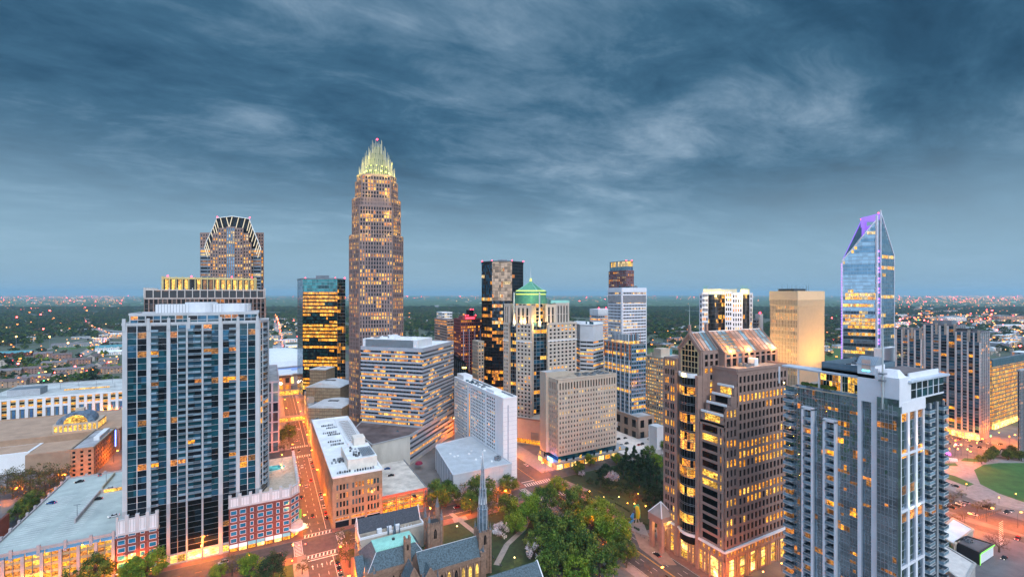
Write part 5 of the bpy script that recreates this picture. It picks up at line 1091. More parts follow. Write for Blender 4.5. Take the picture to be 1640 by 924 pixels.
def mast_condo():
 d = 157.; x0, y0 = D(1440, d); yL = x0/T(1258); x1 = y0*T(1510)
 b = Bld('condo_tower', 'white framed glass condo tower with a rooftop mast in the right foreground', 'tower', (x0+x1)/2, (y0+yL)/2, nind=100)
 W = mat('white_panel', (.74, .75, .8), .55, var=.05, scale=.2)
 Y = lambda px: x0/T(px); X = lambda px: y0*T(px)
 zw = Zy(x0, Y(1300), 624); ztop = Zy(x0, Y(1378), 636)
 zt = zw; base = 17.
 b.part('wall').prism(rect(x0, y0, x1, yL-2), 0, zt, GK)
 gl = dict(dark=[GREF], lit=[LO, LDIM, LA, LDIM, LDIM], p=.2, run=.6)
 gg = dict(dark=[GREF], lit=[LDIM, LO], p=.07, run=.6)
 nf = round((zt-base)/3.25); mu = mat('slim_mullion', (.3, .33, .36), .5)
 def seg_(a, c): return (x0, Y(a)), (x0, Y(c))
 def strip(a, c, cols, g, za=base, zb=zt, off=0., **k):
  p0, p1 = seg_(a, c); p0 = (p0[0]-off, p0[1]); p1 = (p1[0]-off, p1[1])
  f = max(1, round((zb-za)/3.25)); facade(b, p0, p1, za, zb, cols, rep(f, [(.14, 'm'), (1.1, 'G'), (.07, 'm'), (2.0, 'G')]), W, W, g, .3, .2, mull=mu, **k)
 def bstrip(a, c, cols, g, za=base, zb=zt): 
  p0, p1 = seg_(a, c); f = max(1, round((zb-za)/3.25)); facade(b, p0, p1, za, zb, cols, rep(f, [(.3, 'S'), (2.95, 'G')]), W, W, g, .4, .25, bal=(CONCL, RAILG), bald=1.9)
 bstrip(1258, 1272, [(3, 'B')], gg)
 strip(1272, 1287, rep(3, [(.05, 'M'), (1, 'G')]), gg)
 bstrip(1290, 1302, [(3, 'B')], gl, base+2, zt-9)
 strip(1286, 1306, rep(4, [(.05, 'M'), (1, 'G')]), gg, zt-6.9, zt); strip(1320, 1343, rep(4, [(.05, 'M'), (1, 'G')]), gl, zt-9.9, zt)
 strip(1305, 1321, rep(3, [(.05, 'M'), (1, 'G')]), gg)
 bstrip(1325, 1339, [(3, 'B')], gl, base+2, zt-12)
 strip(1342, 1361, rep(4, [(.05, 'M'), (1, 'G')]), gl)
 strip(1361, 1376, rep(3, [(.05, 'M'), (1, 'G')]), gl)
 strip(1382, 1398, rep(3, [(.06, 'M'), (1, 'G')]), gl)
 strip(1409, 1440, rep(5, [(.05, 'M'), (1, 'G')]), dict(gg, dark=[GREF]), off=2.0)
 b.part('glass_bay').box(x0-2.0, y0-.5, 0, x0, Y(1409), zt+2, GREF)
 fr = b.part('white_frame')
 def vbar(a, c, za, zb, dp=1.0): fr.box(x0-dp, Y(c), za, x0+.2, Y(a), zb, W)
 for a, c, za, zb in ((1287, 1290, base+2, zt-7.5), (1302, 1305, base+2, zt-7.5), (1321, 1325, base+1.5, zt-10.5), (1339, 1342, base+1.5, zt-10.5)): vbar(a, c, za, zb, 1.6)
 fr.box(x0-1.6, Y(1305), zt-8, x0+.2, Y(1287), zt-7, W); fr.box(x0-1.6, Y(1342), zt-11, x0+.2, Y(1321), zt-10, W)
 fr.box(x0-1.6, Y(1305), base+1.2, x0+.2, Y(1287), base+2, W); fr.box(x0-1.6, Y(1342), base+.8, x0+.2, Y(1321), base+1.5, W)
 zwh = Zy(x0, Y(1378), 582)
 vbar(1376, 1382, 0, zwh-1, 1.2); vbar(1398, 1409, 0, zwh-1, 1.2)
 zh = Zy(x0, y0, 611); zr = zwh
 fr.box(x0-1.3, y0-.6, zt-.5, x0+7, Y(1376), zh+1.2, W)
 fr.hexa([(x0-1.3, Y(1404), zh), (x0+6, Y(1404), zh), (x0+6, Y(1376), zh), (x0-1.3, Y(1376), zh), (x0-1.3, Y(1404), zr), (x0+6, Y(1404), zr), (x0+6, Y(1376), zr), (x0-1.3, Y(1376), zr)], W)
 zn = b.part('zinc_roof'); ZN = mat('zinc', (.3, .36, .42), .5, .4)
 zn.hexa([(x0-1.6, Y(1404)-.3, zr), (x0+3, Y(1404)-.3, zr), (x0+3, Y(1376)+.3, zr), (x0-1.6, Y(1376)+.3, zr), (x0+.9, Y(1404)-.3, zr+2.6), (x0+3, Y(1404)-.3, zr+2.7), (x0+3, Y(1376)+.3, zr+2.7), (x0+.9, Y(1376)+.3, zr+2.6)], ZN)
 for k in range(11):
  yy = Y(1404)+(Y(1376)-Y(1404))*k/10; zn.tube([(x0-1.6, yy, zr+.08), (x0+.9, yy, zr+2.7)], [.07, .07], GREYMETAL, 4)
 fr.hexa([(x0-1.2, y0-.5, zh), (x0+6, y0-.5, zh), (x0+6, Y(1414), zh), (x0-1.2, Y(1414), zh), (x0+1.2, y0+1.0, zr-1), (x0+3, y0+1.0, zr-1), (x0+3, Y(1416), zr-1), (x0-1.2, Y(1416), zr-1)], W)
 b.part('niche').box(x0-1.34, Y(1397), zh+2.6, x0-1.28, Y(1383), zh+6.5, mat('rosy_niche', (.75, .5, .42))); b.part('niche').box(x0-1.5, Y(1396), zh+2.4, x0-1.3, Y(1384), zh+2.75, emit('cyan_led', (.1, .8, 1), 4))
 q = b.part('mast'); mx, my = x0-1.9, Y(1418); q.tube([(mx, my, zt-2), (mx, my, zt+17), (mx, my, zt+32)], [.35, .28, .08], STEEL, 8)
 for zz in (zh-.3, zh+2): q.box(mx-1.3, my-.8, zz, mx+1.3, my+.8, zz+.5, GREYMETAL); 
 py0, py1 = Y(1376)+.3, Y(1275)
 zf = zt+.1; ze = Zy(x0, py0, 603)
 b.part('terrace').box(x0-.6, Y(1376), zt, x1, yL-2.2, zt+.25, STONEB)
 facade(b, (x0+4.5, py1-7), (x0+4.5, py0), zf+.2, ze-.6, rep(14, [(.08, 'M'), (1, 'G')]), [(.2, 'm'), (2, 'G'), (.1, 'm'), (2, 'G')], W, W, dict(dark=[GGR, LDIM, GK, LY], lit=[LY, LA], p=.4, rowvar=(1,)), .3, .2, mull=WHITEM, name='penthouse_window')
 b.part('penthouse').box(x0+4.6, py0, zf+.2, x1-4, py1-7, ze-.6, GK)
 for k in range(12):
  yy = py0+(py1-py0)*k/11; b.part('terrace_rail').box(x0-.35, yy-.04, zf+.2, x0-.25, yy+.04, zf+1.3, GREYMETAL)
 b.part('terrace_rail').box(x0-.33, py0, zf+.25, x0-.27, py1, zf+1.15, RAILG)
 ea = b.part('eave'); n = 10
 for k in range(n):
  a, c = py0+(yL+3-py0)*k/n, py0+(yL+3-py0)*(k+1)/n; fo = lambda y: x0-.8+3.2*((y-py0)/(yL+3-py0))**2
  ea.hexa([(fo(a), a, ze-.6), (x0+8, a, ze-.6), (x0+8, c, ze-.6), (fo(c), c, ze-.6), (fo(a), a, ze), (x0+8, a, ze), (x0+8, c, ze), (fo(c), c, ze)], mat('pale_eave', (.5, .55, .62), .5))
 for k in range(4): b.part('column').box(x0+1.2, py0+6+k*8, zf, x0+1.7, py0+6.5+k*8, ze-.6, W)
 sc = b.part('plant_screen'); BL = mat('blue_grey_screen', (.13, .2, .25), .6, .2); sx0, sx1, sy0, sy1 = x0+2.6, x1-6, py0+.3, Y(1310)
 for p0, p1 in (((sx0, sy0), (sx1, sy0)), ((sx0, sy1), (sx0, sy0)), ((sx1, sy1), (sx0, sy1)), ((sx1, sy0), (sx1, sy1))):
  L, u, nn = seg(p0, p1); sc.obox(p0, u, nn, 0, L, ze, ze+3.6, -.2, 0, BL); sc.obox(p0, u, nn, 0, L, ze+1.1, ze+1.2, 0, .06, GREYMETAL); sc.obox(p0, u, nn, 0, L, ze+2.3, ze+2.4, 0, .06, GREYMETAL)
 b.part('roof').box(sx0, sy0, ze, sx1, sy1, ze+1.4, ROOFD); units(b, sx0+1, sy0+1, sx1-2, sy1-2, ze+1.4, 14, GREYMETAL, 1.6, smax=4); units(b, sx0+1, sy0+1, sx1-2, sy1-2, ze+1.4, 5, WHITEM, 1.6, smax=5)
 for k in range(30):
  q = MB(); yy = py1-1-R_.random()*12; q.ball(x0+2.4+R_.random(), yy, zf+1.4, R_.uniform(.5, 1.0), mat('roof_hedge', (.05, .1, .015), .9, var=.5, scale=3)); b.item('hedge_plant', q, (x0, yy, zf), 1)
 for k in range(5): b.part('terrace_lamp').box(x0+1.2, py0+4+k*6, zf+.3, x0+1.5, py0+4.3+k*6, zf+.8, emit('terrace_glow', (1, .8, .3), 18))
 XX = lambda px: y0*T(px); 
 cols = [(.3, 'P'), (2.4, 'G'), (.9, 'P'), (2.4, 'G'), (.9, 'P'), (2.4, 'G'), (.5, 'P')]
 xe = XX(1478)
 facade(b, (x0, y0-.02), (xe, y0-.02), 0, zt-3, cols, rep(round(zt/3.25), [(.12, 'm'), (3.1, 'G')]), W, W, gl, .5, .2, mull=mu)
 facade(b, (x0+6.9, y0-.42), (x1-1, y0-.42), zt+.8, ze-.5, rep(6, [(.1, 'M'), (1, 'G')]), [(.4, 'S'), (2, 'G'), (.1, 'm'), (2, 'G')], W, W, dict(dark=[GD, GT], lit=[GD], p=0), .3, .2, mull=W)
 fr.box(x0+.4, y0-.7, zt-3, xe+.3, y0+.1, zt+.8, W); b.part('penthouse').box(x0+6.9, y0-.3, zt, x1-1, y0+14, ze-.5, GK); b.part('eave').box(x0+5, y0-1.6, ze-.5, x1+1.5, y0+14, ze+.2, mat('pale_eave', (.5, .55, .62))); b.part('roof').box(x0+9, y0+1, ze+.2, x1-2, y0+12, ze+1.6, ROOFD); b.part('parapet').box(x0+9, y0+.6, ze+.2, x1-2, y0+1, ze+2.2, W)
 for k in range(0, 5): fr.box(x0+.3, y0-.62, 6+k*19.5, xe, y0-.1, 6.7+k*19.5, W)
 facade(b, (xe, y0), (x1, y0), base-10, zt-2, [(2.6, 'B'), (.7, 'P'), (2.6, 'G'), (.7, 'P'), (2.6, 'B'), (.3, 'P')], rep(round((zt-base+8)/3.25), [(.3, 'S'), (2.95, 'G')]), CONC, CONC, gl, .5, .25, bal=(CONCL, RAILG), bald=2.0)
 pz = base; b.part('podium').box(x0-9, y0-12, 0, x1+3, yL+3, pz-2.0, mat('podium_dark', (.12, .12, .13), .5), skip=())
 b.part('podium_terrace').box(x0-9, y0-12, pz-2.0, x1+3, yL+3, pz-1.6, CONCL)
 facade(b, (x0-9, yL+3), (x0-9, y0-12), 0, pz-2, rep(14, [(.3, 'P'), (3.6, 'G')], [(.3, 'P')]), rep(5, [(.35, 'S'), (.9, 'G'), (.12, 'm'), (1.2, 'G')]), GREYMETAL, CONCL, dict(dark=[GK, GD], lit=[LDIM, LO], p=.15), .3, .3, mull=WHITEM, name='podium_window')
 b.part('glass_rail').box(x0-8.9, y0-12, pz-1.6, x0-8.8, yL+3, pz-.4, glassm('aqua_rail', (.1, .4, .45), .1, .2))
 facade(b, (x0-.02, yL-2), (x0-.02, Y(1376)), pz-1.6, base, rep(12, [(.1, 'M'), (1, 'G')]), [(1, 'G')], W, W, dict(dark=[glassm('aqua_glass', (.04, .22, .25), .1, .3)], lit=[LDIM], p=.1), .3, .2, mull=WHITEM)
 b.done()
 for px in (1457, 1468):
  light((XX(px), y0-2.2, 84), (1, .55, .35), 3500, .2, 'facade_uplight', spot=((XX(px), y0, 100), 1.2)); light((XX(px), y0-2.2, 62), (.75, 1, .4), 3500, .2, 'facade_uplight', spot=((XX(px), y0, 78), 1.2))
 return x0, y0, x1, yL
MAST = mast_condo()
b = simple('stone_annex', 'narrow pinkish stone annex at the left kerb of the long street', 429, 441, 446, 452, 585, mat('dusty_mauve', (.42, .34, .36), .7, var=.1), GREYMETAL, dict(dark=[GMIR, GPALE], lit=[LDIM], p=.1), 5, 7, .35, .15) if False else None
def annex():
 xa, xb = -1.5, 9.5; ya, yb = 455., 560.; z = Zy(xb, ya, 585); zz = 62
 b = Bld('stone_annex', 'narrow pinkish stone annex at the left kerb of the long street', 'building', xa, ya, nind=40)
 m = mat('dusty_mauve', (.42, .34, .36), .7, var=.1); tower(b, rect(xa, ya, xb, yb), 0, zz, m, m, dict(dark=[GMIR, GPALE, GD], lit=[LDIM], p=.15), 5.5, 9, .3, .12, nind=0) if False else tower(b, rect(xa, ya, xb, yb), 0, zz, m, m, dict(dark=[GMIR, GPALE, GD], lit=[LDIM], p=.15), 5.5, 9, .3, .12); b.done()
annex()
BAND = brickm('banded_brick', (.42, .32, .2), (.34, .25, .15), (.2, .14, .09), .35)
def halls():
 for lab, a, c, d, dl, z0, z1, arch in (('nearer banded tan hall with a gently folded pale roof beside the street', 493, 547, 430, 34, 0, 33, 2.), ('farther banded tan hall with an arched pale roof below the green glass tower', 490, 545, 470, 30, 0, 44, 4.), ('small white capped block nearest the foot of the green glass tower', 496, 522, 508, 20, 0, 56, .6)):
  p0, p1 = D(a, d), D(c, d-2); L, u, n = seg(p0, p1); b = Bld('banded_hall', lab, 'building', *p0)
  q = lambda s, dd: (p0[0]+u[0]*s-n[0]*dd, p0[1]+u[1]*s-n[1]*dd)
  b.part('wall').prism([q(0, 0), q(L, 0), q(L, dl), q(0, dl)], z0, z1, BAND)
  N = 8; RM = mat('pale_curved_roof', (.58, .6, .62), .6, var=.1)
  for k in range(N):
   s0, s1 = L*k/N-.4*(k == 0), L*(k+1)/N+.4*(k == N-1); h = lambda s: z1+arch*math.sin(math.pi*max(0, min(1, s/L)))
   b.part('roof').hexa([(*q(s0, -.8), z1-.3), (*q(s1, -.8), z1-.3), (*q(s1, dl), z1-.3), (*q(s0, dl), z1-.3), (*q(s0, -.8), h(s0)+.2), (*q(s1, -.8), h(s1)+.2), (*q(s1, dl), h(s1)+.2), (*q(s0, dl), h(s0)+.2)], RM)
  b.part('roof_slot').prism([q(L*.35, dl*.5), q(L*.65, dl*.5), q(L*.65, dl*.62), q(L*.35, dl*.62)], z1+arch, z1+arch+.5, DARKMETAL)
  for k in range(int(z1/3.4)): b.part('wall').obox(p0, u, n, 0, L, z0+2+k*3.4, z0+2.8+k*3.4, 0, .12, mat('brown_band', (.2, .13, .08)))
  b.done()
 xa = 36.; b = Bld('terrace_building', 'row of low stone terraces along the right kerb of the long street', 'building', xa, 450, nind=40)
 for k, (ya, yb, z, w) in enumerate(((428, 452, 14, 16), (452, 478, 22, 12), (478, 510, 28, 12), (510, 545, 34, 14))):
  b.part('wall').box(xa, ya, 0, xa+w, yb-.05, z, mat('terrace_stone', (.42, .33, .26), .8, var=.1)); b.part('roof').box(xa+.8, ya+.8, z, xa+w-.8, yb-.9, z+.3, ROOF)
  facade(b, (xa, yb), (xa, ya), 1, z-1, rep(4, [(1.4, 'P'), (4, 'G')], [(1.4, 'P')]), rep(max(1, int(z/5)), [(1.6, 'S'), (3, 'G')], [(1, 'S')]), STONEB, STONEB, dict(dark=[GD, LO], lit=[LA, SHOP], p=.5), .3, .25)
  units(b, xa+1.5, ya+2, xa+w-3, yb-3, z+.3, 3, GREYMETAL, 2)
 b.done()
halls()
def overbridge(y, z0, lab, h=5):
 b = Bld('skybridge', lab, 'bridge', 25, y); b.part('deck').box(9.6, y, z0, 36, y+5, z0+.8, mat('brown_stone', (.3, .22, .17))); b.part('glass').box(9.6, y+.3, z0+.8, 36, y+4.7, z0+h-.8, LY)
 b.part('roof').box(9.6, y-.2, z0+h-.8, 36, y+5.2, z0+h, mat('brown_stone', (.3, .22, .17)))
 for k in range(9): b.part('mullion').box(10+k*3.2, y+.1, z0+.8, 10.3+k*3.2, y+.3, z0+h-.8, DARKMETAL)
 b.done()
overbridge(520, 9, 'nearer enclosed footbridge glowing yellow across the long street'); overbridge(640, 12, 'farther enclosed footbridge across the long street near the arena', 7)
def arena():
 cx, cy = 10., 860.; b = Bld('arena', 'white curved roof sports arena at the far end of the long street', 'arena', cx, cy)
 W = mat('arena_white', (.78, .8, .82), .6, var=.05); n = 24
 b.part('wall').prism(ngon(cx, cy, 74, 40, 0, 60), 0, 26, mat('arena_wall', (.5, .46, .44), .7)); b.part('glass_band').prism(ngon(cx, cy-.5, 75, 40, 0, 61), 19, 23, emit('arena_blue', (.2, .35, .9), .8))
 rows = [(76, 27), (70, 34), (52, 42), (30, 47), (.1, 49)]
 for (r0, z0), (r1, z1) in zip(rows, rows[1:]): b.part('roof').frus(ngon(cx, cy, r0, 40, 0, r0*.82), z0, ngon(cx, cy, r1, 40, 0, r1*.82), z1, W, r1 < 1)
 b.part('roof').prism(ngon(cx, cy, 77, 40, 0, 63), 25.5, 27, W)
 b.part('lower_roof').hexa([(cx-60, cy-88, 20), (cx+50, cy-88, 17), (cx+50, cy-50, 17), (cx-60, cy-50, 20), (cx-60, cy-88, 22), (cx+50, cy-88, 18.5), (cx+50, cy-50, 18.5), (cx-60, cy-50, 22)], W)
 b.part('entrance').box(cx-50, cy-84, 0, cx+44, cy-52, 17, mat('arena_wall', (.5, .46, .44))); b.part('entrance').box(cx+2, cy-84.4, 3, cx+26, cy-84.05, 13, SHOP); b.done()
arena()
b = simple('hall', 'orange brick hall lit by a white lamp ending the long street', 432, 446, 474, 0, 0, STONEB, STONEB, G_OFF, 5, 5, .3, .4) if False else None
def endhall():
 b = Bld('entrance_hall', 'orange brick hall lit by a white lamp ending the long street', 'building', 20, 716); b.part('wall').box(-12, 716, 0, 30, 760, 26, mat('orange_brick', (.42, .2, .12))); b.part('roof').box(-14, 712, 26, 32, 762, 27.2, WHITE)
 for k in range(5): q = MB(); q.box(-9+k*8, 715.8, 3, -4+k*8, 715.95, 12, SHOP if k == 2 else LA); b.item('window', q, (0, 716, 5), 10); q = MB(); q.box(-9+k*8, 715.8, 15, -4+k*8, 715.95, 22, LO if k % 2 else GD); b.item('window', q, (0, 716, 5), 10)
 b.part('wall_lamp').box(16, 714.8, 14, 18, 715.6, 16, emit('street_white', (1, .85, .6), 60)); b.done()
endhall()
def dome_hall():
 z1 = 20; a = G(0, 745, 15); x1 = G(171, 672, z1)[0]; 
 BR = mat('tan_wall', (.36, .24, .16), .8, var=.12, scale=.2); TR = mat('tan_roof_membrane', (.42, .28, .19), .9, var=.15, scale=.1)
 ax, ay = G(112, 766, 0); bx0, by0 = G(112, 739, 12); 
 x0, y0 = D(150, 352); 
 yb = y0
 b = Bld('brick_building', 'brown brick block with rows of small dark windows behind the parking deck', 'building', x0-10, y0+15, nind=80)
 xl = y0*T(112); xr = x0; ye = xr/T(172)
 zt = Zy(xr, y0, 717); poly = rect(xl, y0, xr, y0+58)
 tower(b, poly, 0, zt, BRICKT, BRICKT, dict(dark=[GK, GD], lit=[LDIM], p=.05), 4.2, 3.7, .62, .5, dp=.2, ds=.15, top=ROOF)
 b.part('penthouse').box(xl+8, y0+22, zt, xr-2, y0+50, zt+3, ROOFW); b.part('sign_strip').box(xr+.1, y0+56, 6, xr+.5, y0+56.8, zt-1, emit('blue_sign', (.1, .25, 1), 8)); b.done()
 b = Bld('museum_hall', 'wide tan roofed hall with a blue barrel dome over a lit arched window', 'building', -180, y0+60, nind=40)
 xa, xb = xl-150, xr+2; ya, yb2 = y0+62, y0+150; zt = 19
 b.part('wall').box(xa, ya, 0, xb, yb2, zt, BR); b.part('roof').box(xa+.6, ya+.6, zt, xb-.6, yb2-.6, zt+.25, TR); 
 for p in ((xa, ya, xb, ya+.6), (xa, yb2-.6, xb, yb2), (xa, ya, xa+.6, yb2), (xb-.6, ya, xb, yb2)): b.part('parapet').box(p[0]-.1, p[1]-.1, zt-.5, p[2]+.1, p[3]+.1, zt+1, BR)
 b.part('white_wing').box(xa, ya-26, 0, xl-34, ya-.2, 15, WHITE); b.part('white_wing').box(xa+2, ya-24, 15, xl-36, ya-2, 15.3, TR)
 b.part('wall').box(xl-34, ya-34, 0, xl-.5, ya-.1, 14.5, BR); b.part('roof').box(xl-33.5, ya-33.5, 14.5, xl-1, ya-1, 14.8, TR)
 gx0, gx1 = G(88, 707, zt)[0], G(132, 700, zt)[0]; gy = ya+10; w = 30
 gx0 = gy*T(84); gx1 = gx0+w
 b.part('lit_gallery').box(gx0, gy, zt, gx1, gy+24, zt+7.5, STONEC)
 for k in range(9):
  q = MB(); q.box(gx0+1+k*3.2, gy-.12, zt+1, gx0+3+k*3.2, gy-.02, zt+6, LY); b.item('gallery_window', q, (gx0, gy, zt), 4); q = MB(); q.box(gx1+.02, gy+1+k*2.6, zt+1, gx1+.12, gy+2.6+k*2.6, zt+6, LY); b.item('gallery_window', q, (gx0, gy, zt), 4)
 dm = b.part('dome'); DB = mat('blue_grey_dome', (.13, .2, .28), .6, var=.4, scale=.5); n = 10
 cx = (gx0+gx1)/2; r = 13.
 for k in range(n):
  a0, a1 = math.pi*k/n, math.pi*(k+1)/n
  for s0, s1, f0, f1 in ((0, 8, 1, 1), (8, 22, 1, .8), (22, 26, .8, .3)):
   dm.face([(cx+r*f0*math.cos(a0), gy+s0, zt+7.5+9*f0*math.sin(a0)), (cx+r*f1*math.cos(a0), gy+s1, zt+7.5+9*f1*math.sin(a0)), (cx+r*f1*math.cos(a1), gy+s1, zt+7.5+9*f1*math.sin(a1)), (cx+r*f0*math.cos(a1), gy+s0, zt+7.5+9*f0*math.sin(a1))], DB)
 arc = [(cx+r*.62*math.cos(math.pi*k/12), gy-.1, zt+7.6+7*math.sin(math.pi*k/12)) for k in range(13)]
 dm.face([(cx+r*math.cos(math.pi*k/12), gy, zt+7.5+9*math.sin(math.pi*k/12)) for k in range(12, -1, -1)], DB); b.part('arched_window').face(arc[::-1], LY)
 b.part('dome').box(cx-3, gy+10, zt+15, cx+3, gy+14, zt+18.5, STONEC); b.done()
 b = Bld('low_building', 'dark flat roofed low building cut off by the left edge beside the parking deck', 'building', -150, 330); b.part('wall').box(-190, 308, 0, -132, 372, 13, mat('maroon_wall', (.2, .07, .05))); b.part('roof').box(-189.4, 308.6, 13, -132.6, 371.4, 13.3, ROOFD)
 for k in range(6): q = MB(); q.box(-131.95, 316+k*8, 3, -131.85, 319+k*8, 8, SHOP if k in (3, 4) else GD); b.item('window', q, (-132, 320, 5), 6)
 b.done(); return y0+150, xr
dome_hall()
def tile_garage():
 y0 = G(190, 668, 0)[1]; 
 y0 = 540.; xr = y0*T(199); xl = y0*T(-30); zt = Zy(xr, y0, 624)
 zt = 24.; y0 = G(193, 668, 0)[1]; 
 d0 = dep(xr, y0)
 b = Bld('parking_garage', 'long white garage with blue and yellow patterned panels behind the domed hall', 'parking deck', xr-60, y0+30, nind=100)
 xr = y0*T(200); xl = y0*T(-45); zt = Zy(xr, y0, 626); yb = y0+95
 TL = brickm('blue_tile_panel', (.02, .12, .3), (.06, .35, .45), (.12, .04, .22), .42, .4)
 b.part('wall').prism(rect(xl, y0+.5, xr, yb), 0, zt-.5, mat('deck_inside', (.35, .3, .2)))
 n = 18; w = (xr-xl)/n; fr = b.part('frame')
 for i in range(n):
  x = xl+i*w; tl = i % 4 != 3
  fr.box(x-1.3, y0-1.2, 0, x+1.3, y0+.5, zt, WHITE)
  if tl:
   fr.box(x+1.3, y0-1.0, 0, x+w-1.3, y0+.4, 2.5, WHITE); fr.box(x+1.3, y0-1, zt*.64, x+w-1.3, y0+.4, zt*.72, WHITE)
   q = MB(); q.box(x+2.2, y0-.4, 2.5, x+w-2.2, y0+.3, zt*.64, TL); b.item('tile_panel', q, (x, y0, 8), 40); lo = zt*.72
  else: lo = 1
  k = 0; zz = lo
  while zz < zt-2:
   q = MB(); q.box(x+1.3, y0-.1, zz, x+w-1.3, y0+.2, min(zz+1.7, zt-1), LA if k % 2 == 0 else GD); b.item('opening', q, (x, y0, zz), 5)
   fr.box(x+1.3, y0-.3, zz+1.7, x+w-1.3, y0+.2, zz+2.5, mat('yellow_slab', (.5, .42, .2))); zz += 3.1; k += 1
 fr.box(xl, y0-1.3, zt-.8, xr, y0+.5, zt+.9, WHITE)
 b.part('roof').box(xl, y0+.5, zt-.6, xr, yb, zt, mat('garage_roof', (.5, .52, .5), .9, var=.25, scale=.08))
 b.part('ramp').box(xr-62, y0+36, zt, xr-22, y0+37, zt+1.4, LY); b.part('parapet').box(xl, yb-.5, zt, xr, yb, zt+1.2, CONC)
 for k in range(11): b.part('light_pole').tube([(xl+10+k*(xr-xl-15)/10, y0+30+(k % 3)*18, zt), (xl+10+k*(xr-xl-15)/10, y0+30+(k % 3)*18, zt+7)], [.18, .12], GREYMETAL, 5)
 b.part('stair_tower').box(xl+18, y0+20, zt, xl+44, y0+40, zt+7, GREYMETAL)
 for k in range(9): b.part('stair_tower').box(xl+17.8, y0+19.8, zt+.5+k*.75, xl+44.2, y0+19.98, zt+.8+k*.75, WHITEM)
 b.done(); return (xl, y0, xr, yb, zt)
TG = tile_garage()
BSTONE = mat('brown_stone_ashlar', (.29, .18, .125), .85, var=.25, scale=.8)
SLATEG = mat('dark_slate', (.055, .06, .075), .8, var=.35, scale=1.5)
LEAD = mat('lead_spire', (.13, .19, .24), .55, .2, var=.4, scale=.8)
def gable_roof(mb, x0, y0, x1, y1, ze, zr, m, axis='x', ends=None, over=.3):
 if axis == 'x':
  ym = (y0+y1)/2
  mb.face([(x0, y0-over, ze), (x1, y0-over, ze), (x1, ym, zr), (x0, ym, zr)], m); mb.face([(x1, y1+over, ze), (x0, y1+over, ze), (x0, ym, zr), (x1, ym, zr)], m)
  if ends: mb.face([(x0, y1, ze), (x0, y0, ze), (x0, ym, zr-.05)], ends); mb.face([(x1, y0, ze), (x1, y1, ze), (x1, ym, zr-.05)], ends)
 else:
  xm = (x0+x1)/2
  mb.face([(x0-over, y1, ze), (x0-over, y0, ze), (xm, y0, zr), (xm, y1, zr)], m); mb.face([(x1+over, y0, ze), (x1+over, y1, ze), (xm, y1, zr), (xm, y0, zr)], m)
  if ends: mb.face([(x0, y0, ze), (x1, y0, ze), (xm, y0, zr-.05)], ends); mb.face([(x1, y1, ze), (x0, y1, ze), (xm, y1, zr-.05)], ends)
def lancet(b, x, y, z, w, h, m, frame=WHITE, ax='x'):
 q = MB(); pts = [(-w/2, 0), (w/2, 0), (w/2, h*.68), (w*.3, h*.87), (0, h), (-w*.3, h*.87), (-w/2, h*.68)]
 if ax == 'x': q.face([(x+a, y-.08, z+c) for a, c in pts], m); q.box(x-.05, y-.14, z, x+.05, y-.09, z+h*.8, BSTONE)
 else: q.face([(x-.08, y-a, z+c) for a, c in pts], m)
 b.item('gothic_window', q, (x, y, z), 20)
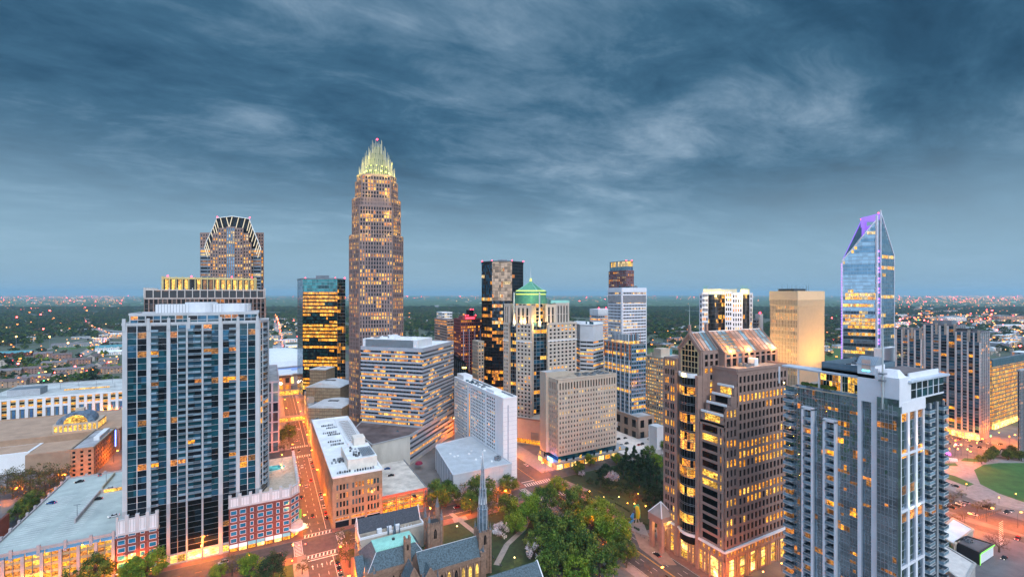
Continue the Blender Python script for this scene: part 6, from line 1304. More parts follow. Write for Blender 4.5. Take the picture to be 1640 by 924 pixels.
def church():
 b = Bld('church', 'brown stone gothic church with slate roofs, green copper flat and a tall grey spire', 'church', 80, 211)
 W, Rf = b.part('wall'), b.part('nave_roof')
 xa, _ = G(679, 880, 18); yr = 211.; xb = G(766, 857, 18)[0]; hw = 7.2; ze = 10.6
 W.box(xa-4, yr-hw, 0, xb, yr+hw, ze, BSTONE); gable_roof(Rf, xa-4, yr-hw, xb, yr+hw, ze, 18, SLATE, 'x', BSTONE, .5)
 b.part('ridge').tube([(xa-4, yr, 18.1), (xb, yr, 18.1)], [.12, .12], WHITEM, 4)
 W.box(xb-2, yr-hw-.6, 0, xb+.8, yr-hw+1.2, 13.5, BSTONE); b.part('pinnacle').cone(xb-.5, yr-hw+.2, .6, 13.5, 17, LEAD, 6)
 lit = litm('church_glow', (1, .45, .03), (1, .75, .2), .5, 1.8, 1.2)
 for i in range(7):
  x = xa+1.5+i*(xb-xa-3)/7+1.2; lancet(b, x, yr-hw, 2.2, 1.5, 6.6, lit if i in (2, 4, 5, 6) else GD)
  q = MB(); q.box(x-2.0, yr-hw-1.1, 0, x-1.3, yr-hw, 8.8, BSTONE); q.frus(rect(x-2, yr-hw-1.1, x-1.3, yr-hw), 8.8, rect(x-1.9, yr-hw-.2, x-1.4, yr-hw), 10, BSTONE); b.item('buttress', q, (x, yr, 5), 8)
 W.box(xa-4, yr-hw-.7, ze-.7, xb-2, yr-hw-.1, ze+.7, BSTONE)
 for i in range(40): b.part('battlement').box(xa-4+i*(xb-xa+1)/40, yr-hw-.72, ze+.7, xa-4+i*(xb-xa+1)/40+.5, yr-hw-.3, ze+1.2, BSTONE)
 for px, hwid, zr in ((689, 3.0, 14.8), (663, 3.4, 17)):
  xc = (yr-hw-3)*T(px); W.box(xc-hwid, yr-hw-3.5, 0, xc+hwid, yr, ze-.6, BSTONE); gable_roof(b.part('cross_roof'), xc-hwid, yr-hw-3.4, xc+hwid, yr-1, ze-.6, zr, SLATE, 'y', BSTONE, 0)
  for s in (-1, 1):
   b.part('gable_coping').tube([(xc+s*(hwid+.2), yr-hw-3.5, ze-.6), (xc, yr-hw-3.5, zr+.4)], [.4, .4], BSTONE, 4)
   for k in range(5): b.part('crocket').box(xc+s*(hwid-.3-k*hwid/5.2)-.2, yr-hw-3.7, ze+.1+k*(zr-ze)/5.2, xc+s*(hwid-.3-k*hwid/5.2)+.2, yr-hw-3.2, ze+.9+k*(zr-ze)/5.2, BSTONE)
  lancet(b, xc, yr-hw-3.5, 3, 1.8, 6.2, GD)
  for s in (-1, 1): b.part('pinnacle').cone(xc+s*(hwid+.4), yr-hw-3.6, .45, ze-1, ze+4, LEAD, 6)
 zc = 16.5; c = [G(603, 883, zc), G(596, 865, zc), G(659, 850, zc), G(667, 867, zc)]
 cx0, cx1 = c[0][0], c[3][0]-.6; cy0, cy1 = c[0][1], c[1][1]
 ex0, ex1, ey0, ey1 = cx0-5.5, cx1+4.5, cy0-6.5, cy1+5; zs = 10.
 W.box(ex0, ey0, 0, ex1, ey1, zs, BSTONE); b.part('mansard_roof').frus(rect(ex0-.3, ey0-.3, ex1+.3, ey1+.3), zs, rect(cx0, cy0, cx1, cy1), zc-.1, SLATE)
 b.part('copper_flat').box(cx0-.3, cy0-.3, zc-.1, cx1+.3, cy1+.3, zc+.15, COPPERP); b.part('copper_flat').frus(rect(cx0-.3, cy0-.3, cx1+.3, cy1+.3), zc+.15, [(cx0+3, (cy0+cy1)/2-.1), (cx1-3, (cy0+cy1)/2-.1), (cx1-3, (cy0+cy1)/2+.1), (cx0+3, (cy0+cy1)/2+.1)], zc+.8, COPPERP)
 for i in range(24): b.part('copper_seam').box(cx0+i*(cx1-cx0)/24, cy0-.28, zc+.16, cx0+i*(cx1-cx0)/24+.06, cy0+1.2, zc+.32, COPPER)
 b.part('roof_vent').box((cx0+cx1)/2-.6, (cy0+cy1)/2-.6, zc, (cx0+cx1)/2+.6, (cy0+cy1)/2+.6, zc+1.6, DARKMETAL)
 for p, q_ in (((ex0-.3, ey0-.3), (cx0, cy0)), ((ex1+.3, ey0-.3), (cx1, cy0)), ((ex1+.3, ey1+.3), (cx1, cy1))): b.part('ridge').tube([(*p, zs+.1), (*q_, zc+.1)], [.14, .14], WHITEM, 4)
 W.box(ex0-.6, ey0-.7, zs-1, ex1+.6, ey0-.1, zs+.8, BSTONE)
 for i in range(40): b.part('battlement').box(ex0+i*(ex1-ex0)/40, ey0-.72, zs+.8, ex0+i*(ex1-ex0)/40+.4, ey0-.35, zs+1.3, BSTONE)
 for i in range(8): lancet(b, ex0+2.4+i*(ex1-ex0-3)/8, ey0-.02, 2.5, 1.0, 4.6, lit if i in (5,) else GK)
 for x, y, h in ((ex0-1, ey0-1, 13), (ex0-1.2, ey1, 12), (ex0+3, ey0-1.2, 11)):
  W.box(x-.7, y-.7, 0, x+.7, y+.7, h, BSTONE); b.part('pinnacle').cone(x, y, .75, h, h+4.5, LEAD, 8)
 W.box(ex0-4, ey0+3, 0, ex0, ey1-2, 9, BSTONE); gable_roof(b.part('side_roof'), ex0-4, ey0+3, ex0, ey1-2, 9, 14, SLATE, 'x', BSTONE)
 tx, ty = G(652, 895, 12); W.box(tx-1.5, ty-1.2, 6, tx+1.5, ty+1.2, 21.5, BSTONE)
 for dx in (-1.1, 1.1):
  for dy in (-.8, .8): W.box(tx+dx-.4, ty+dy-.4, 21.5, tx+dx+.4, ty+dy+.4, 23, BSTONE)
 lancet(b, tx, ty-1.2, 17, .9, 3, GK)
 sx, sy = G(694, 878, 8); sx, sy = D(694, 236); h = 22.; r = 3.3
 W.box(sx-r, sy-r, 0, sx+r, sy+r, h, BSTONE); b.part('tower_roof').box(sx-r+.5, sy-r+.5, h, sx+r-.5, sy+r-.5, h+.2, DARKMETAL)
 for i in range(7):
  for s in (-1, 1): b.part('battlement').box(sx-r+i*r*2/7, sy+s*r-.25, h, sx-r+i*r*2/7+.5, sy+s*r+.25, h+1.2, BSTONE); b.part('battlement').box(sx+s*r-.25, sy-r+i*r*2/7, h, sx+s*r+.25, sy-r+i*r*2/7+.5, h+1.2, BSTONE)
 for s in (-1, 1):
  for t in (-1, 1):
   big = s == 1 and t == 1; rr = .85 if not big else 1.2; hh = 3 if not big else 7
   b.part('pinnacle_shaft').prism(ngon(sx+s*r, sy+t*r, rr, 8), h-12, h+hh-1, BSTONE); b.part('pinnacle').cone(sx+s*r, sy+t*r, rr, h+hh-1, h+hh+4.5, LEAD, 8)
 lancet(b, sx, sy-r, h-7, 1.4, 5, GK)
 px_, d_ = 773, 230; sx, sy = D(px_, d_); r = 2.9; zb = 17.5+2
 zt = Zy(sx, sy, 848); zap = Zy(sx, sy, 722)
 W.box(sx-r, sy-r, 0, sx+r, sy+r, zt, BSTONE)
 for i in range(5):
  for s in (-1, 1): b.part('battlement').box(sx-r+.3+i*1.15, sy+s*r-.2, zt, sx-r+.8+i*1.15, sy+s*r+.2, zt+1.1, BSTONE); b.part('battlement').box(sx+s*r-.2, sy-r+.3+i*1.15, zt, sx+s*r+.2, sy-r+.8+i*1.15, zt+1.1, BSTONE)
 for s in (-1, 1):
  for t in (-1, 1): W.box(sx+s*r-.5, sy+t*r-.5, 0, sx+s*r+.5, sy+t*r+.5, zt+.8, BSTONE); b.part('pinnacle').cone(sx+s*r, sy+t*r, .55, zt+.8, zt+5, LEAD, 6)
 Hs = zap-zt; prof = [(2.75, 0), (2.45, .25), (2.6, .26), (2.6, .28), (2.15, .285), (1.7, .5), (1.85, .51), (1.85, .53), (1.35, .535), (.95, .75), (1.1, .76), (1.05, .78), (.72, .785), (.12, 1)]
 sp = b.part('spire')
 for (r0, t0), (r1, t1) in zip(prof, prof[1:]): sp.frus(ngon(sx, sy, r0, 8, .39), zt+Hs*t0, ngon(sx, sy, r1, 8, .39), zt+Hs*t1, LEAD, False)
 for k in range(8):
  an = .39+math.pi*k/4
  b.part('spire_rib').tube([(sx+p*math.cos(an), sy+p*math.sin(an), zt+Hs*t) for p, t in prof], [.09]*len(prof), WHITEM, 4)
  an += math.pi/8; x, y = sx+2.45*math.cos(an), sy+2.45*math.sin(an); b.part('spire_gablet').cone(x, y, .42, zt+1, zt+5.6, SLATE, 4, .03); x, y = sx+1.9*math.cos(an), sy+1.9*math.sin(an); b.part('spire_gablet').cone(x, y, .3, zt+Hs*.34, zt+Hs*.44, WHITEM, 4, .03)
 lancet(b, sx, sy-r, zt-6, 1.5, 5, GK); lancet(b, sx, sy-r, 3, 1.5, 6, GD)
 b.part('spire').tube([(sx, sy, zap-1), (sx, sy, zap+1.6)], [.08, .04], GREYMETAL, 4)
 for px, z_, rr, hh in ((632, 12, .9, 9), (622, 12, .5, 6), (640, 12, .5, 6)):
  x, y = D(px, 243); b.part('pinnacle').cone(x, y, rr, z_, z_+hh, LEAD, 8)
 b.done()
 x0, y0 = G(571, 831, 19); x1 = G(669, 808.7, 19)[0]; yr = y0
 h = Bld('church_hall', 'long hall with a dark slate gable roof behind the church copper roof', 'building', (x0+x1)/2, yr)
 ye = yr-4.6; zf = 12.2; yf = ye-5
 h.part('wall').box(x0, ye, 0, x1, yr+4.6, 13, mat('cream_render', (.5, .46, .4), .8)); gable_roof(h.part('roof'), x0+.4, ye, x1-.4, yr+4.6, 13, 19, SLATEG, 'x', mat('cream_render', (.5, .46, .4)))
 for xx in (x0, x1):
  h.part('coping').tube([(xx, ye-.2, 13), (xx, yr, 19.5), (xx, yr+4.8, 13)], [.32]*3, WHITE, 4)
 h.part('wall').box(x0, yf, 0, x1+.6, ye-.02, zf, mat('cream_render', (.5, .46, .4))); h.part('flat_roof').box(x0+.4, yf+.4, zf, x1, ye-.2, zf+.15, mat('tan_roof', (.36, .29, .22)))
 for p in ((x0, yf-.1, x1+.8, yf+.4), (x0-.1, yf, x0+.4, ye), (x1+.2, yf, x1+.8, ye)): h.part('parapet').box(p[0], p[1], zf-.2, p[2], p[3], zf+1, WHITE)
 for k, px in enumerate((608, 624, 637)):
  xx = (yf+2)*T(px); q = MB(); q.box(xx-1.2, yf+1.6, zf+.15, xx+1.2, yf+3.6, zf+2.2, WHITEM); q.box(xx-1.4, yf+1.5, zf+.15, xx+1.4, yf+3.7, zf+.4, GREYMETAL); h.item('roof_unit', q, (xx, yf, zf), 5)
 for k in range(5): xx = x1-6-k*1.7; h.part('roof_vent').tube([(xx, yf+2, zf), (xx, yf+2, zf+1.1)], [.15, .15], WHITEM, 6)
 h.done()
 zr = 15.; xa, ya = G(783, 924, zr); xb, yb = G(857, 897, zr)
 c = Bld('chapel', 'slate roofed chapel cut by the bottom edge of the picture, right of the nave', 'building', xb, yb)
 yb = (ya+yb)/2; xa -= 14; c.part('wall').box(xa, yb-8, 0, xb+.5, yb+8, 7, BSTONE); gable_roof(c.part('roof'), xa, yb-8, xb+.6, yb+8, 7, zr, SLATE, 'x', BSTONE, .5)
 for s in (-1, 1): c.part('coping').tube([(xb+.7, yb+s*8.4, 7), (xb+.7, yb, zr+.3)], [.3, .3], WHITE, 4)
 for k in range(6): lancet(c, xb-3-k*4, yb-8, 1.5, 1.2, 3.8, LA)
 c.done()
church()
def sheet(name, poly, z, m, kind='structure'):
 q = MB(); q.face([(p[0], p[1], z) for p in poly], m); o = q.build(name); return tag(o, kind=kind)
def strip(name, x0, y0, x1, y1, z, m): return sheet(name, rect(min(x0, x1), min(y0, y1), max(x0, x1), max(y0, y1)), z, m)
ASPH = mat('asphalt', (.06, .058, .06), .85, var=.25, scale=.35, bump=.05)
PAVE = mat('pavement_concrete', (.26, .23, .21), .85, var=.15, scale=.5)
BRPAVE = brickm('brick_paving', (.22, .09, .065), (.18, .08, .06), (.25, .17, .13), 1.2)
GRASS = mat('grass_lawn', (.035, .085, .018), .9, var=.3, scale=.25)
GRASSD = mat('grass_painted_shade', (.018, .04, .01), .9, var=.4, scale=.3)  # darker copy of the lawn green, shade put into its colour
GRASSB = mat('bright_lawn', (.035, .12, .02), .9, var=.25, scale=.12)
MULCH = mat('mulch', (.1, .055, .035), .95, var=.3, scale=.6)
PAINT = mat('road_paint', (.75, .74, .7), .7, var=.1, scale=2); YPAINT = mat('yellow_road_paint', (.7, .4, .04), .7)
GROUND = mat('earth_ground', (.05, .075, .035), .95, var=.5, scale=.02, var2=(.085, .085, .07))
gr = MB(); S = 32000.; gr.face([(-S, -1100, 0), (S, -1100, 0), (S, S, 0), (-S, S, 0)], GROUND); tag(gr.build('ground'), kind='structure')
strip('city_paving', -260, 60, 700, 1000, .004, mat('city_paving', (.17, .15, .14), .9, var=.3, scale=.05))
KH = [0]
def kerbed(name, x0, y0, x1, y1, m, h=.13):
 KH[0] += 1; h += .0023*KH[0]; q = MB(); q.box(x0, y0, 0, x1, y1, h, m); return tag(q.build(name), kind='structure')
S5 = (18.5, 34.0); TR = (166., 189.5); CH = (268.5, 285.5); TY = (437., 456.)
strip('road', S5[0], 60, S5[1], 1500, .012, ASPH); strip('road', TR[0], 40, TR[1], 1200, .012, ASPH)
strip('road', -400, CH[0], TR[1], CH[1], .016, ASPH); strip('road', -200, TY[0], 560, TY[1], .016, ASPH); strip('road', TR[1], 289, 560, 303, .016, ASPH); strip('road', -140, 372, -122, 640, .012, ASPH)
strip('road', -400, 374, -62, 388, .014, ASPH)
def pav(x0, y0, x1, y1, m=PAVE): kerbed('pavement', x0, y0, x1, y1, m)
pav(12, 286.5, 18.4, 436, BRPAVE); pav(34.1, 286.5, 38, 436, BRPAVE); pav(-130, 286, 18.4, 291.5, BRPAVE); pav(34.1, 285.6, 104, 289.4, BRPAVE); pav(9, 457, 18.4, 700); pav(34.1, 457, 38, 700)
pav(-130, 262, 14, 268.4, BRPAVE); pav(34.1, 262, 165.9, 268.4, BRPAVE); pav(34.1, 80, 38.5, 262, BRPAVE); pav(12, 80, 18.4, 262, PAVE)
pav(TR[0]-5.5, 60, TR[0]-.1, 268.4, PAVE); pav(TR[0]-8, 286, TR[0]-.1, 436); pav(TR[1]+.1, 60, TR[1]+7.5, 288.9, BRPAVE); pav(TR[1]+.1, 303.1, TR[1]+16, 436); pav(104.5, 285.6, 165.9, 301, BRPAVE)
kerbed('lawn', 39, 190, 160, 261.8, GRASSD, .16); kerbed('lawn', 197.2, 200, 300, 288, GRASSD, .17); kerbed('lawn', -130, 215, 11.8, 261.8, GRASS, .15)
sheet('lawn', [(98, 220), (128, 216), (130, 240), (100, 242)], .175, GRASS)
def path(pts, w, m=PAVE, z=.19, name='path'):
 q = MB()
 for (x0, y0), (x1, y1) in zip(pts, pts[1:]):
  L = math.hypot(x1-x0, y1-y0); nx, ny = -(y1-y0)/L*w/2, (x1-x0)/L*w/2
  q.face([(x0-nx, y0-ny, z), (x1-nx, y1-ny, z), (x1+nx, y1+ny, z), (x0+nx, y0+ny, z)][::1], m)
 return tag(q.build(name), kind='structure')
def GP(*pp): return [G(*p) for p in pp]
path(GP((795, 905), (812, 872), (838, 848), (862, 800)), 3.2, z=.245); path(GP((770, 860), (722, 822)), 3., z=.2); path(GP((760, 870), (735, 828)), 9, z=.194)
path(GP((940, 782), (985, 798), (1010, 812), (1050, 850), (1068, 868)), 4.2, z=.2); path(GP((985, 798), (970, 770)), 2.5); path(GP((1030, 815), (1075, 845)), 3, z=.205); path(GP((888, 765), (940, 786)), 5, BRPAVE, .21)
sheet('path', [G(*p) for p in ((1008, 838), (1030, 836), (1040, 860), (1012, 850))], .215, PAVE); sheet('mulch_bed', [G(*p) for p in ((830, 880), (850, 862), (885, 880), (880, 915), (845, 905))], .186, MULCH)
sheet('plaza', GP((1014, 850), (1052, 866), (1084, 905), (1060, 905), (1025, 878)), .22, BRPAVE)
mk = 0
def mark(x0, y0, x1, y1, m=PAINT, name='lane_marking', z=.022): strip(name, x0, y0, x1, y1, z, m)
def dashes(x, y0, y1, m=PAINT, on=3, off=6, ax='y', w=.15):
 q = MB(); t = y0
 while t < y1:
  p = rect(x-w/2, t, x+w/2, t+on) if ax == 'y' else rect(t, x-w/2, t+on, x+w/2)
  q.face([(*a, .022) for a in p], m); t += on+off
 tag(q.build('lane_marking'), kind='structure')
for x in (23, 27.5): dashes(x, 100, 262); dashes(x, 292, 430); dashes(x, 460, 800)
mark(31, 100, 31.18, 262); mark(31, 292, 31.18, 430); mark(30.9, 460, 31.1, 800)
mark(TR[0]+11.6, 60, TR[0]+11.8, 262, YPAINT); mark(TR[0]+12.1, 60, TR[0]+12.3, 262, YPAINT); mark(TR[0]+11.6, 292, TR[0]+11.8, 430, YPAINT)
for x in (TR[0]+4.4, TR[0]+8, TR[0]+15.8, TR[0]+19.6): dashes(x, 60, 262)
mark(TR[0]+.5, 60, TR[0]+.65, 262); mark(TR[1]-.6, 60, TR[1]-.45, 262)
dashes(277, -140, 10, YPAINT, ax='x'); dashes(277.2, 42, 160, ax='x'); mark(42, 273, 160, 273.15)
def zebra(x0, y0, x1, y1, ax, kind='crosswalk'):
 q = MB(); z = .026
 if ax == 'x':
  t = x0
  while t < x1-.4: q.face([(t, y0, z), (min(x1, t+.6), y0, z), (min(x1, t+1.1), y1, z), (t+.5, y1, z)], PAINT); t += 1.9
  for yy in (y0-.5, y1+.3): q.face([(x0, yy, z), (x1, yy, z), (x1, yy+.22, z), (x0, yy+.22, z)], PAINT)
 else:
  t = y0
  while t < y1-.4: q.face([(x0, t, z), (x1, t, z), (x1, t+.5, z), (x0, t+.5, z)], PAINT); t += 1.5
  for xx in (x0-.5, x1+.3): q.face([(xx, y0, z), (xx+.22, y0, z), (xx+.22, y1, z), (xx, y1, z)], PAINT)
 tag(q.build(kind), kind='structure')
zebra(S5[0]+.3, 286.6, S5[1]-.3, 289.6, 'x'); zebra(S5[0]+.3, 263, S5[1]-.3, 266, 'x'); zebra(13.5, CH[0]+.3, 16.7, CH[1]-.3, 'y'); zebra(35.8, CH[0]+.3, 39, CH[1]-.3, 'y')
zebra(S5[0]+.3, 431, S5[1]-.3, 434.5, 'x'); zebra(S5[0]+.3, 459, S5[1]-.3, 462, 'x'); zebra(TR[0]+.3, 287, TR[1]-.3, 291, 'x'); zebra(TR[0]+.3, 263, TR[1]-.3, 267, 'x'); zebra(160, CH[0]+.4, 163.5, CH[1]-.4, 'y')
mark(S5[0]+.5, 260.5, S5[1]-.5, 261.1, name='stop_line'); mark(TR[0]+.5, 294, TR[0]+11, 294.6, name='stop_line')
for x, y in ((20.7, 252), (25.2, 252)):
 q = MB(); q.face([(x-.12, y, .024), (x+.12, y, .024), (x+.12, y+3, .024), (x-.12, y+3, .024)], PAINT); q.face([(x-.55, y+2.6, .024), (x+.55, y+2.6, .024), (x, y+4, .024)], PAINT); tag(q.build('lane_arrow'), kind='structure')
q = MB(); q.face([(29, 252, .024), (29.2, 252, .024), (29.2, 254.4, .024), (30.1, 255.2, .024), (29.9, 255.5, .024), (29, 254.7, .024)], PAINT); q.face([(29.8, 254.6, .024), (30.9, 255.9, .024), (29.6, 256, .024)], PAINT); tag(q.build('lane_arrow'), kind='structure')
def carmat(n, c): 
 m = mat('car_paint_'+n, c, .25, .3, var=.02); return m
CARC = {'black': carmat('black', (.012, .013, .016)), 'white': carmat('white', (.75, .76, .78)), 'silver': carmat('silver', (.4, .42, .44)), 'red': carmat('red', (.4, .02, .02)), 'blue': carmat('blue', (.02, .12, .35)), 'grey': carmat('grey', (.12, .13, .14))}
TYRE = mat('tyre', (.012, .012, .012), .9); HEAD = emit('headlight_lens', (1, .95, .85), 2.5); TAIL = emit('taillight_lens', (1, .03, .02), 2.5)
def make_car(suv):
 r = root('car', 'x', 'car', (0, 0, -50)); q = MB(); P = CARC['white']
 L, W_, hb, ht = (4.7, 1.86, .95, 1.72) if suv else (4.6, 1.8, .82, 1.42)
 prof = [(-L/2, .32), (-L/2, hb*.82), (-L/2+.12, hb), (-L/2+(.35 if suv else .9), hb+.02), (L*.22, hb+.02), (L/2-.15, hb*.82), (L/2, hb*.62), (L/2, .3)]
 k = len(prof); w = W_/2
 for a in range(k-1): q.face([(-w, prof[a][0], prof[a][1]), (-w, prof[a+1][0], prof[a+1][1]), (w, prof[a+1][0], prof[a+1][1]), (w, prof[a][0], prof[a][1])], P)
 q.face([(-w, y, z) for y, z in reversed(prof)], P); q.face([(w, y, z) for y, z in prof], P)
 c0, c1, c2, c3 = (-L/2+.15, -L/2+.45, L*.1, L*.27) if suv else (-L/2+.75, -L/2+1.35, L*.06, L*.24)
 q.hexa([(-w*.74, c1, ht-.05), (w*.74, c1, ht-.05), (w*.74, c2, ht-.05), (-w*.74, c2, ht-.05), (-w*.72, c1+.02, ht), (w*.72, c1+.02, ht), (w*.72, c2-.02, ht), (-w*.72, c2-.02, ht)], P)
 body = q.build('body', r)
 q = MB(); q.hexa([(-w*.93, c0, hb+.01), (w*.93, c0, hb+.01), (w*.93, c3, hb+.01), (-w*.93, c3, hb+.01), (-w*.75, c1, ht-.05), (w*.75, c1, ht-.05), (w*.75, c2, ht-.05), (-w*.75, c2, ht-.05)], GK); q.build('glasshouse', r)
 for sx in (-1, 1):
  for sy in (-1, 1):
   q = MB(); q.tube([(sx*(w-.12), sy*L*.31, .33), (sx*(w+.03), sy*L*.31, .33)], [.33, .33], TYRE, 10); wh = q.build('wheel', r)
  q = MB(); q.box(sx*w*.72-.2, L/2-.08, .52, sx*w*.72+.2, L/2+.02, .68, HEAD); q.build('headlight', r)
  q = MB(); q.box(sx*w*.76-.18, -L/2-.02, .6, sx*w*.76+.18, -L/2+.06, .78, TAIL); q.build('taillight', r)
 return r, body
PROTO = {s: make_car(s) for s in (0, 1)}; used_proto = {0: False, 1: False}
def car(x, y, z, rz, col, label, group=None, suv=0):
 if not used_proto[suv]: r = PROTO[suv][0]; used_proto[suv] = True
 else: r = copy_tree(PROTO[suv][0])
 r.location = (x, y, z); r.rotation_euler = (0, 0, rz); r['label'] = label
 if group: r['group'] = group
 elif 'group' in r: del r['group']
 for c in r.children:
  if c.name.startswith('body'): c.data = bodymesh(suv, col)
 return r
BM = {}
def bodymesh(s, col):
 if (s, col) not in BM:
  me = PROTO[s][1].data.copy(); me.materials[0] = CARC[col]; BM[(s, col)] = me
 return BM[(s, col)]
PI = math.pi
z1 = deckL[0]+.05
for (px, py, c, rz, lab, s) in ((82, 806, 'blue', 1.2, 'dark blue car alone on the lower middle of the big parking deck', 0), (127, 772, 'black', 1.9, 'black sedan by the far wall of the big parking deck', 0), (160, 761, 'grey', .2, 'grey car at the top left of the deck ramp', 0), (176, 783, 'white', 1.8, 'white car nearest the ramp top on the big parking deck', 0), (156, 800, 'black', 1.6, 'black car behind the low wall of the deck ramp', 0), (182, 827, 'white', 1.8, 'white car in the sunken corner of the big parking deck', 0)):
 x, y = G(px, py, z1); car(x, y, z1, rz, c, lab, None, s)
z2 = deckM[0]+.03
for (px, py, c, rz, lab) in ((620, 751, 'blue', 1.35, 'bright blue car on the cracked pale deck, nearer the white wall'), (626, 762, 'black', 1.35, 'black car on the cracked pale deck, nearer its middle')):
 x, y = G(px, py, z2); car(x, y, z2, rz, c, lab)
x, y = G(665, 797, 8); car(x, y+2, 8.0, .1, 'black', 'dark car parked in the lit open bay under the cracked pale deck')
def lot():
 z = 5.; pl = [G(985, 712, z), G(1040, 723, z), G(1066, 705, z), G(1010, 678, z), G(985, 680, z)]
 x0, y0, x1, y1 = 278., 300., 352., 348.
 b = Bld('parking_deck', 'low pale parking deck with a lit kiosk right of the beige office block', 'parking deck', 310, 320)
 xa = G(987, 722, z)[0]; ya = G(1040, 722, z)[1]; xb = G(1070, 700, z)[0]; yb = G(1000, 680, z)[1]
 b.part('wall').box(xa, ya, 0, xb, yb, z-.3, CONC); b.part('roof').box(xa-.2, ya-.2, z-.3, xb, yb, z, mat('pale_deck', (.66, .58, .52), .85, var=.12, scale=.2)); b.part('parapet').box(xa, ya-.4, z-.5, xb, ya-.2, z+.8, CONCL)
 for k in range(8): b.part('column').box(xa+k*8, ya-.5, 0, xa+.8+k*8, ya-.22, z-.3, CONCL)
 b.done()
 for i, (px, py, c) in enumerate(((993, 689, 'silver'), (1003, 690, 'grey'), (1001, 702, 'black'), (990, 704, 'black'), (995, 713, 'white'), (1003, 711, 'grey'), (1023, 713, 'red'), (1028, 712, 'black'), (1039, 704, 'grey'))):
  x, y = G(px, py, z); car(x, y, z, 1.6+(i % 2)*.1, c, ['silver car topmost left on the low pale deck', 'grey car second in the top row of the low pale deck', 'black car in the middle of the low pale deck', 'black car at the left edge of the low pale deck', 'white car lowest on the low pale deck', 'grey car beside the white one on the low pale deck', 'red car of the pair on the low pale deck', 'black car next to the red one on the low pale deck', 'grey car alone at the right of the low pale deck'][i], None, i % 2)
 x, y = G(1022, 697, z); k = root('kiosk', 'small white kiosk with a glowing orange top on the low pale deck', 'kiosk', (x, y, z)); q = MB(); q.box(-1.3, -1.3, 0, 1.3, 1.3, 2.6, WHITE); q.build('wall', k); q = MB(); q.box(-1.5, -1.5, 2.6, 1.5, 1.5, 3.6, emit('kiosk_glow', (1, .35, .12), 5)); q.build('roof', k)
lot()
sc_ = [(31.9-.0, y, c, 0, s) for y, c, s in ((252, 'black', 1), (246, 'black', 0), (240, 'grey', 0), (226, 'white', 0))]
labs = ['black car first at the kerb below the church side crossing', 'black car second at the kerb below the church side crossing', 'grey car third at the kerb below the church side crossing', 'white car last at the kerb below the church side crossing']
for (x, y, c, rz, s), l in zip(sc_, labs): car(x+.4, y, .02, rz, c, l, None, s)
car(5, 273, .02, PI/2, 'black', 'dark car on the side street behind the big magnolia'); car(-38, 272, .02, PI/2, 'blue', 'blue car on the side street below the condo tower shops')
for i, (x, y, c) in enumerate(((20.4, 452, 'red'), (25, 447, 'black'), (32.6, 420, 'white'), (32.8, 410, 'black'), (32.6, 398, 'grey'), (25.3, 480, 'silver'), (20.6, 498, 'black'), (29, 520, 'white'), (20.2, 545, 'red'), (29, 570, 'white'))):
 car(x, y, .02, PI if i < 2 else 0, c, ['red', 'black', 'white', 'black', 'grey', 'silver', 'black', 'white', 'red', 'white'][i]+' car in the long street '+['at the far crossing', 'waiting inside the far crossing', 'nearest in the kerb row before the far crossing', 'second in the kerb row before the far crossing', 'third in the kerb row before the far crossing', 'just beyond the far crossing', 'second beyond the far crossing', 'under the near footbridge', 'in the left lane past the near footbridge', 'right of the red one past the near footbridge'][i], None, 0)
for i, (x, y, c) in enumerate(((176, 330, 'silver'), (182, 345, 'black'), (170, 360, 'red'), (186.5, 322, 'white'))): car(x, y, .02, 0 if i % 2 else PI, c, c+' car on the boulevard beside the white hotel and beige office, '+['nearest of the four', 'third of the four', 'farthest of the four', 'second of the four'][i])
for i, (x, y, c) in enumerate(((21, 300, 'white'), (25.2, 312, 'black'), (32.9, 305, 'black'), (32.9, 312, 'red'), (32.9, 322, 'silver'), (32.9, 336, 'white'), (32.9, 344, 'grey'), (20.8, 344, 'black'), (25.3, 362, 'silver'), (29, 372, 'red'), (21, 388, 'grey'), (25, 405, 'white'))): car(x, y, .02, 0, c, c+' car in the long street between the crossings, '+['nearest on the left lane', 'nearest on the middle lane', 'first at the tan block kerb', 'second at the tan block kerb', 'third at the tan block kerb', 'fourth at the tan block kerb', 'fifth at the tan block kerb', 'second on the left lane', 'second on the middle lane', 'alone on the right lane', 'third on the left lane', 'third on the middle lane'][i], None, i % 2)
for i, (x, y, c) in enumerate(((184, 178, 'black'), (180.5, 200, 'white'), (170, 190, 'silver'), (174, 160, 'grey'))): car(x, y, .02, 0 if x > 178 else PI, c, c+' car on the boulevard below the granite tower', None, i % 2)
for i, (x, y, c) in enumerate(((60, 280, 'white'), (78, 274, 'black'), (110, 280, 'red'), (128, 273.5, 'grey'), (148, 280, 'white'), (-20, 280, 'silver'), (-60, 274, 'white'))): car(x, y, .02, PI/2, c, c+' car on the side street '+['left of the lit deck', 'behind the church hall', 'behind the square church tower', 'behind the grey spire', 'nearest the boulevard crossing', 'just outside the brick podium', 'below the left podium'][i], None, i % 2)
SOD = emit('sodium_lamp', (1, .36, .04), 14); WLAMP = emit('warm_white_lamp', (1, .6, .2), 9)
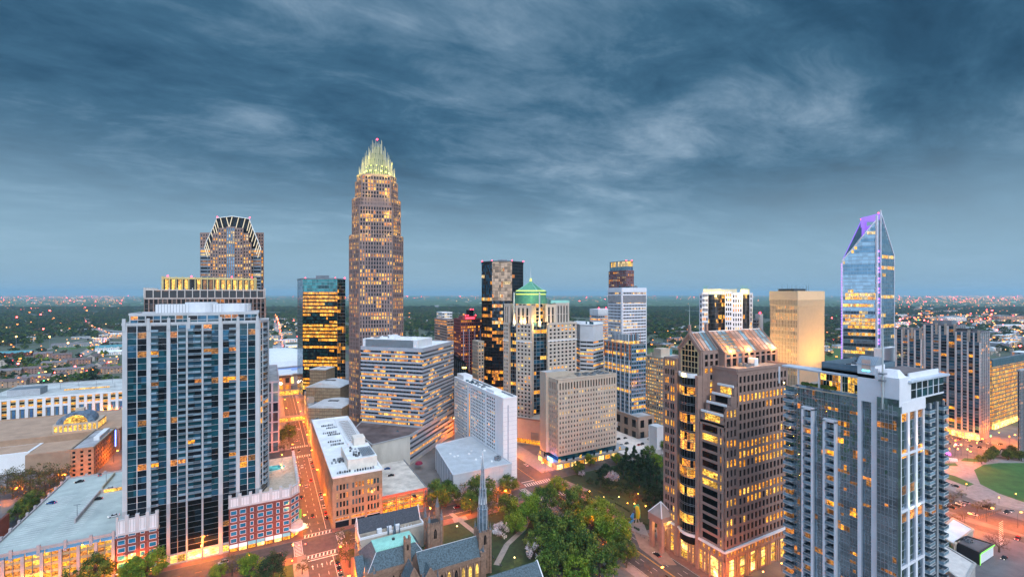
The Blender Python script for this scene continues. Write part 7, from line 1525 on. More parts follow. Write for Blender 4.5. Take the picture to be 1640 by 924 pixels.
def make_lamp(kind):
 r = root('street_lamp', 'x', 'street lamp', (0, 0, -60)); q = MB()
 if kind == 'cobra':
  q.tube([(0, 0, 0), (0, 0, 8.6)], [.12, .08], DARKMETAL, 6); q.build('pole', r); q = MB(); q.tube([(0, 0, 8.5), (0, -.8, 9.1), (0, -2.2, 9.3)], [.06, .05, .05], DARKMETAL, 5); q.build('arm', r)
  q = MB(); q.box(-.3, -3.1, 9.1, .3, -1.9, 9.35, SOD); q.build('lamp_head', r); light((0, -2.5, 8.9), (1, .185, .008), LP_, .25, 'lamp_glow', r)
 else:
  q.tube([(0, 0, 0), (0, 0, 3.9)], [.08, .06], DARKMETAL, 6); q.build('pole', r); q = MB(); q.ball(0, 0, 4.15, .3, SOD if kind == 'post' else WLAMP, 8, 5); q.build('lamp_head', r)
  light((0, 0, 4.7), (1, .34, .05) if kind == 'post' else (1, .65, .25), LP_*.06, .2, 'lamp_glow', r)
 return r
LP_ = 26000.
LPROTO = {}
def lamp(kind, x, y, label, group, rz=0., z=0):
 if kind not in LPROTO: r = LPROTO[kind] = make_lamp(kind)
 else: r = copy_tree(LPROTO[kind])
 r.location = (x, y, z); r.rotation_euler = (0, 0, rz); r['label'] = label; r['group'] = group
 return r
for i, y in enumerate(range(296, 700, 24)): lamp('cobra', 35.6 if i % 2 else 17.2, y, 'tall sodium street lamp along the long street beyond the near crossing', 'street lamps of the long street', PI/2*(-1 if i % 2 else 1))
for i, y in enumerate((250, 222)): lamp('cobra', 36, y, 'tall sodium street lamp at the kerb left of the church', 'street lamps left of the church', -PI/2)
for i, (x, y) in enumerate(((12, 266), (-8, 266.5), (-30, 288), (-60, 288), (-85, 266), (-95, 288))): lamp('cobra', x, y, 'sodium street lamp on the side street below the condo tower', 'street lamps below the condo tower', 0)
for i, x in enumerate((62, 88, 114, 140)): lamp('cobra', x, 266.5, 'sodium street lamp on the side street behind the church', 'street lamps behind the church', PI)
for i, y in enumerate((130, 158, 186, 214, 242)): lamp('cobra', TR[0]-1.5 if i % 2 else TR[1]+1.5, y, 'sodium street lamp along the boulevard below the granite tower', 'street lamps by the granite tower', PI/2 if i % 2 else -PI/2)
for i, y in enumerate((300, 322, 344, 368, 392, 416)): lamp('cobra', TR[0]-1.5 if i % 2 else TR[1]+1.5, y, 'sodium street lamp along the boulevard beside the hotel slab', 'street lamps beside the hotel slab', PI/2 if i % 2 else -PI/2)
for i, (px, py) in enumerate(((851, 805), (804, 838), (824, 892), (732, 842), (967, 795), (1010, 782), (1022, 790), (991, 795), (1016, 806), (1034, 810), (1064, 828), (1066, 838), (1005, 805), (990, 763))):
 x, y = G(px, py, 4.2); lamp('park' if i in (1, 2, 3, 4, 7) else 'post', x, y, 'small globe lamp on a post among the park trees and paths', 'globe lamps in the park', 0)
for i, (x, y) in enumerate(((200, 138), (214, 138), (229, 138), (243, 138), (192, 128), (205, 122))): lamp('post', x, y, 'small post lamp on the pavement around the granite tower arches', 'post lamps by the granite tower', 0)
x, y = G(468, 897, 4.2); lamp('post', x, y, 'single orange globe lamp beside the big dark magnolia', 'globe lamps in the park', 0)
for i, (px, py) in enumerate(((30, 800), (100, 779), (120, 745), (15, 752))): x, y = G(px, py); lamp('cobra', x, y, 'sodium street lamp among the brown plaza trees at the left edge', 'street lamps of the left plaza', i*.8)
for i, (px, py) in enumerate(((178, 690), (186, 715), (182, 740), (176, 672))): x, y = G(px, py); lamp('cobra', x, y, 'sodium street lamp between the brown brick block and the condo tower', 'street lamps left of the condo tower', i*.8)
for i, (x, y) in enumerate(((8, 325), (9, 345), (-6, 345))): lamp('post', x, y, 'small globe lamp on the pool deck of the brick podium', 'globe lamps on the pool deck', 0, zpd)
def signal(x, y, rz, n, col, label):
 r = root('traffic_signal', label, 'traffic signal', (x, y, 0), rz); q = MB(); q.tube([(0, 0, 0), (0, 0, 6.4)], [.14, .1], DARKMETAL, 6); q.build('pole', r)
 q = MB(); q.tube([(0, 0, 6.2), (n*3.2+1, 0, 6.5)], [.08, .05], DARKMETAL, 5); q.build('arm', r)
 for i in range(n):
  q = MB(); q.box(2.6+i*3.2, -.2, 5.3, 3.0+i*3.2, .15, 6.4, mat('signal_yellow', (.12, .1, .02))); hd = q.build('signal_head', r); q = MB(); q.box(2.62+i*3.2, -.28, 5.4 if col == 'g' else 6.0, 2.98+i*3.2, -.22, 5.75 if col == 'g' else 6.35, emit('signal_green', (.05, 1, .35), 40) if col == 'g' else emit('signal_red', (1, .03, .02), 40)); q.build('signal_lens', hd)
signal(35.4, 290.5, PI, 3, 'g', 'traffic signal arm with green lights over the near crossing'); signal(35.4, 436, PI, 3, 'r', 'traffic signal arm with red lights over the far crossing'); signal(190.5, 291, PI, 3, 'r', 'traffic signal arm at the boulevard crossing beside the beige office'); signal(12.2, 268, 0, 2, 'r', 'traffic signal arm over the side street at the near crossing')
BARK = mat('bark', (.08, .055, .04), .95, var=.3, scale=2)
def leafm(n, c): 
 m = mat('leaf_'+n, c, .75, var=.45, scale=.55, spec=.2); 
 if not m.node_tree.nodes.get('tr'):
  pass
 return m
LF = {'bright': [leafm('bright_a', (.15, .24, .018)), leafm('bright_b', (.09, .18, .018)), leafm('bright_c', (.22, .28, .025))], 'green': [leafm('green_a', (.085, .155, .02)), leafm('green_b', (.04, .085, .016)), leafm('green_c', (.15, .19, .03))], 'dark': [leafm('dark_a', (.022, .055, .022)), leafm('dark_b', (.035, .075, .026)), leafm('dark_c', (.015, .036, .018))],
 'olive': [leafm('olive_a', (.1, .085, .03)), leafm('olive_b', (.07, .06, .025)), leafm('olive_c', (.12, .12, .03))], 'blossom': [leafm('blossom_a', (.68, .56, .6)), leafm('blossom_b', (.75, .68, .7))], 'rust': [leafm('rust_a', (.14, .06, .03)), leafm('rust_b', (.1, .05, .03))]}
def make_tree(kind, seed, r=7., h=13., shape='round', n=34, per=70, leaf=.55, name='tree', limbs=True, open_=.5):
 rr = random.Random(seed); t = root(name, 'x', 'tree', (0, 0, -80)); tk = MB(); cr = MB(); cen = []
 zc = h*.6; vr = h*.42
 for i in range(n):
  if shape == 'cone':
   f = rr.random()**.8; a = rr.random()*6.283; rad = r*(1-f)*rr.uniform(.5, 1.); cen.append((rad*math.cos(a), rad*math.sin(a), h*.06+f*h*.9, max(.5, r*.34*(1.15-f))))
  else:
   u, v = rr.uniform(-.75, 1), rr.random()*6.283; s = math.sqrt(max(0, 1-u*u)); q = rr.uniform(.55, 1.02)
   cen.append((r*s*math.cos(v)*q, r*s*math.sin(v)*q, zc+vr*u*q, r*rr.uniform(.2, .36)))
 for i, (x, y, z, cr_) in enumerate(cen):
  ms = LF[kind]; m = rr.choice(ms)
  for k in range(per):
   d = Vector((rr.gauss(0, 1), rr.gauss(0, 1), rr.gauss(0, .8))); d.normalize(); p = Vector((x, y, z))+d*cr_*(rr.random()**.45)
   nn = (d+Vector((rr.gauss(0, .6), rr.gauss(0, .6), rr.gauss(0, .6)+.3))).normalized(); a = nn.orthogonal().normalized(); b_ = nn.cross(a); s = leaf*rr.uniform(.6, 1.3)*.5; th = rr.random()*3.14
   a, b_ = a*math.cos(th)+b_*math.sin(th), b_*math.cos(th)-a*math.sin(th)
   cr.face([tuple(p-a*s-b_*s*.7), tuple(p+a*s-b_*s*.6), tuple(p+a*s*.8+b_*s*.8), tuple(p-a*s+b_*s*.7)], m if rr.random() < .75 else rr.choice(ms))
 tk.tube([(0, 0, -.3), (.1, .05, h*.2), (-.1, .1, h*.45), (0, 0, h*.75)], [r*.06+.1, r*.045+.06, r*.03+.04, .05], BARK, 7)
 if limbs:
  for x, y, z, c in cen[::2]:
   k = rr.uniform(.25, .5)*h; tk.tube([(0, 0, k), (x*.5, y*.5, k+(z-k)*.6), (x, y, z)], [r*.022+.05, r*.014+.03, .03], BARK, 5)
 tk.build('trunk', t)
 if cr.f: cr.build('crown', t)
 return t
def make_bare(seed, r=7., h=11., name='bare_tree'):
 rr = random.Random(seed); t = root(name, 'x', 'tree', (0, 0, -80)); tk = MB(); br = MB()
 tk.tube([(0, 0, -.3), (.1, 0, h*.25)], [.5, .38], BARK, 8)
 def grow(p, d, L, rad, lv):
  e = p+d*L; mid = p+d*L*.5+Vector((rr.gauss(0, .06), rr.gauss(0, .06), 0))*L
  br.tube([tuple(p), tuple(mid), tuple(e)], [rad, rad*.8, rad*.6], BARK, 5 if lv < 2 else 3)
  if lv >= 5: return
  for k in range(rr.choice([2, 3, 3])):
   nd = (d+Vector((rr.gauss(0, .6), rr.gauss(0, .6), rr.gauss(.12, .3)))).normalized(); grow(e if k < 2 else mid, nd, L*rr.uniform(.62, .82), rad*.6, lv+1)
 for k in range(4):
  a = k*1.6+rr.random(); grow(Vector((0, 0, h*.22)), Vector((math.cos(a)*.8, math.sin(a)*.8, .8)).normalized(), h*.24, .26, 0)
 tk.build('trunk', t); br.build('branches', t); return t
TP = {}
def proto(key, fn):
 L = TP.setdefault(key, [[], 0])
 if not L[0]: L[0] = fn()
 return L
FN = {'bright': lambda: [make_tree('bright', s, 7, 13.5, n=50, per=95) for s in (1, 2)], 'green': lambda: [make_tree('green', s, 7, 14, n=48, per=95) for s in (3, 4, 5)], 'olive': lambda: [make_tree('olive', s, 6, 11, n=26, per=34, leaf=.42) for s in (6, 7)],
 'dark': lambda: [make_tree('dark', s, 3.2, 9, 'cone', n=26, per=60, leaf=.45, name='evergreen_tree', limbs=False) for s in (8, 9)], 'ball': lambda: [make_tree('dark', s, 3.4, 6.5, n=26, per=60, leaf=.4, name='evergreen_tree', limbs=False) for s in (14, 15)], 'magnolia': lambda: [make_tree('dark', 16, 7.5, 14, n=44, per=90, leaf=.5, name='magnolia_tree')],
 'blossom': lambda: [make_tree('blossom', s, 4.6, 7, n=26, per=46, leaf=.4, name='blossom_tree') for s in (10, 11)], 'rust': lambda: [make_tree('rust', 12, 5, 10, n=22, per=26, leaf=.4)], 'bare': lambda: [make_bare(s) for s in (20, 21)]}
PR = {}
def tree(kind, x, y, label, group=None, s=1., z=0., rz=None, sz=None):
 if kind not in PR: PR[kind] = [FN[kind](), 0]
 L, n = PR[kind]; PR[kind][1] += 1
 t = L[n] if n < len(L) else copy_tree(L[n % len(L)])
 s *= {'bright': 1.17, 'green': 1.17, 'dark': 1.6, 'ball': 1.5, 'olive': 1.15, 'blossom': 1.2}.get(kind, 1)
 t.location = (x, y, z); t.rotation_euler = (0, 0, R_.random()*6.28 if rz is None else rz); t.scale = (s, s, sz or s*R_.uniform(.92, 1.08)); t['label'] = label
 if group: t['group'] = group
 return t
def ptree(kind, px, pyc, zc, s, label, group=None, sz=None): x, y = G(px, pyc, zc); return tree(kind, x, y, label, group, s, sz=sz)
for px, py, k, s, lab in ((714, 790, 'green', 1.0, 'slender green tree standing alone on the church lawn before the white ballroom wing'), (768, 785, 'green', 1.15, 'brownish green tree directly behind the grey spire'), (745, 783, 'olive', 1.25, 'thin olive tree left of the grey spire'),
 (843, 812, 'bright', 1.05, 'bright yellow green tree over the glowing lamp, right of the pink blossom tree'), (872, 835, 'green', .95, 'green tree in front of the lamp tree near the diagonal path'), (893, 778, 'bright', .8, 'tall narrow fresh green tree at the street corner below the beige office'), (903, 795, 'olive', 1.0, 'brown olive tree below the tall fresh green one at the corner'),
 (873, 800, 'green', 1.05, 'green tree just right of the lamp tree by the boulevard'), (922, 808, 'green', 1.1, 'tall green tree between the corner trees and the bright one'), (905, 822, 'olive', 1.05, 'brown olive tree low between the corner trees and the churchyard trees'), (945, 842, 'bright', 1.05, 'bright green tree behind the large one at the boulevard kerb'), (865, 862, 'green', 1., 'green tree just above the white blossom tree'), (905, 880, 'green', 1.1, 'green tree low in the park, below the large middle one'),
 (962, 822, 'bright', 1.0, 'bright green tree left of the colourful sculpture'), (985, 850, 'bright', 1.1, 'large bright green tree at the boulevard kerb nearest the sculpture'), (905, 850, 'green', 1.15, 'large green tree in the middle of the churchyard park'), (935, 880, 'green', 1.1, 'large mid green tree right of the white blossom tree'), (885, 900, 'green', 1.0, 'dark green tree at the bottom centre of the park'),
 (960, 905, 'green', 1.0, 'green tree at the bottom beside the boulevard pavement'), (925, 915, 'bright', .85, 'low yellow green tree at the bottom edge of the park'), (1000, 880, 'green', .8, 'green tree leaning over the boulevard lanes'), (690, 800, 'olive', .7, 'thin reddish tree beside the lit parking deck'), (560, 880, 'olive', 1.0, 'loose olive tree on the pavement left of the church'), (553, 855, 'olive', .8, 'smaller olive tree by the crossing left of the church hall')):
 x, y = G(px, py, 9*s); tree(k, x, y, lab, None, s)
for px, py, s, lab in ((803, 850, 1., 'pink white blossom tree beside the spire tower'), (858, 885, 1.1, 'white blossom tree at the edge of the mulch bed'), (980, 765, .95, 'white blossom tree among the dark round evergreens'), (932, 754, .5, 'small pale blossom tree by the beige office podium')): ptree('blossom', px, py, 4, s, lab)
for i, (px, py, s) in enumerate(((1004, 742, 1.2), (1016, 741, 1.25), (1028, 745, 1.15), (1038, 750, 1.2), (1047, 757, 1.25), (1052, 765, 1.2), (1022, 750, 1.1), (1042, 762, 1.1))): ptree('dark', px, py, 5, s, 'dark conical evergreen in the dense row between the park and the low car park', 'conical evergreens at the park edge')
for i, (px, py, s) in enumerate(((960, 757, .8), (972, 752, .85), (962, 772, .8), (975, 780, 1.0), (998, 758, 1.3), (1010, 768, 1.0), (1024, 773, 1.2), (994, 783, .9), (1036, 785, 1.0), (1048, 795, 1.1), (1058, 805, 1.1), (1040, 808, .9), (1068, 790, .9), (1008, 788, .9), (945, 767, .5))): ptree('ball', px, py, 4, s, 'dark round clipped evergreen on the park lawn behind the sculpture', 'round evergreens on the park lawn')
for px, py, k, s, lab in ((946, 738, 'bright', .6, 'fresh green street tree at the corner of the beige office podium'), (988, 737, 'bright', .55, 'yellow green tree lit from below beside the podium end'), (925, 752, 'green', .6, 'green tree between podium and street corner'), (1040, 728, 'green', .65, 'round green tree in front of the low pale parking deck'), (1066, 716, 'green', .8, 'green tree at the right end of the low pale parking deck'), (1055, 742, 'bright', .7, 'yellow lit tree behind the conical evergreens'), (1010, 735, 'olive', .7, 'olive tree before the low pale parking deck wall'), (857, 690, 'olive', .7, 'small tree under the green roofed tower at street level'), (848, 700, 'rust', .7, 'reddish street tree at the corner under the green roofed tower'), (1020, 795, 'rust', .9, 'brown tree between park lamps behind the sculpture'), (1045, 805, 'rust', .9, 'brown tree near the two lamps beside the granite tower'), (812, 790, 'rust', .9, 'leafless reddish tree between the spire and the bright lamp tree')): ptree(k, px, py, 6*s, s, lab)
ptree('green', 755, 805, 7, .8, 'dark green tree close behind the left side of the spire'); ptree('green', 700, 790, 7, .9, 'green tree at the kerb between the lit deck and the church lawn'); ptree('olive', 780, 815, 6, 1.1, 'brown tree just above the pink white blossom tree'); ptree('green', 815, 775, 7, .8, 'green tree at the hotel corner across from the bright lamp tree'); ptree('bright', 826, 835, 7, .8, 'fresh green tree over the upper end of the diagonal path')
ptree('olive', 795, 790, 6, 1.2, 'brownish tree just right of the grey spire'); ptree('green', 730, 775, 7, .8, 'green tree close to the ballroom wing wall'); ptree('green', 812, 808, 7, .8, 'small green tree between the spire and the lamp tree')
ptree('bare', 1003, 893, 5, .9, 'bare dark tree at the boulevard kerb near the sculpture'); ptree('bare', 1040, 905, 3, .5, 'small bare tree at the bottom edge beside the boulevard')
for px, py, k, s, lab in ((235, 905, 'bright', 1.0, 'bright yellow green tree below the condo tower, left of its entrance'), (208, 922, 'bright', .7, 'bright green tree cut by the bottom edge, left foreground'), (150, 915, 'green', .9, 'dark olive green tree before the parking deck front'), (120, 920, 'green', .7, 'green tree cut by the bottom edge before the parking deck'), (438, 905, 'magnolia', .95, 'large dark magnolia beside the near crossing'), (402, 905, 'bright', .7, 'fresh green tree left of the dark magnolia'), (372, 902, 'olive', .8, 'thin olive tree before the condo tower entrance'), (350, 918, 'bright', .5, 'small yellow tree at the bottom edge left of the magnolia'), (484, 905, 'olive', .55, 'small rounded olive tree right of the magnolia'), (412, 925, 'olive', .5, 'low brown tree at the bottom edge below the magnolia'), (452, 845, 'olive', .3, 'small street tree outside the brick podium corner'), (478, 770, 'olive', .5, 'street tree by the pool side kerb'), (462, 695, 'green', .9, 'dense tree behind the pool deck at the street'), (445, 700, 'green', .8, 'left tree of the dense pair behind the pool deck'), (455, 712, 'olive', .8, 'orange lit shrub tree behind the pool deck')): ptree(k, px, py, 8*s, s, lab)
for i, (px, py) in enumerate(((12, 770), (30, 765), (48, 772), (62, 762), (80, 768), (95, 760), (72, 780), (20, 785), (40, 790))): ptree('olive', px, py, 6, 1.15, 'brown thinly leaved plaza tree left of the big parking deck', 'plaza trees at the left edge')
for i, (px, py) in enumerate(((40, 815), (52, 806), (28, 828))): ptree('green', px, py, 3, .6, 'green tree in the strip beside the parking deck left wall', 'trees in the strip beside the deck')
for i, (px, py) in enumerate(((175, 700), (182, 690), (178, 712), (188, 705))): ptree('olive', px, py, 5, .9, 'orange lit street tree between the brown brick block and the condo tower', 'trees left of the condo tower')
for i, (x, y) in enumerate([(36.2, 300+14*k) for k in range(9)]+[(16, 360+14*k) for k in range(5)]+[(36.5, 470+12*k) for k in range(8)]): tree('olive', x, y, 'small street tree in the pavement of the long street', 'street trees of the long street', R_.uniform(.3, .45))
for i, (px, py) in enumerate(((468, 900), (490, 880))): pass
def sculpture():
 x, y = G(1018, 838); r = root('sculpture', 'tall abstract sculpture with a yellow green arch beside the park path', 'sculpture', (x, y, .2), -A)
 q = MB(); q.tube([(1.2, 0, 3), (1.4, 0, 6.5), (.8, 0, 10.2), (-.6, 0, 10.8)], [1.0, 1.3, 1.1, .5], mat('sculpture_yellow', (.75, .6, .03), .4), 10); q.build('arch', r)
 q = MB(); q.tube([(-.9, 0, 9.8), (0, 0, 11.4), (1.4, 0, 11.2), (2.2, 0, 9), (2.6, 0, 6), (2.7, 0, 3.4)], [.5, .6, .55, .45, .4, .3], mat('sculpture_green', (.02, .45, .25), .4), 8); q.build('crest', r)
 q = MB(); q.tube([(-1.6, 0, 2.2), (-2.2, 0, 4), (-1.4, 0, 6.2)], [.4, 1.1, .5], mat('sculpture_blue', (.08, .35, .75), .4), 10); q.tube([(-1, 0, 2), (-2.6, 0, 1.1), (-3.6, 0, 0)], [.4, .6, .9], mat('sculpture_blue', (.08, .35, .75), .4), 8); q.build('body', r)
 q = MB(); q.tube([(-.8, 0, 6.4), (-.9, 0, 7.6)], [.8, .7], mat('sculpture_dark', (.05, .05, .09), .5), 8); q.build('head', r)
 q = MB(); q.tube([(-1, 0, 2.5), (1.8, 0, 3.2)], [.3, .3], mat('sculpture_pink', (.7, .4, .35), .5), 8)
 for a, c in ((-1, -1.6), (1.6, 2.4), (.4, .2)): q.tube([(a, 0, 2.8), (c, .4, 0)], [.2, .16], WHITE, 6)
 q.build('legs', r)
sculpture()
def bench(x, y, rz):
 r = root('park_bench', 'dark park bench beside the churchyard path', 'bench', (x, y, .2), rz, 'benches by the churchyard path'); q = MB(); q.box(-1, -.25, .4, 1, .25, .46, DARKMETAL); q.build('seat', r); q = MB(); q.box(-1, .22, .5, 1, .28, .95, DARKMETAL); q.build('backrest', r)
 for s in (-.85, .85): q = MB(); q.box(s-.04, -.22, 0, s+.04, .25, .4, DARKMETAL); q.build('leg', r)
for px, py, rz in ((790, 893, 1.2), (802, 906, 1.5), (1040, 822, .6), (1047, 828, .6)): x, y = G(px, py); bench(x, y, rz)
hm = mat('hedge_dark', (.03, .06, .02), .9, var=.5, scale=2)
def hedge(px0, py0, px1, py1, w=1.6, lab='low dark clipped hedge lining the sculpture path'):
 a, c = G(px0, py0), G(px1, py1); L, u, n = seg(a, c); q = MB(); rr = random.Random(int(px0)); k = max(2, int(L/1.1))
 for i in range(k):
  t = L*(i+.5)/k; q.ball(a[0]+u[0]*t, a[1]+u[1]*t, .65, w*.5*rr.uniform(.8, 1.1), hm, 7, 4)
 tag(q.build('hedge'), lab, 'hedge', 'hedges along the sculpture path')
for p in ((958, 788, 968, 793), (972, 796, 983, 800), (985, 806, 996, 812), (998, 813, 1008, 820), (1010, 824, 1018, 832), (1030, 838, 1038, 842), (1040, 846, 1050, 852), (1015, 845, 1024, 850)): hedge(*p)
for i, (px, py) in enumerate(((1060, 862), (1068, 868), (1079, 876), (1088, 884))):
 x, y = G(px, py); r = root('planter', 'round dark planter with low flowers on the brick pavement by the portico', 'planter', (x, y, .2), 0, 'planters by the portico'); q = MB(); q.tube_z(0, 0, [(.9, .8), (1.0, .7), (.6, 0)], DARKMETAL, 10); q.build('pot', r); q = MB(); q.ball(0, 0, .95, .85, hm, 8, 4); q.build('plants', r)
for i in range(9):
 x, y = TR[1]+1.0, 175+i*3.1; r = MB(); r.tube([(x, y, 0), (x, y, 1.1)], [.12, .1], DARKMETAL, 6); tag(r.build('bollard'), 'short dark bollard in the row along the brick pavement edge', 'bollard', 'bollards by the boulevard')
fence = MB(); 
for k in range(40): fence.box(TR[0]-6.2, 190+k*1.9, .1, TR[0]-6.0, 190.2+k*1.9, 1.3, CONC)
fence.box(TR[0]-6.25, 190, 1.2, TR[0]-5.95, 264, 1.35, CONC); tag(fence.build('park_railing'), 'pale railing between the park trees and the boulevard pavement', 'railing')
def right_side():
 sheet('asphalt_lot', GP((1480, 790), (1640, 838), (1700, 924), (1700, 1000), (1450, 1000)), .02, mat('lot_asphalt', (.13, .12, .125), .9, var=.2, scale=.1))
 strip('road', 388, 40, 412, 420, .026, ASPH)
 def seg2(a, c, w, m, z, name='road'): path([G(*a), G(*c)], w, m, z, name)
 seg2((1512, 830), (1700, 880), 9, ASPH, .03)
 strip('road', 360, 78, 470, 92, .024, ASPH) if False else None
 lawn = [G(*p) for p in ((1560, 752), (1575, 744), (1600, 741), (1660, 741), (1720, 750), (1720, 812), (1640, 804), (1600, 790), (1570, 775))]
 sheet('promenade', GP((1500, 742), (1540, 736), (1700, 732), (1760, 760), (1760, 830), (1640, 818), (1560, 800), (1500, 775)), .035, mat('pale_promenade', (.27, .24, .235), .85, var=.2, scale=.3))
 sheet('lawn', lawn, .06, GRASSB); sheet('lawn', GP((1538, 738), (1545, 733), (1575, 736), (1568, 740)), .06, GRASSB); sheet('lawn', GP((1510, 742), (1530, 741), (1535, 746), (1515, 746)), .06, GRASSB); sheet('lawn', GP((1508, 756), (1530, 762), (1560, 775), (1550, 779), (1510, 764)), .06, GRASSB)
 sheet('brick_plaza', GP((1482, 705), (1500, 708), (1520, 725), (1488, 730)), .05, BRPAVE)
 q = MB(); 
 for k in range(14): x, y = G(1492+k*3.1, 736+k*.25, 0); q.box(x, y, 0, x+1.6, y+1.6, 2.2, WHITE)
 tag(q.build('canopy_row'), 'row of small white canopies in the plaza beyond the glass condo tower', 'canopy')
 q = MB(); a = G(1499, 709, 0); c = G(1522, 730, 0); L, u, n = seg(a, c); 
 for k in range(12): t = L*k/12; q.obox(a, u, n, t, t+L/12-.5, .3, 2.2, math.sin(k*.3)*3, math.sin(k*.3)*3+1, emit('magenta_glow', (1, .1, .9), 3) if k > 4 else emit('yellow_glow', (1, .8, .1), 3))
 tag(q.build('light_wall'), 'curving low wall glowing yellow and magenta in the plaza', 'light wall')
 for k in range(5): seg2((1570+k*3, 716+k*3), (1660, 730+k*3), 1.2, CONCL, .25+.1*k, 'stone_terrace')
 for i, (px, py, c, lab) in enumerate(((1530, 778, 'black', 'black car at the kerb below the triangular lawn'), (1519, 775, 'white', 'white car at the kerb below the triangular lawn'), (1523, 812, 'black', 'black car lowest of the four beside the glass condo balconies'), (1531, 810, 'grey', 'grey car second of the four beside the glass condo balconies'), (1538, 807, 'white', 'white car third of the four beside the glass condo balconies'), (1545, 804, 'silver', 'silver car farthest of the four beside the glass condo balconies'), (1558, 823, 'white', 'white car alone by the two small street trees'), (1612, 820, 'black', 'black car in the lot beneath the small trees'), (1620, 818, 'silver', 'silver car next to the black one at the top of the lot'), (1630, 862, 'red', 'red car at the right edge of the open lot'), (1608, 893, 'black', 'black car under the big bare tree in the lot'), (1580, 812, 'black', 'dark car half hidden by the small trees at the lot'))):
  x, y = G(px, py, .5); car(x, y, .04, PI/2 if i in (7, 8, 9, 10) else .1, c, lab, None, i % 2)
 cl = ['black', 'grey', 'white', 'red', 'silver', 'black', 'white', 'grey', 'black', 'silver', 'black', 'white', 'blue', 'black', 'silver', 'grey']
 for i in range(16):
  px, py = 1484+(i % 8)*17+R_.uniform(-3, 3), 697+(i % 8)*2.1+(i//8)*9; x, y = G(px, py, .5); r = car(x, y, .04, R_.choice([1.4, 1.5, .1]), cl[i], cl[i]+' car in the lit street at the foot of the twin slab condos', 'cars below the twin slab condos', i % 2)
 def flat(name, lab, pts, h, wm, rm, rim=None):
  pl = [G(px, py, h) for px, py in pts]; cx = sum(p[0] for p in pl)/len(pl); cy = sum(p[1] for p in pl)/len(pl); b = Bld(name, lab, 'building', cx, cy)
  a = sum(pl[i][0]*pl[(i+1) % len(pl)][1]-pl[(i+1) % len(pl)][0]*pl[i][1] for i in range(len(pl)))
  if a < 0: pl = pl[::-1]
  b.part('wall').prism(pl, 0, h-.05, wm); roofcap(b, pl, h, .6, rim or wm, rm); return b, pl
 b, pl = flat('low_building', 'small white roofed tan building beside the foot of the glass condo tower', [(1500, 855), (1526, 830), (1559, 848), (1528, 872)], 6, STONEB, ROOFW); units(b, *G(1520, 855, 6), G(1520, 855, 6)[0]+6, G(1520, 855, 6)[1]+7, 6.2, 5, GREYMETAL, 1.2, smax=2); b.done()
 b, pl = flat('low_building', 'small black building with a bright green roof edge and one white wall', [(1531, 868), (1549, 859), (1591, 872), (1569, 886)], 6, mat('charcoal_wall', (.03, .03, .035), .7), ROOFD, mat('charcoal_wall', (.03, .03, .035)))
 p0, p1 = pl[[i for i in range(4) if True][0]], pl[1]
 for i in range(4):
  p0, p1 = pl[i], pl[(i+1) % 4]; L, u, n = seg(p0, p1)
  if n[1] < -.5 or n[0] < -.5 and False:
   b.part('white_wall').obox(p0, u, n, .3, L-.3, .4, 5.6, .02, .1, WHITE); b.part('green_trim').obox(p0, u, n, 0, L, 5.9, 6.4, .43, .6, emit('lime_trim', (.25, 1, .05), 1.2)); b.part('green_trim').obox(p0, u, n, 0, .35, 0, 5.9, .1, .3, emit('lime_trim', (.25, 1, .05), 1.2))
 units(b, *G(1556, 872, 6), G(1556, 872, 6)[0]+4, G(1556, 872, 6)[1]+5, 6.2, 5, GREYMETAL, 1.3, smax=2); b.done()
 b, pl = flat('carport', 'pale lit canopy roof with columns at the bottom beside the glass condo tower', [(1492, 893), (1510, 872), (1562, 903), (1545, 935)], 8, mat('canopy_wall', (.4, .38, .36)), mat('pale_canopy', (.62, .58, .54), .7)); b.done()
 ptree('bare', 1600, 866, 6, 1.0, 'big spreading bare tree in the open lot behind the black building')
 for px, py, lab in ((1565, 812, 'left small bronze tree of the pair at the lot edge'), (1583, 808, 'right small bronze tree of the pair at the lot edge')): ptree('olive', px, py, 3, .5, lab)
 for i, (px, py) in enumerate(((1520, 870), (1530, 905), (1540, 912), (1516, 878))): ptree('bright', px, py, 2, .35, 'low green hedge tree between the small buildings', 'hedge trees by the small buildings')
 for i, (px, py) in enumerate(((1519, 800), (1530, 828), (1542, 824), (1540, 790), (1527, 795))): ptree('olive', px, py, 3, .4, 'small orange lit street tree beside the glass condo balconies', 'street trees by the glass condo')
 for i in range(12): ptree('green', 1570+R_.uniform(0, 70), R_.uniform(722, 737), 3, .45, 'young tree on the terrace edge above the oval lawn', 'young trees above the oval lawn')
 for i, (px, py) in enumerate(((1500, 716), (1520, 752), (1548, 784), (1560, 742), (1600, 806), (1545, 845), (1627, 800), (1520, 700), (1560, 705), (1600, 709), (1630, 712), (1580, 720), (1640, 730), (1510, 812), (1580, 835), (1630, 845))):
  x, y = G(px, py); lamp('cobra' if i % 2 or i > 9 else 'post', x, y, 'sodium street lamp near the oval lawn and the open lot', 'street lamps near the oval lawn', R_.random()*6)
 f = MB(); a, c = G(1563, 832), G(1605, 818)
 L, u, n = seg(a, c)
 for k in range(16): f.obox(a, u, n, k*L/16, k*L/16+.25, 0, 1.9, -.1, .1, BRICKT)
 f.obox(a, u, n, 0, L, .9, 1.2, -.06, .06, DARKMETAL); f.obox(a, u, n, 0, L, 1.6, 1.75, -.06, .06, DARKMETAL); tag(f.build('lot_fence'), 'brick post fence along the top of the open lot', 'fence')
 for k in range(12):
  a = G(1600, 838+k*3.2); q = MB(); q.face([(a[0], a[1], .034), (a[0]+7, a[1], .034), (a[0]+7, a[1]+.15, .034), (a[0], a[1]+.15, .034)], PAINT); tag(q.build('stall_line'), kind='structure')
right_side()
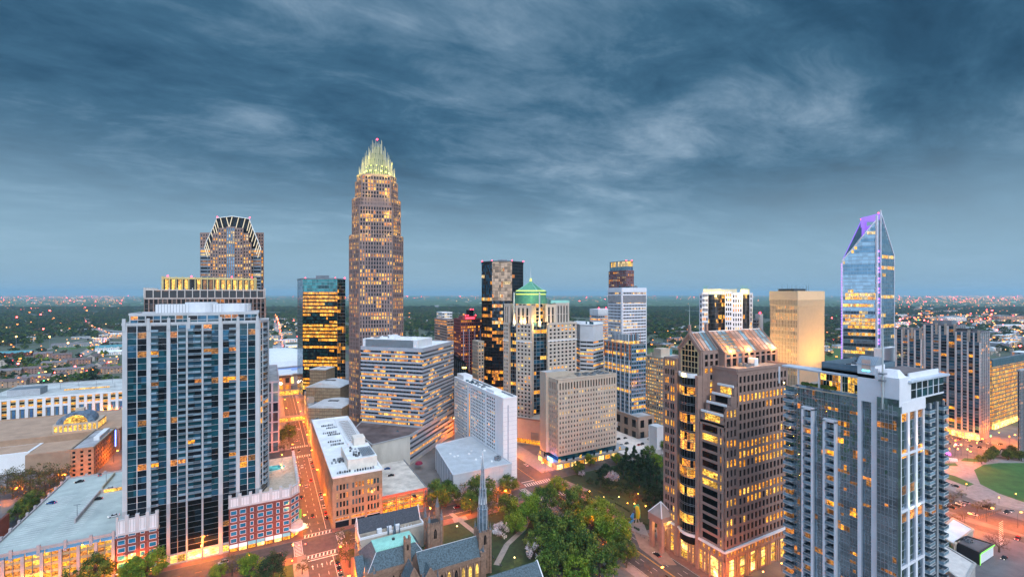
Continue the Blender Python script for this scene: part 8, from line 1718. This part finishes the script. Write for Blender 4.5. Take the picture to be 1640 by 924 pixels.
HR = [mat('house_roof_brown', (.15, .11, .105), .9, var=.2, scale=.4), mat('house_roof_grey', (.18, .165, .17), .9, var=.2, scale=.4)]
HW = [mat('house_wall_tan', (.38, .27, .2), .85), mat('house_wall_pink', (.34, .2, .16), .85), mat('house_wall_cream', (.5, .44, .38), .85), BRICK]
def row_house(x, y, rz, L, W, h, wm, rm, label, group):
 r = root('townhouse', label, 'house', (x, y, 0), rz, group); wq = MB(); wq.box(-L/2, -W/2, 0, L/2, W/2, h, wm)
 q = MB(); gable_roof(q, -L/2-.5, -W/2, L/2+.5, W/2, h, h+W*.3, rm, 'x', wm, .5); n = max(1, int(L/12))
 for k in range(n):
  x0 = -L/2+(k+.5)*L/n; q.face([(x0-3, -W/2-.9, h), (x0+3, -W/2-.9, h), (x0, -W/2-.9, h+2.2)], wm); q.face([(x0-3, -W/2-1, h), (x0, -W/2-1, h+2.2), (x0, 0, h+2.2), (x0-3, 0, h)][::-1], rm); q.face([(x0, -W/2-1, h+2.2), (x0+3, -W/2-1, h), (x0+3, 0, h), (x0, 0, h+2.2)][::-1], rm)
 q.build('roof', r)
 q = wq
 for k in range(n*3):
  for j in range(int(h/3)): x0 = -L/2+(k+.5)*L/(n*3); q.box(x0-.6, -W/2-.08, 1+j*3, x0+.6, -W/2-.02, 2.5+j*3, LA if R_.random() < .2 else GD)
 for s in (-1, 1):
  for j in range(int(h/3)): q.box(s*(L/2+.05)-.04, -1, 1+j*3, s*(L/2+.05)+.04, 1, 2.5+j*3, GD)
 q.build('wall', r); return r
for i, (px, py, L, dr, k) in enumerate(((20, 613, 34, 0, 0), (55, 606, 40, 0, 1), (95, 603, 30, 0, 0), (110, 594, 42, .1, 1), (60, 592, 38, 0, 0), (140, 590, 34, -.1, 1), (88, 583, 36, 0, 1), (125, 578, 40, .1, 0), (160, 585, 34, 0, 1), (15, 596, 30, .1, 1), (100, 570, 30, .2, 0), (150, 572, 40, 0, 0), (175, 578, 30, 0, 1), (70, 568, 30, .1, 1), (10, 580, 34, 0, 0), (180, 592, 40, .1, 0))):
 x, y = G(px, py, 6); row_house(x, y, dr+(PI/2 if i % 3 == 2 else 0), L, 13, 9, HW[i % 3], HR[k], 'brown roofed townhouse row in the lit housing estate at the left', 'townhouses of the left estate')
for i, (px, py, L, W_, h, wm, rm, lab) in enumerate(((22, 565, 60, 16, 8, BRICK, mat('teal_roof', (.08, .25, .28)), 'red brick house with a teal roof at the left edge'), (120, 551, 90, 14, 7, CONC, HR[1], 'long grey low row by the green slope at the left'), (175, 556, 50, 20, 8, WHITE, mat('teal_roof', (.08, .25, .28)), 'white building with teal roof left of the condo tower'), (185, 563, 60, 14, 7, WHITE, ROOFW, 'white low shed just left of the condo tower'), (170, 620, 90, 26, 10, WHITE, ROOFW, 'white lit shed between garage and housing estate'))):
 x, y = G(px, py, h); row_house(x, y, .05, L, W_, h, wm, rm, lab, None)
def left_roads():
 path(GP((60, 563), (90, 556), (125, 547), (160, 541)), 9, mat('light_road', (.3, .27, .25)), .05, 'road'); sheet('grass_slope', GP((85, 557), (130, 549), (142, 546), (140, 556), (110, 561)), .08, mat('green_slope', (.06, .13, .025), .9, var=.3))
 path(GP((130, 570), (165, 548), (180, 536), (150, 524), (140, 520)), 22, mat('light_road', (.3, .27, .25)), .06, 'highway'); path(GP((60, 612), (120, 598), (190, 585)), 10, mat('light_road', (.3, .27, .25)), .055, 'road')
 for i, (a, c, lab) in enumerate((((136, 541), (182, 541), 'nearer concrete highway overpass at the left'), ((158, 548), (200, 548), 'concrete overpass on round piers just left of the condo tower'), ((168, 529), (200, 531), 'farther highway overpass left of the condo tower'))):
  p0, p1 = G(*a, 8), G(*c, 8); L, u, n = seg(p0, p1); b = Bld('overpass', lab, 'bridge', *p0); b.part('deck').obox(p0, u, n, 0, L, 7, 8.2, -7, 7, CONC); b.part('parapet').obox(p0, u, n, 0, L, 8.2, 9.1, 6.6, 7, CONCL)
  for k in range(5): b.part('pier').obox(p0, u, n, L*(k+.5)/5-.8, L*(k+.5)/5+.8, 0, 7, -4, 4, CONC)
  b.done()
left_roads()
def hmast(px, py, hp, lab): x, y = G(px, py); r = root('high_mast_lamp', lab, 'street lamp', (x, y, 0)); q = MB(); q.tube([(0, 0, 0), (0, 0, hp)], [.5, .3], GREYMETAL, 6); q.build('pole', r); q = MB(); q.ball(0, 0, hp, 1.8, emit('mast_lamp_glow', (1, .45, .1), 12)); q.build('lamp_head', r)
hmast(79.5, 558, 30, 'high mast lamp with orange head above the green slope'); hmast(26, 556, 28, 'high mast lamp at the far left among the trees'); hmast(109, 562, 20, 'shorter mast beside the green slope')
DW = [WHITE, CONCL, STONEB, mat('rosy_wall', (.4, .25, .22), .85), mat('grey_wall', (.27, .28, .3), .85), BRICKT]
def low(px, py, L, W_, h, rz, wi, label, group):
 x, y = G(px, py, h); rt = root('low_building', label, 'building', (x, y, 0), rz, group); wm = DW[wi % len(DW)]; wq = MB(); wq.box(-L/2, -W_/2, 0, L/2, W_/2, h, wm)
 q = MB(); rm = [ROOFW, ROOF, ROOFW, HR[1]][wi % 4]; q.box(-L/2+.5, -W_/2+.5, h, L/2-.5, W_/2-.5, h+.3, rm); 
 for k in range(3): a, c = R_.uniform(-L/2+2, L/2-6), R_.uniform(-W_/2+1, W_/2-4); q.box(a, c, h+.3, a+R_.uniform(2, 6), c+2.5, h+R_.uniform(1.5, 3), GREYMETAL)
 q.build('roof', rt); q = wq; fl = max(1, int(h/4)); n = max(2, int(L/6))
 for j in range(fl):
  for k in range(n):
   x0 = -L/2+(k+.25)*L/n; q.box(x0, -W_/2-.12, 1+j*4, x0+L/n*.55, -W_/2-.02, 3.2+j*4, R_.choice([GD, GD, LA, LY, LO]) if j else R_.choice([SHOP, LA, GD]))
  for k in range(max(1, int(W_/7))): y0 = -W_/2+(k+.3)*W_/max(1, int(W_/7)); q.box(-L/2-.12, y0, 1+j*4, -L/2-.02, y0+3.5, 3.2+j*4, R_.choice([GD, LA, LO]))
 q.build('wall', rt)
zones = [((1436, 1640), (488, 520), 80, 'pale low building in the lit district beyond the twin slab condos', 'far low buildings at the right'), ((1440, 1640), (520, 565), 52, 'low building in the orange lit streets behind the twin slab condos', 'nearer low buildings at the right'),
 ((433, 478), (500, 560), 22, 'low building beside the far end of the long street', 'low buildings beyond the arena'), ((650, 770), (500, 530), 9, 'distant low building behind the pinkish hotel block', 'low buildings behind the hotel block'),
 ((905, 975), (498, 520), 6, 'distant low building behind the chamfered silver block', 'low buildings behind the chamfered block'), ((1036, 1120), (515, 560), 12, 'low pale building behind the tan stone block near open grass', 'low buildings near the far grass'), ((1318, 1350), (500, 570), 9, 'low building between gold ribbed and spiked towers', 'low buildings between gold and spiked towers'), ((0, 200), (486, 545), 34, 'scattered low building among the trees at the far left', 'low buildings among the left trees'), ((1430, 1640), (481, 489), 44, 'far low building on the right horizon beyond the lit district', 'low buildings on the right horizon'), ((0, 230), (479, 487), 18, 'far low building on the left horizon among woodland', 'low buildings on the left horizon')]
for (xa, xb), (ya, yb), n, lab, grp in zones:
 for i in range(n):
  px, py = R_.uniform(xa, xb), ya+(yb-ya)*R_.random(); d = 129*729/(py-471)
  if xa in (1436, 1440, 1430) or ya < 480: L, W_, h = R_.uniform(24, 80), R_.uniform(14, 30), R_.choice([7, 9, 12, 16, 20])
  else: L, W_, h = R_.uniform(20, 60), R_.uniform(12, 25), R_.choice([6, 8, 12])
  low(px, py, L, W_, h, R_.choice([0, 0, PI/2, .3, -.4]), R_.randrange(6), lab, grp)
for px, py, L, W_, h, wi, lab in ((1525, 508, 120, 40, 26, 0, 'large white block in the far district right of the spiked tower'), (1612, 506, 160, 40, 30, 3, 'wide dark brick block at the right horizon district'), (1618, 520, 130, 30, 18, 0, 'white and cream apartment row under the wide dark brick block'), (1100, 530, 80, 30, 10, 3, 'brown school like block behind the tan stone block'), (1610, 548, 90, 20, 10, 3, 'rosy low row behind the amber lit office building')): low(px, py, L, W_, h, -.3, wi, lab, None)
sheet('far_grass', GP((1036, 552), (1125, 549), (1125, 560), (1040, 570)), .09, mat('green_slope', (.06, .13, .025))); sheet('far_grass', GP((1320, 560), (1350, 552), (1350, 575), (1320, 580)), .09, mat('green_slope', (.06, .13, .025)))
path(GP((462, 700), (428.3, 478)), .1, ASPH, .05, 'road') if False else None
path([D(452, 1250), D(441, 2600)], 22, mat('light_road', (.3, .27, .25)), .07, 'road'); path([G(1560, 560), G(1592, 520), G(1585, 500)], 20, mat('light_road', (.3, .27, .25)), .07, 'road')
RMK = emit('far_red_lamp', (1, .05, .05), 30)
def far_lamps():
 kinds = [(emit('far_sodium', (1, .24, .02), 4), 7), (emit('far_pale', (1, .5, .16), 3), 3), (emit('far_red_lamp', (1, .05, .05), 3.5), 2), (emit('far_green', (.1, 1, .3), 2.5), .6)]
 protos = []
 for m, w in kinds:
  r = root('far_street_lamp', 'x', 'street lamp', (0, 0, -70)); q = MB(); q.tube([(0, 0, 0), (0, 0, 9)], [.15, .1], DARKMETAL, 4); q.build('pole', r); q = MB(); q.ball(0, 0, 9.6, .9, m, 6, 4); q.build('lamp_head', r); protos.append([r, w, False])
 ws = [p[1] for p in protos]
 REQ = []
 def put(px, py, s, lab, grp): REQ.append((G(px, py, 9), s, lab, grp, R_.choices(range(4), ws)[0]))
 def place(xy, s, lab, grp, i):
  p = protos[i]; x, y = xy
  r = p[0] if not p[2] else copy_tree(p[0]); p[2] = True; d = dep(x, y); k = s*(.9+d/1100.)
  r.location = (x, y, 0); r.scale = (k, k, max(1, k*.6)); r['label'] = lab; r['group'] = grp; r['category'] = 'street lamp'
 def cluster(xa, xb, ya, yb, n, lab, grp, s=1.):
  for k in range(n): put(R_.uniform(xa, xb), R_.uniform(ya, yb), s*R_.uniform(.5, 1.4), lab, grp)
 cluster(1436, 1640, 490, 525, 100, 'lamp glowing in the far district right of the spiked tower', 'lamps of the far right district'); cluster(1580, 1640, 525, 560, 22, 'lamp glowing behind the amber lit office building', 'lamps behind the amber office', 1.2)
 cluster(1436, 1600, 505, 525, 40, 'lamp glowing just above the roofs of the twin slab condos', 'lamps above the twin slab condos')
 cluster(0, 195, 560, 612, 50, 'orange lamp in the housing estate at the left', 'lamps of the left estate', .9); cluster(0, 195, 484, 556, 60, 'lamp among the trees at the far left', 'lamps among the left trees')
 for k in range(34):
  t = k/34; d = 1150+t*1700; x = 452-11*t; REQ.append((D(x+R_.uniform(-1, 1), d), .8, 'lamp in the line along the far stretch of the long street', 'lamps of the far long street', 0 if k % 3 else 2))
 for pl, n in ((((130, 570), (165, 548), (180, 536), (150, 524), (140, 520)), 26), (((60, 612), (120, 598), (190, 585)), 14), (((1560, 560), (1592, 520), (1585, 498)), 30), (((1440, 512), (1520, 505), (1640, 497)), 26), (((0, 500), (60, 494), (200, 492)), 18)):
  for k in range(n):
   t = k/n*(len(pl)-1); i = int(t); f = t-i; put(pl[i][0]*(1-f)+pl[i+1][0]*f+R_.uniform(-2, 2), pl[i][1]*(1-f)+pl[i+1][1]*f, .8, 'lamp in a line along a distant road through the districts', 'lamps along distant roads')
 cluster(434, 478, 495, 575, 20, 'lamp among the low buildings beyond the arena', 'lamps beyond the arena'); cluster(650, 772, 500, 528, 16, 'lamp near the pinkish hotel block', 'lamps near the hotel block'); cluster(1036, 1120, 522, 560, 14, 'lamp by the open grass behind the tan stone block', 'lamps by the far grass'); cluster(1318, 1350, 490, 575, 10, 'lamp between the gold and spiked towers', 'lamps between gold and spiked towers')
 cluster(1482, 1640, 698, 722, 14, 'lamp in the street below the twin slab condos', 'lamps below the twin slab condos', .5)
 q = MB(); mats = [k[0] for k in kinds]; REQ.sort(key=lambda r: dep(*r[0])/r[1])
 for r in REQ[:288]: place(*r)
 for (x, y), s, _, _, i in REQ[288:]:
  k = .8*s*(.9+dep(x, y)/1100.); q.box(x-k, y-k, 12-k, x+k, y+k, 12+k, mats[i])
 for k in range(2600):
  u = R_.random(); px = R_.uniform(-20, 1660) if u < .45 else (R_.uniform(1400, 1660) if u < .8 else R_.uniform(0, 200)); py = 473.3+abs(R_.gauss(0, 1))*(5 if u < .45 else 9)
  if u >= .45: py = min(py, 497)
  d = 139*729/(py-471); 
  if d > 26000: continue
  x, y = D(px, d); s = d/1000*R_.uniform(.16, .5); m = R_.choices(mats, [8, 3, 1, .2])[0]; z = 14+d*.0012
  q.hexa([(x-s, y-s, z-s), (x+s, y-s, z-s), (x+s, y+s, z-s), (x-s, y+s, z-s), (x-s, y-s, z+s), (x+s, y-s, z+s), (x+s, y+s, z+s), (x-s, y+s, z+s)], m)
 tag(q.build('distant_lights'), 'countless orange and white lights sprinkled towards the horizon', 'lights', kind='stuff')
 q = MB()
 for k in range(260):
  px = R_.choice([R_.uniform(0, 230), R_.uniform(1400, 1650), R_.uniform(430, 1400)]); py = 475+abs(R_.gauss(0, 1))*7; d = 130*729/(py-471)
  if d > 22000: continue
  x, y = D(px, d); w = d/729*R_.uniform(1.5, 7); h = R_.uniform(12, 26); q.box(x-w/2, y-14, 0, x+w/2, y+14, h+d*.001, R_.choice([WHITE, CONCL, STONEB, CONC]))
 tag(q.build('distant_buildings'), 'scattered pale far off buildings just under the horizon', 'buildings', kind='stuff')
far_lamps()
def mid_tree_proto(kind, seed):
 return make_tree(kind, seed, 7.5, 13, n=16, per=12, leaf=3.0, name='woodland_tree', limbs=False)
def woodland():
 pr = {k: mid_tree_proto(k, s) for k, s in (('green', 31), ('olive', 32), ('dark', 33), ('bright', 34))}; used = {k: False for k in pr}
 def put(k, x, y, s, lab, grp):
  r = pr[k] if not used[k] else copy_tree(pr[k]); used[k] = True; r.location = (x, y, 0); r.rotation_euler = (0, 0, R_.random()*6); r.scale = (s, s, s*R_.uniform(.85, 1.1)); r['label'] = lab; r['group'] = grp
 Z = [((0, 200), (548, 615), 80, 'broadleaf tree standing in the left housing estate', 'trees of the left estate'), ((432, 478), (500, 580), 30, 'broadleaf tree among the low buildings beyond the arena', 'trees beyond the arena'), ((1430, 1640), (500, 560), 80, 'broadleaf tree in the lit district behind the twin slab condos', 'trees behind the twin slab condos'),
  ((1030, 1125), (530, 572), 36, 'broadleaf tree by the open grass behind the tan stone block', 'trees by the far grass'), ((1315, 1350), (520, 585), 18, 'broadleaf tree between the gold and spiked towers', 'trees between gold and spiked towers'), ((1590, 1640), (552, 562), 12, 'dense tree behind the amber lit office building', 'trees behind the amber office'), ((650, 700), (530, 560), 8, 'broadleaf tree beside the pinkish hotel block', 'trees beside the hotel block')]
 for (xa, xb), (ya, yb), n, lab, grp in Z:
  for i in range(n):
   x, y = G(R_.uniform(xa, xb), R_.uniform(ya, yb), 5); put(R_.choices(['green', 'olive', 'dark', 'bright'], [5, 3, 2, 1])[0], x, y, R_.uniform(.6, 1.15), lab, grp)
 for k, dens in (('green', 1.), ('dark', .55), ('olive', .45)):
  pts = []; N = int(30000*dens)
  for i in range(N):
   d = 1250*(4.2**math.sqrt(R_.random()))if False else math.sqrt(R_.uniform(1200**2, 5600**2)); px = R_.uniform(-90, 1730); py = 471+140*729/d
   if R_.random() < max(0, (d-3500)/2600)*.6: continue
   city = (px > 1425 and d < 3100) or (425 < px < 485 and d < 2600) or (640 < px < 800 and d < 1700)
   if city and R_.random() < .8: continue
   if d < 1450 and R_.random() < .6: continue
   if px < 200 and 1150 < d < 1450 and 80 < px: continue
   if math.sin(px*.045+d*.004)+math.sin(d*.0031-px*.02) > 1.45: continue
   x, y = D(px, d); pts.append((x, y, 0))
  me = bpy.data.meshes.new('woodland'); me.from_pydata(pts, [], []); o = bpy.data.objects.new('woodland', me); C.objects.link(o)
  tag(o, {'green': 'mid green woodland spreading to the horizon', 'dark': 'dark evergreen patches mixed through the far woodland', 'olive': 'brownish bare crowned patches mixed through the far woodland'}[k], 'woodland', kind='stuff')
  src = [c for c in pr[k].children if c.name.startswith('crown')][0]
  ng = bpy.data.node_groups.new('scatter_'+k, 'GeometryNodeTree'); ng.interface.new_socket('Geometry', in_out='INPUT', socket_type='NodeSocketGeometry'); ng.interface.new_socket('Geometry', in_out='OUTPUT', socket_type='NodeSocketGeometry')
  N_ = ng.nodes; i_ = N_.new('NodeGroupInput'); o_ = N_.new('NodeGroupOutput'); ip = N_.new('GeometryNodeInstanceOnPoints'); oi = N_.new('GeometryNodeObjectInfo'); oi.inputs['Object'].default_value = src; oi.inputs['As Instance'].default_value = True
  rv = N_.new('FunctionNodeRandomValue'); rv.inputs[2].default_value = .75; rv.inputs[3].default_value = 1.55; rr = N_.new('FunctionNodeRandomValue'); rr.data_type = 'FLOAT_VECTOR'; rr.inputs[0].default_value = (0, 0, 0); rr.inputs[1].default_value = (0, 0, 6.28)
  ng.links.new(i_.outputs[0], ip.inputs['Points']); ng.links.new(oi.outputs['Geometry'], ip.inputs['Instance']); ng.links.new(rv.outputs[1], ip.inputs['Scale']); ng.links.new(rr.outputs[0], ip.inputs['Rotation']); ng.links.new(ip.outputs[0], o_.inputs[0])
  md = o.modifiers.new('scatter', 'NODES'); md.node_group = ng
 rs = np.random.RandomState(3); nd, na = 140, 420; v = []; f = []
 for i in range(nd):
  d = 4600*(6.2**(i/(nd-1)))
  for j in range(na):
   px = -200+2040*j/(na-1); x, y = D(px, d); z = 7+rs.rand()*11+d*.0009*(1+.35*math.sin(px*.011+i*.2)+.25*math.sin(px*.031))
   v.append((x, y, z))
 for i in range(nd-1):
  for j in range(na-1): a = i*na+j; f.append((a, a+1, a+na+1, a+na))
 me = bpy.data.meshes.new('far_canopy'); me.from_pydata(v, [], f); me.materials.append(mat('far_canopy', (.07, .12, .05), .95, var=.5, scale=.006, var2=(.03, .055, .03))); o = bpy.data.objects.new('hills', me); C.objects.link(o); tag(o, kind='structure')
woodland()
cam = bpy.data.cameras.new('camera'); co = bpy.data.objects.new('camera', cam); C.objects.link(co); co.location = (0, 0, H); co.rotation_euler = (math.radians(90), 0, -A)
cam.sensor_width = 36; cam.lens = 36*F/1640; cam.shift_y = 9/1640; cam.clip_end = 80000; cam.clip_start = 1
bpy.context.scene.camera = co
w = bpy.data.worlds.new('World'); bpy.context.scene.world = w; w.use_nodes = True; nt = w.node_tree; N = nt.nodes; Lk = nt.links; bg = N['Background']
SUN_AZ = math.radians(28.3+180-25); SUN_EL = math.radians(38)
def nd(t, **k):
 n = N.new(t)
 for a, v in k.items(): setattr(n, a, v)
 return n
def math_(op, a, b=None, c=None):
 n = nd('ShaderNodeMath', operation=op)
 for i, q in enumerate((a, b, c)):
  if q is None: continue
  if isinstance(q, (int, float)): n.inputs[i].default_value = q
  else: Lk.new(q, n.inputs[i])
 return n.outputs[0]
tc = nd('ShaderNodeTexCoord'); sp = nd('ShaderNodeSeparateXYZ'); Lk.new(tc.outputs['Generated'], sp.inputs[0])
zc = math_('MAXIMUM', sp.outputs[2], 0.0); den = math_('ADD', zc, .13)
cx = math_('DIVIDE', sp.outputs[0], den); cy = math_('DIVIDE', sp.outputs[1], den); cb = nd('ShaderNodeCombineXYZ'); Lk.new(cx, cb.inputs[0]); Lk.new(cy, cb.inputs[1])
def cloud(rot, sc, scale, detail, rough, dist, off=0):
 m = nd('ShaderNodeMapping'); m.inputs['Rotation'].default_value = (0, 0, rot); m.inputs['Scale'].default_value = sc; m.inputs['Location'].default_value = (off, off*.7, 0); Lk.new(cb.outputs[0], m.inputs[0])
 n = nd('ShaderNodeTexNoise'); n.inputs['Scale'].default_value = scale; n.inputs['Detail'].default_value = detail; n.inputs['Roughness'].default_value = rough; n.inputs['Distortion'].default_value = dist; Lk.new(m.outputs[0], n.inputs['Vector']); return n.outputs['Fac']
c1 = cloud(.75, (1.0, 1.5, 1), .62, 12, .62, .35, 3.1); c2 = cloud(.5, (1., 1.8, 1), 2.2, 12, .68, .5, 7.7); c3 = cloud(.9, (1, 1.2, 1), .28, 4, .5, .2, 1.7)
cc = math_('ADD', math_('MULTIPLY', c1, .55), math_('ADD', math_('MULTIPLY', c2, .25), math_('MULTIPLY', c3, .30)))
rp = nd('ShaderNodeValToRGB'); Lk.new(cc, rp.inputs[0]); E = rp.color_ramp.elements
E[0].position = .41; E[0].color = (.010, .043, .085, 1); E[1].position = .69; E[1].color = (.27, .38, .49, 1)
e = E.new(.48); e.color = (.02, .074, .135, 1); e = E.new(.545); e.color = (.042, .12, .2, 1); e = E.new(.605); e.color = (.11, .205, .30, 1)
hz = nd('ShaderNodeMapRange'); hz.inputs[1].default_value = 0.0; hz.inputs[2].default_value = .34; hz.inputs[3].default_value = 1.; hz.inputs[4].default_value = 0.; hz.interpolation_type = 'SMOOTHERSTEP'; Lk.new(sp.outputs[2], hz.inputs[0])
mx = nd('ShaderNodeMixRGB'); mx.inputs[2].default_value = (.3, .47, .61, 1); Lk.new(rp.outputs[0], mx.inputs[1]); Lk.new(math_('MULTIPLY', hz.outputs[0], .86), mx.inputs[0])
fw = nd('ShaderNodeVectorMath', operation='DOT_PRODUCT'); Lk.new(tc.outputs['Generated'], fw.inputs[0]); fw.inputs[1].default_value = (-SA, -CA, 0)
bk = nd('ShaderNodeMapRange'); bk.inputs[1].default_value = -.35; bk.inputs[2].default_value = .9; bk.interpolation_type = 'SMOOTHSTEP'; Lk.new(fw.outputs['Value'], bk.inputs[0])
ov = nd('ShaderNodeMapRange'); ov.inputs[1].default_value = .62; ov.inputs[2].default_value = 1.; ov.interpolation_type = 'SMOOTHSTEP'; Lk.new(sp.outputs[2], ov.inputs[0])
sky = nd('ShaderNodeTexSky', sky_type='NISHITA', sun_disc=False); sky.sun_elevation = SUN_EL*.12; sky.sun_rotation = SUN_AZ
skm = nd('ShaderNodeMixRGB', blend_type='MULTIPLY'); skm.inputs[0].default_value = 1; skm.inputs[2].default_value = (.006, .008, .012, 1); Lk.new(sky.outputs[0], skm.inputs[1])
g1 = nd('ShaderNodeMixRGB', blend_type='MIX'); g1.inputs[1].default_value = (0, 0, 0, 1); g1.inputs[2].default_value = (BKC[0], BKC[1], BKC[2], 1); Lk.new(bk.outputs[0], g1.inputs[0])
g2 = nd('ShaderNodeMixRGB', blend_type='MIX'); g2.inputs[1].default_value = (0, 0, 0, 1); g2.inputs[2].default_value = (OVC[0], OVC[1], OVC[2], 1); Lk.new(ov.outputs[0], g2.inputs[0])
def add(a, b):
 n = nd('ShaderNodeMixRGB', blend_type='ADD'); n.inputs[0].default_value = 1; Lk.new(a, n.inputs[1]); Lk.new(b, n.inputs[2]); return n.outputs[0]
mxs = nd('ShaderNodeVectorMath', operation='SCALE'); Lk.new(mx.outputs[0], mxs.inputs[0]); mxs.inputs['Scale'].default_value = .80
tot = add(add(mxs.outputs[0], skm.outputs[0]), add(g1.outputs[0], g2.outputs[0]))
up = nd('ShaderNodeVectorMath', operation='SCALE'); Lk.new(tot, up.inputs[0]); up.inputs['Scale'].default_value = 10.0
Lk.new(up.outputs[0], bg.inputs['Color']); bg.inputs['Strength'].default_value = .1
s = bpy.data.lights.new('sun', 'SUN'); s.energy = SUNP; s.angle = math.radians(20); s.color = (1, .97, .95); so = bpy.data.objects.new('sun', s); C.objects.link(so)
dv = Vector((math.sin(SUN_AZ)*math.cos(SUN_EL), math.cos(SUN_AZ)*math.cos(SUN_EL), math.sin(SUN_EL))); so.rotation_euler = (-dv).to_track_quat('-Z', 'Y').to_euler()
if HAZE:
 q = MB(); q.box(-33000, -1200, -1.2, 33000, 33000, 330, CONC); me = q.build('haze'); me.data.materials.clear()
 hm_ = bpy.data.materials.new('haze_air'); hm_.use_nodes = True; n2 = hm_.node_tree.nodes; n2.remove(n2['Principled BSDF']); v = n2.new('ShaderNodeVolumePrincipled'); v.inputs['Color'].default_value = (.5, .78, 1, 1); v.inputs['Density'].default_value = HAZE; v.inputs['Anisotropy'].default_value = .2
 hm_.node_tree.links.new(v.outputs[0], n2['Material Output'].inputs['Volume']); me.data.materials.append(hm_); tag(me, 'thin blue evening haze over the whole city', 'haze', kind='stuff')
for o in [o for o in C.objects if o.parent is None and o.get('label') == 'x' or (o.parent is None and o.location.z < -40)]:
 for ch in list(o.children_recursive): bpy.data.objects.remove(ch)
 bpy.data.objects.remove(o)
sc = bpy.context.scene; sc.view_settings.view_transform = 'Standard'; sc.view_settings.look = 'None'; sc.view_settings.exposure = EXPO; sc.view_settings.gamma = 1
sc.cycles.max_bounces = 5; sc.cycles.diffuse_bounces = 2; sc.cycles.glossy_bounces = 3; sc.cycles.volume_bounces = 1; sc.cycles.transmission_bounces = 2; sc.cycles.sample_clamp_indirect = 4; sc.cycles.use_light_tree = True; sc.cycles.caustics_reflective = False
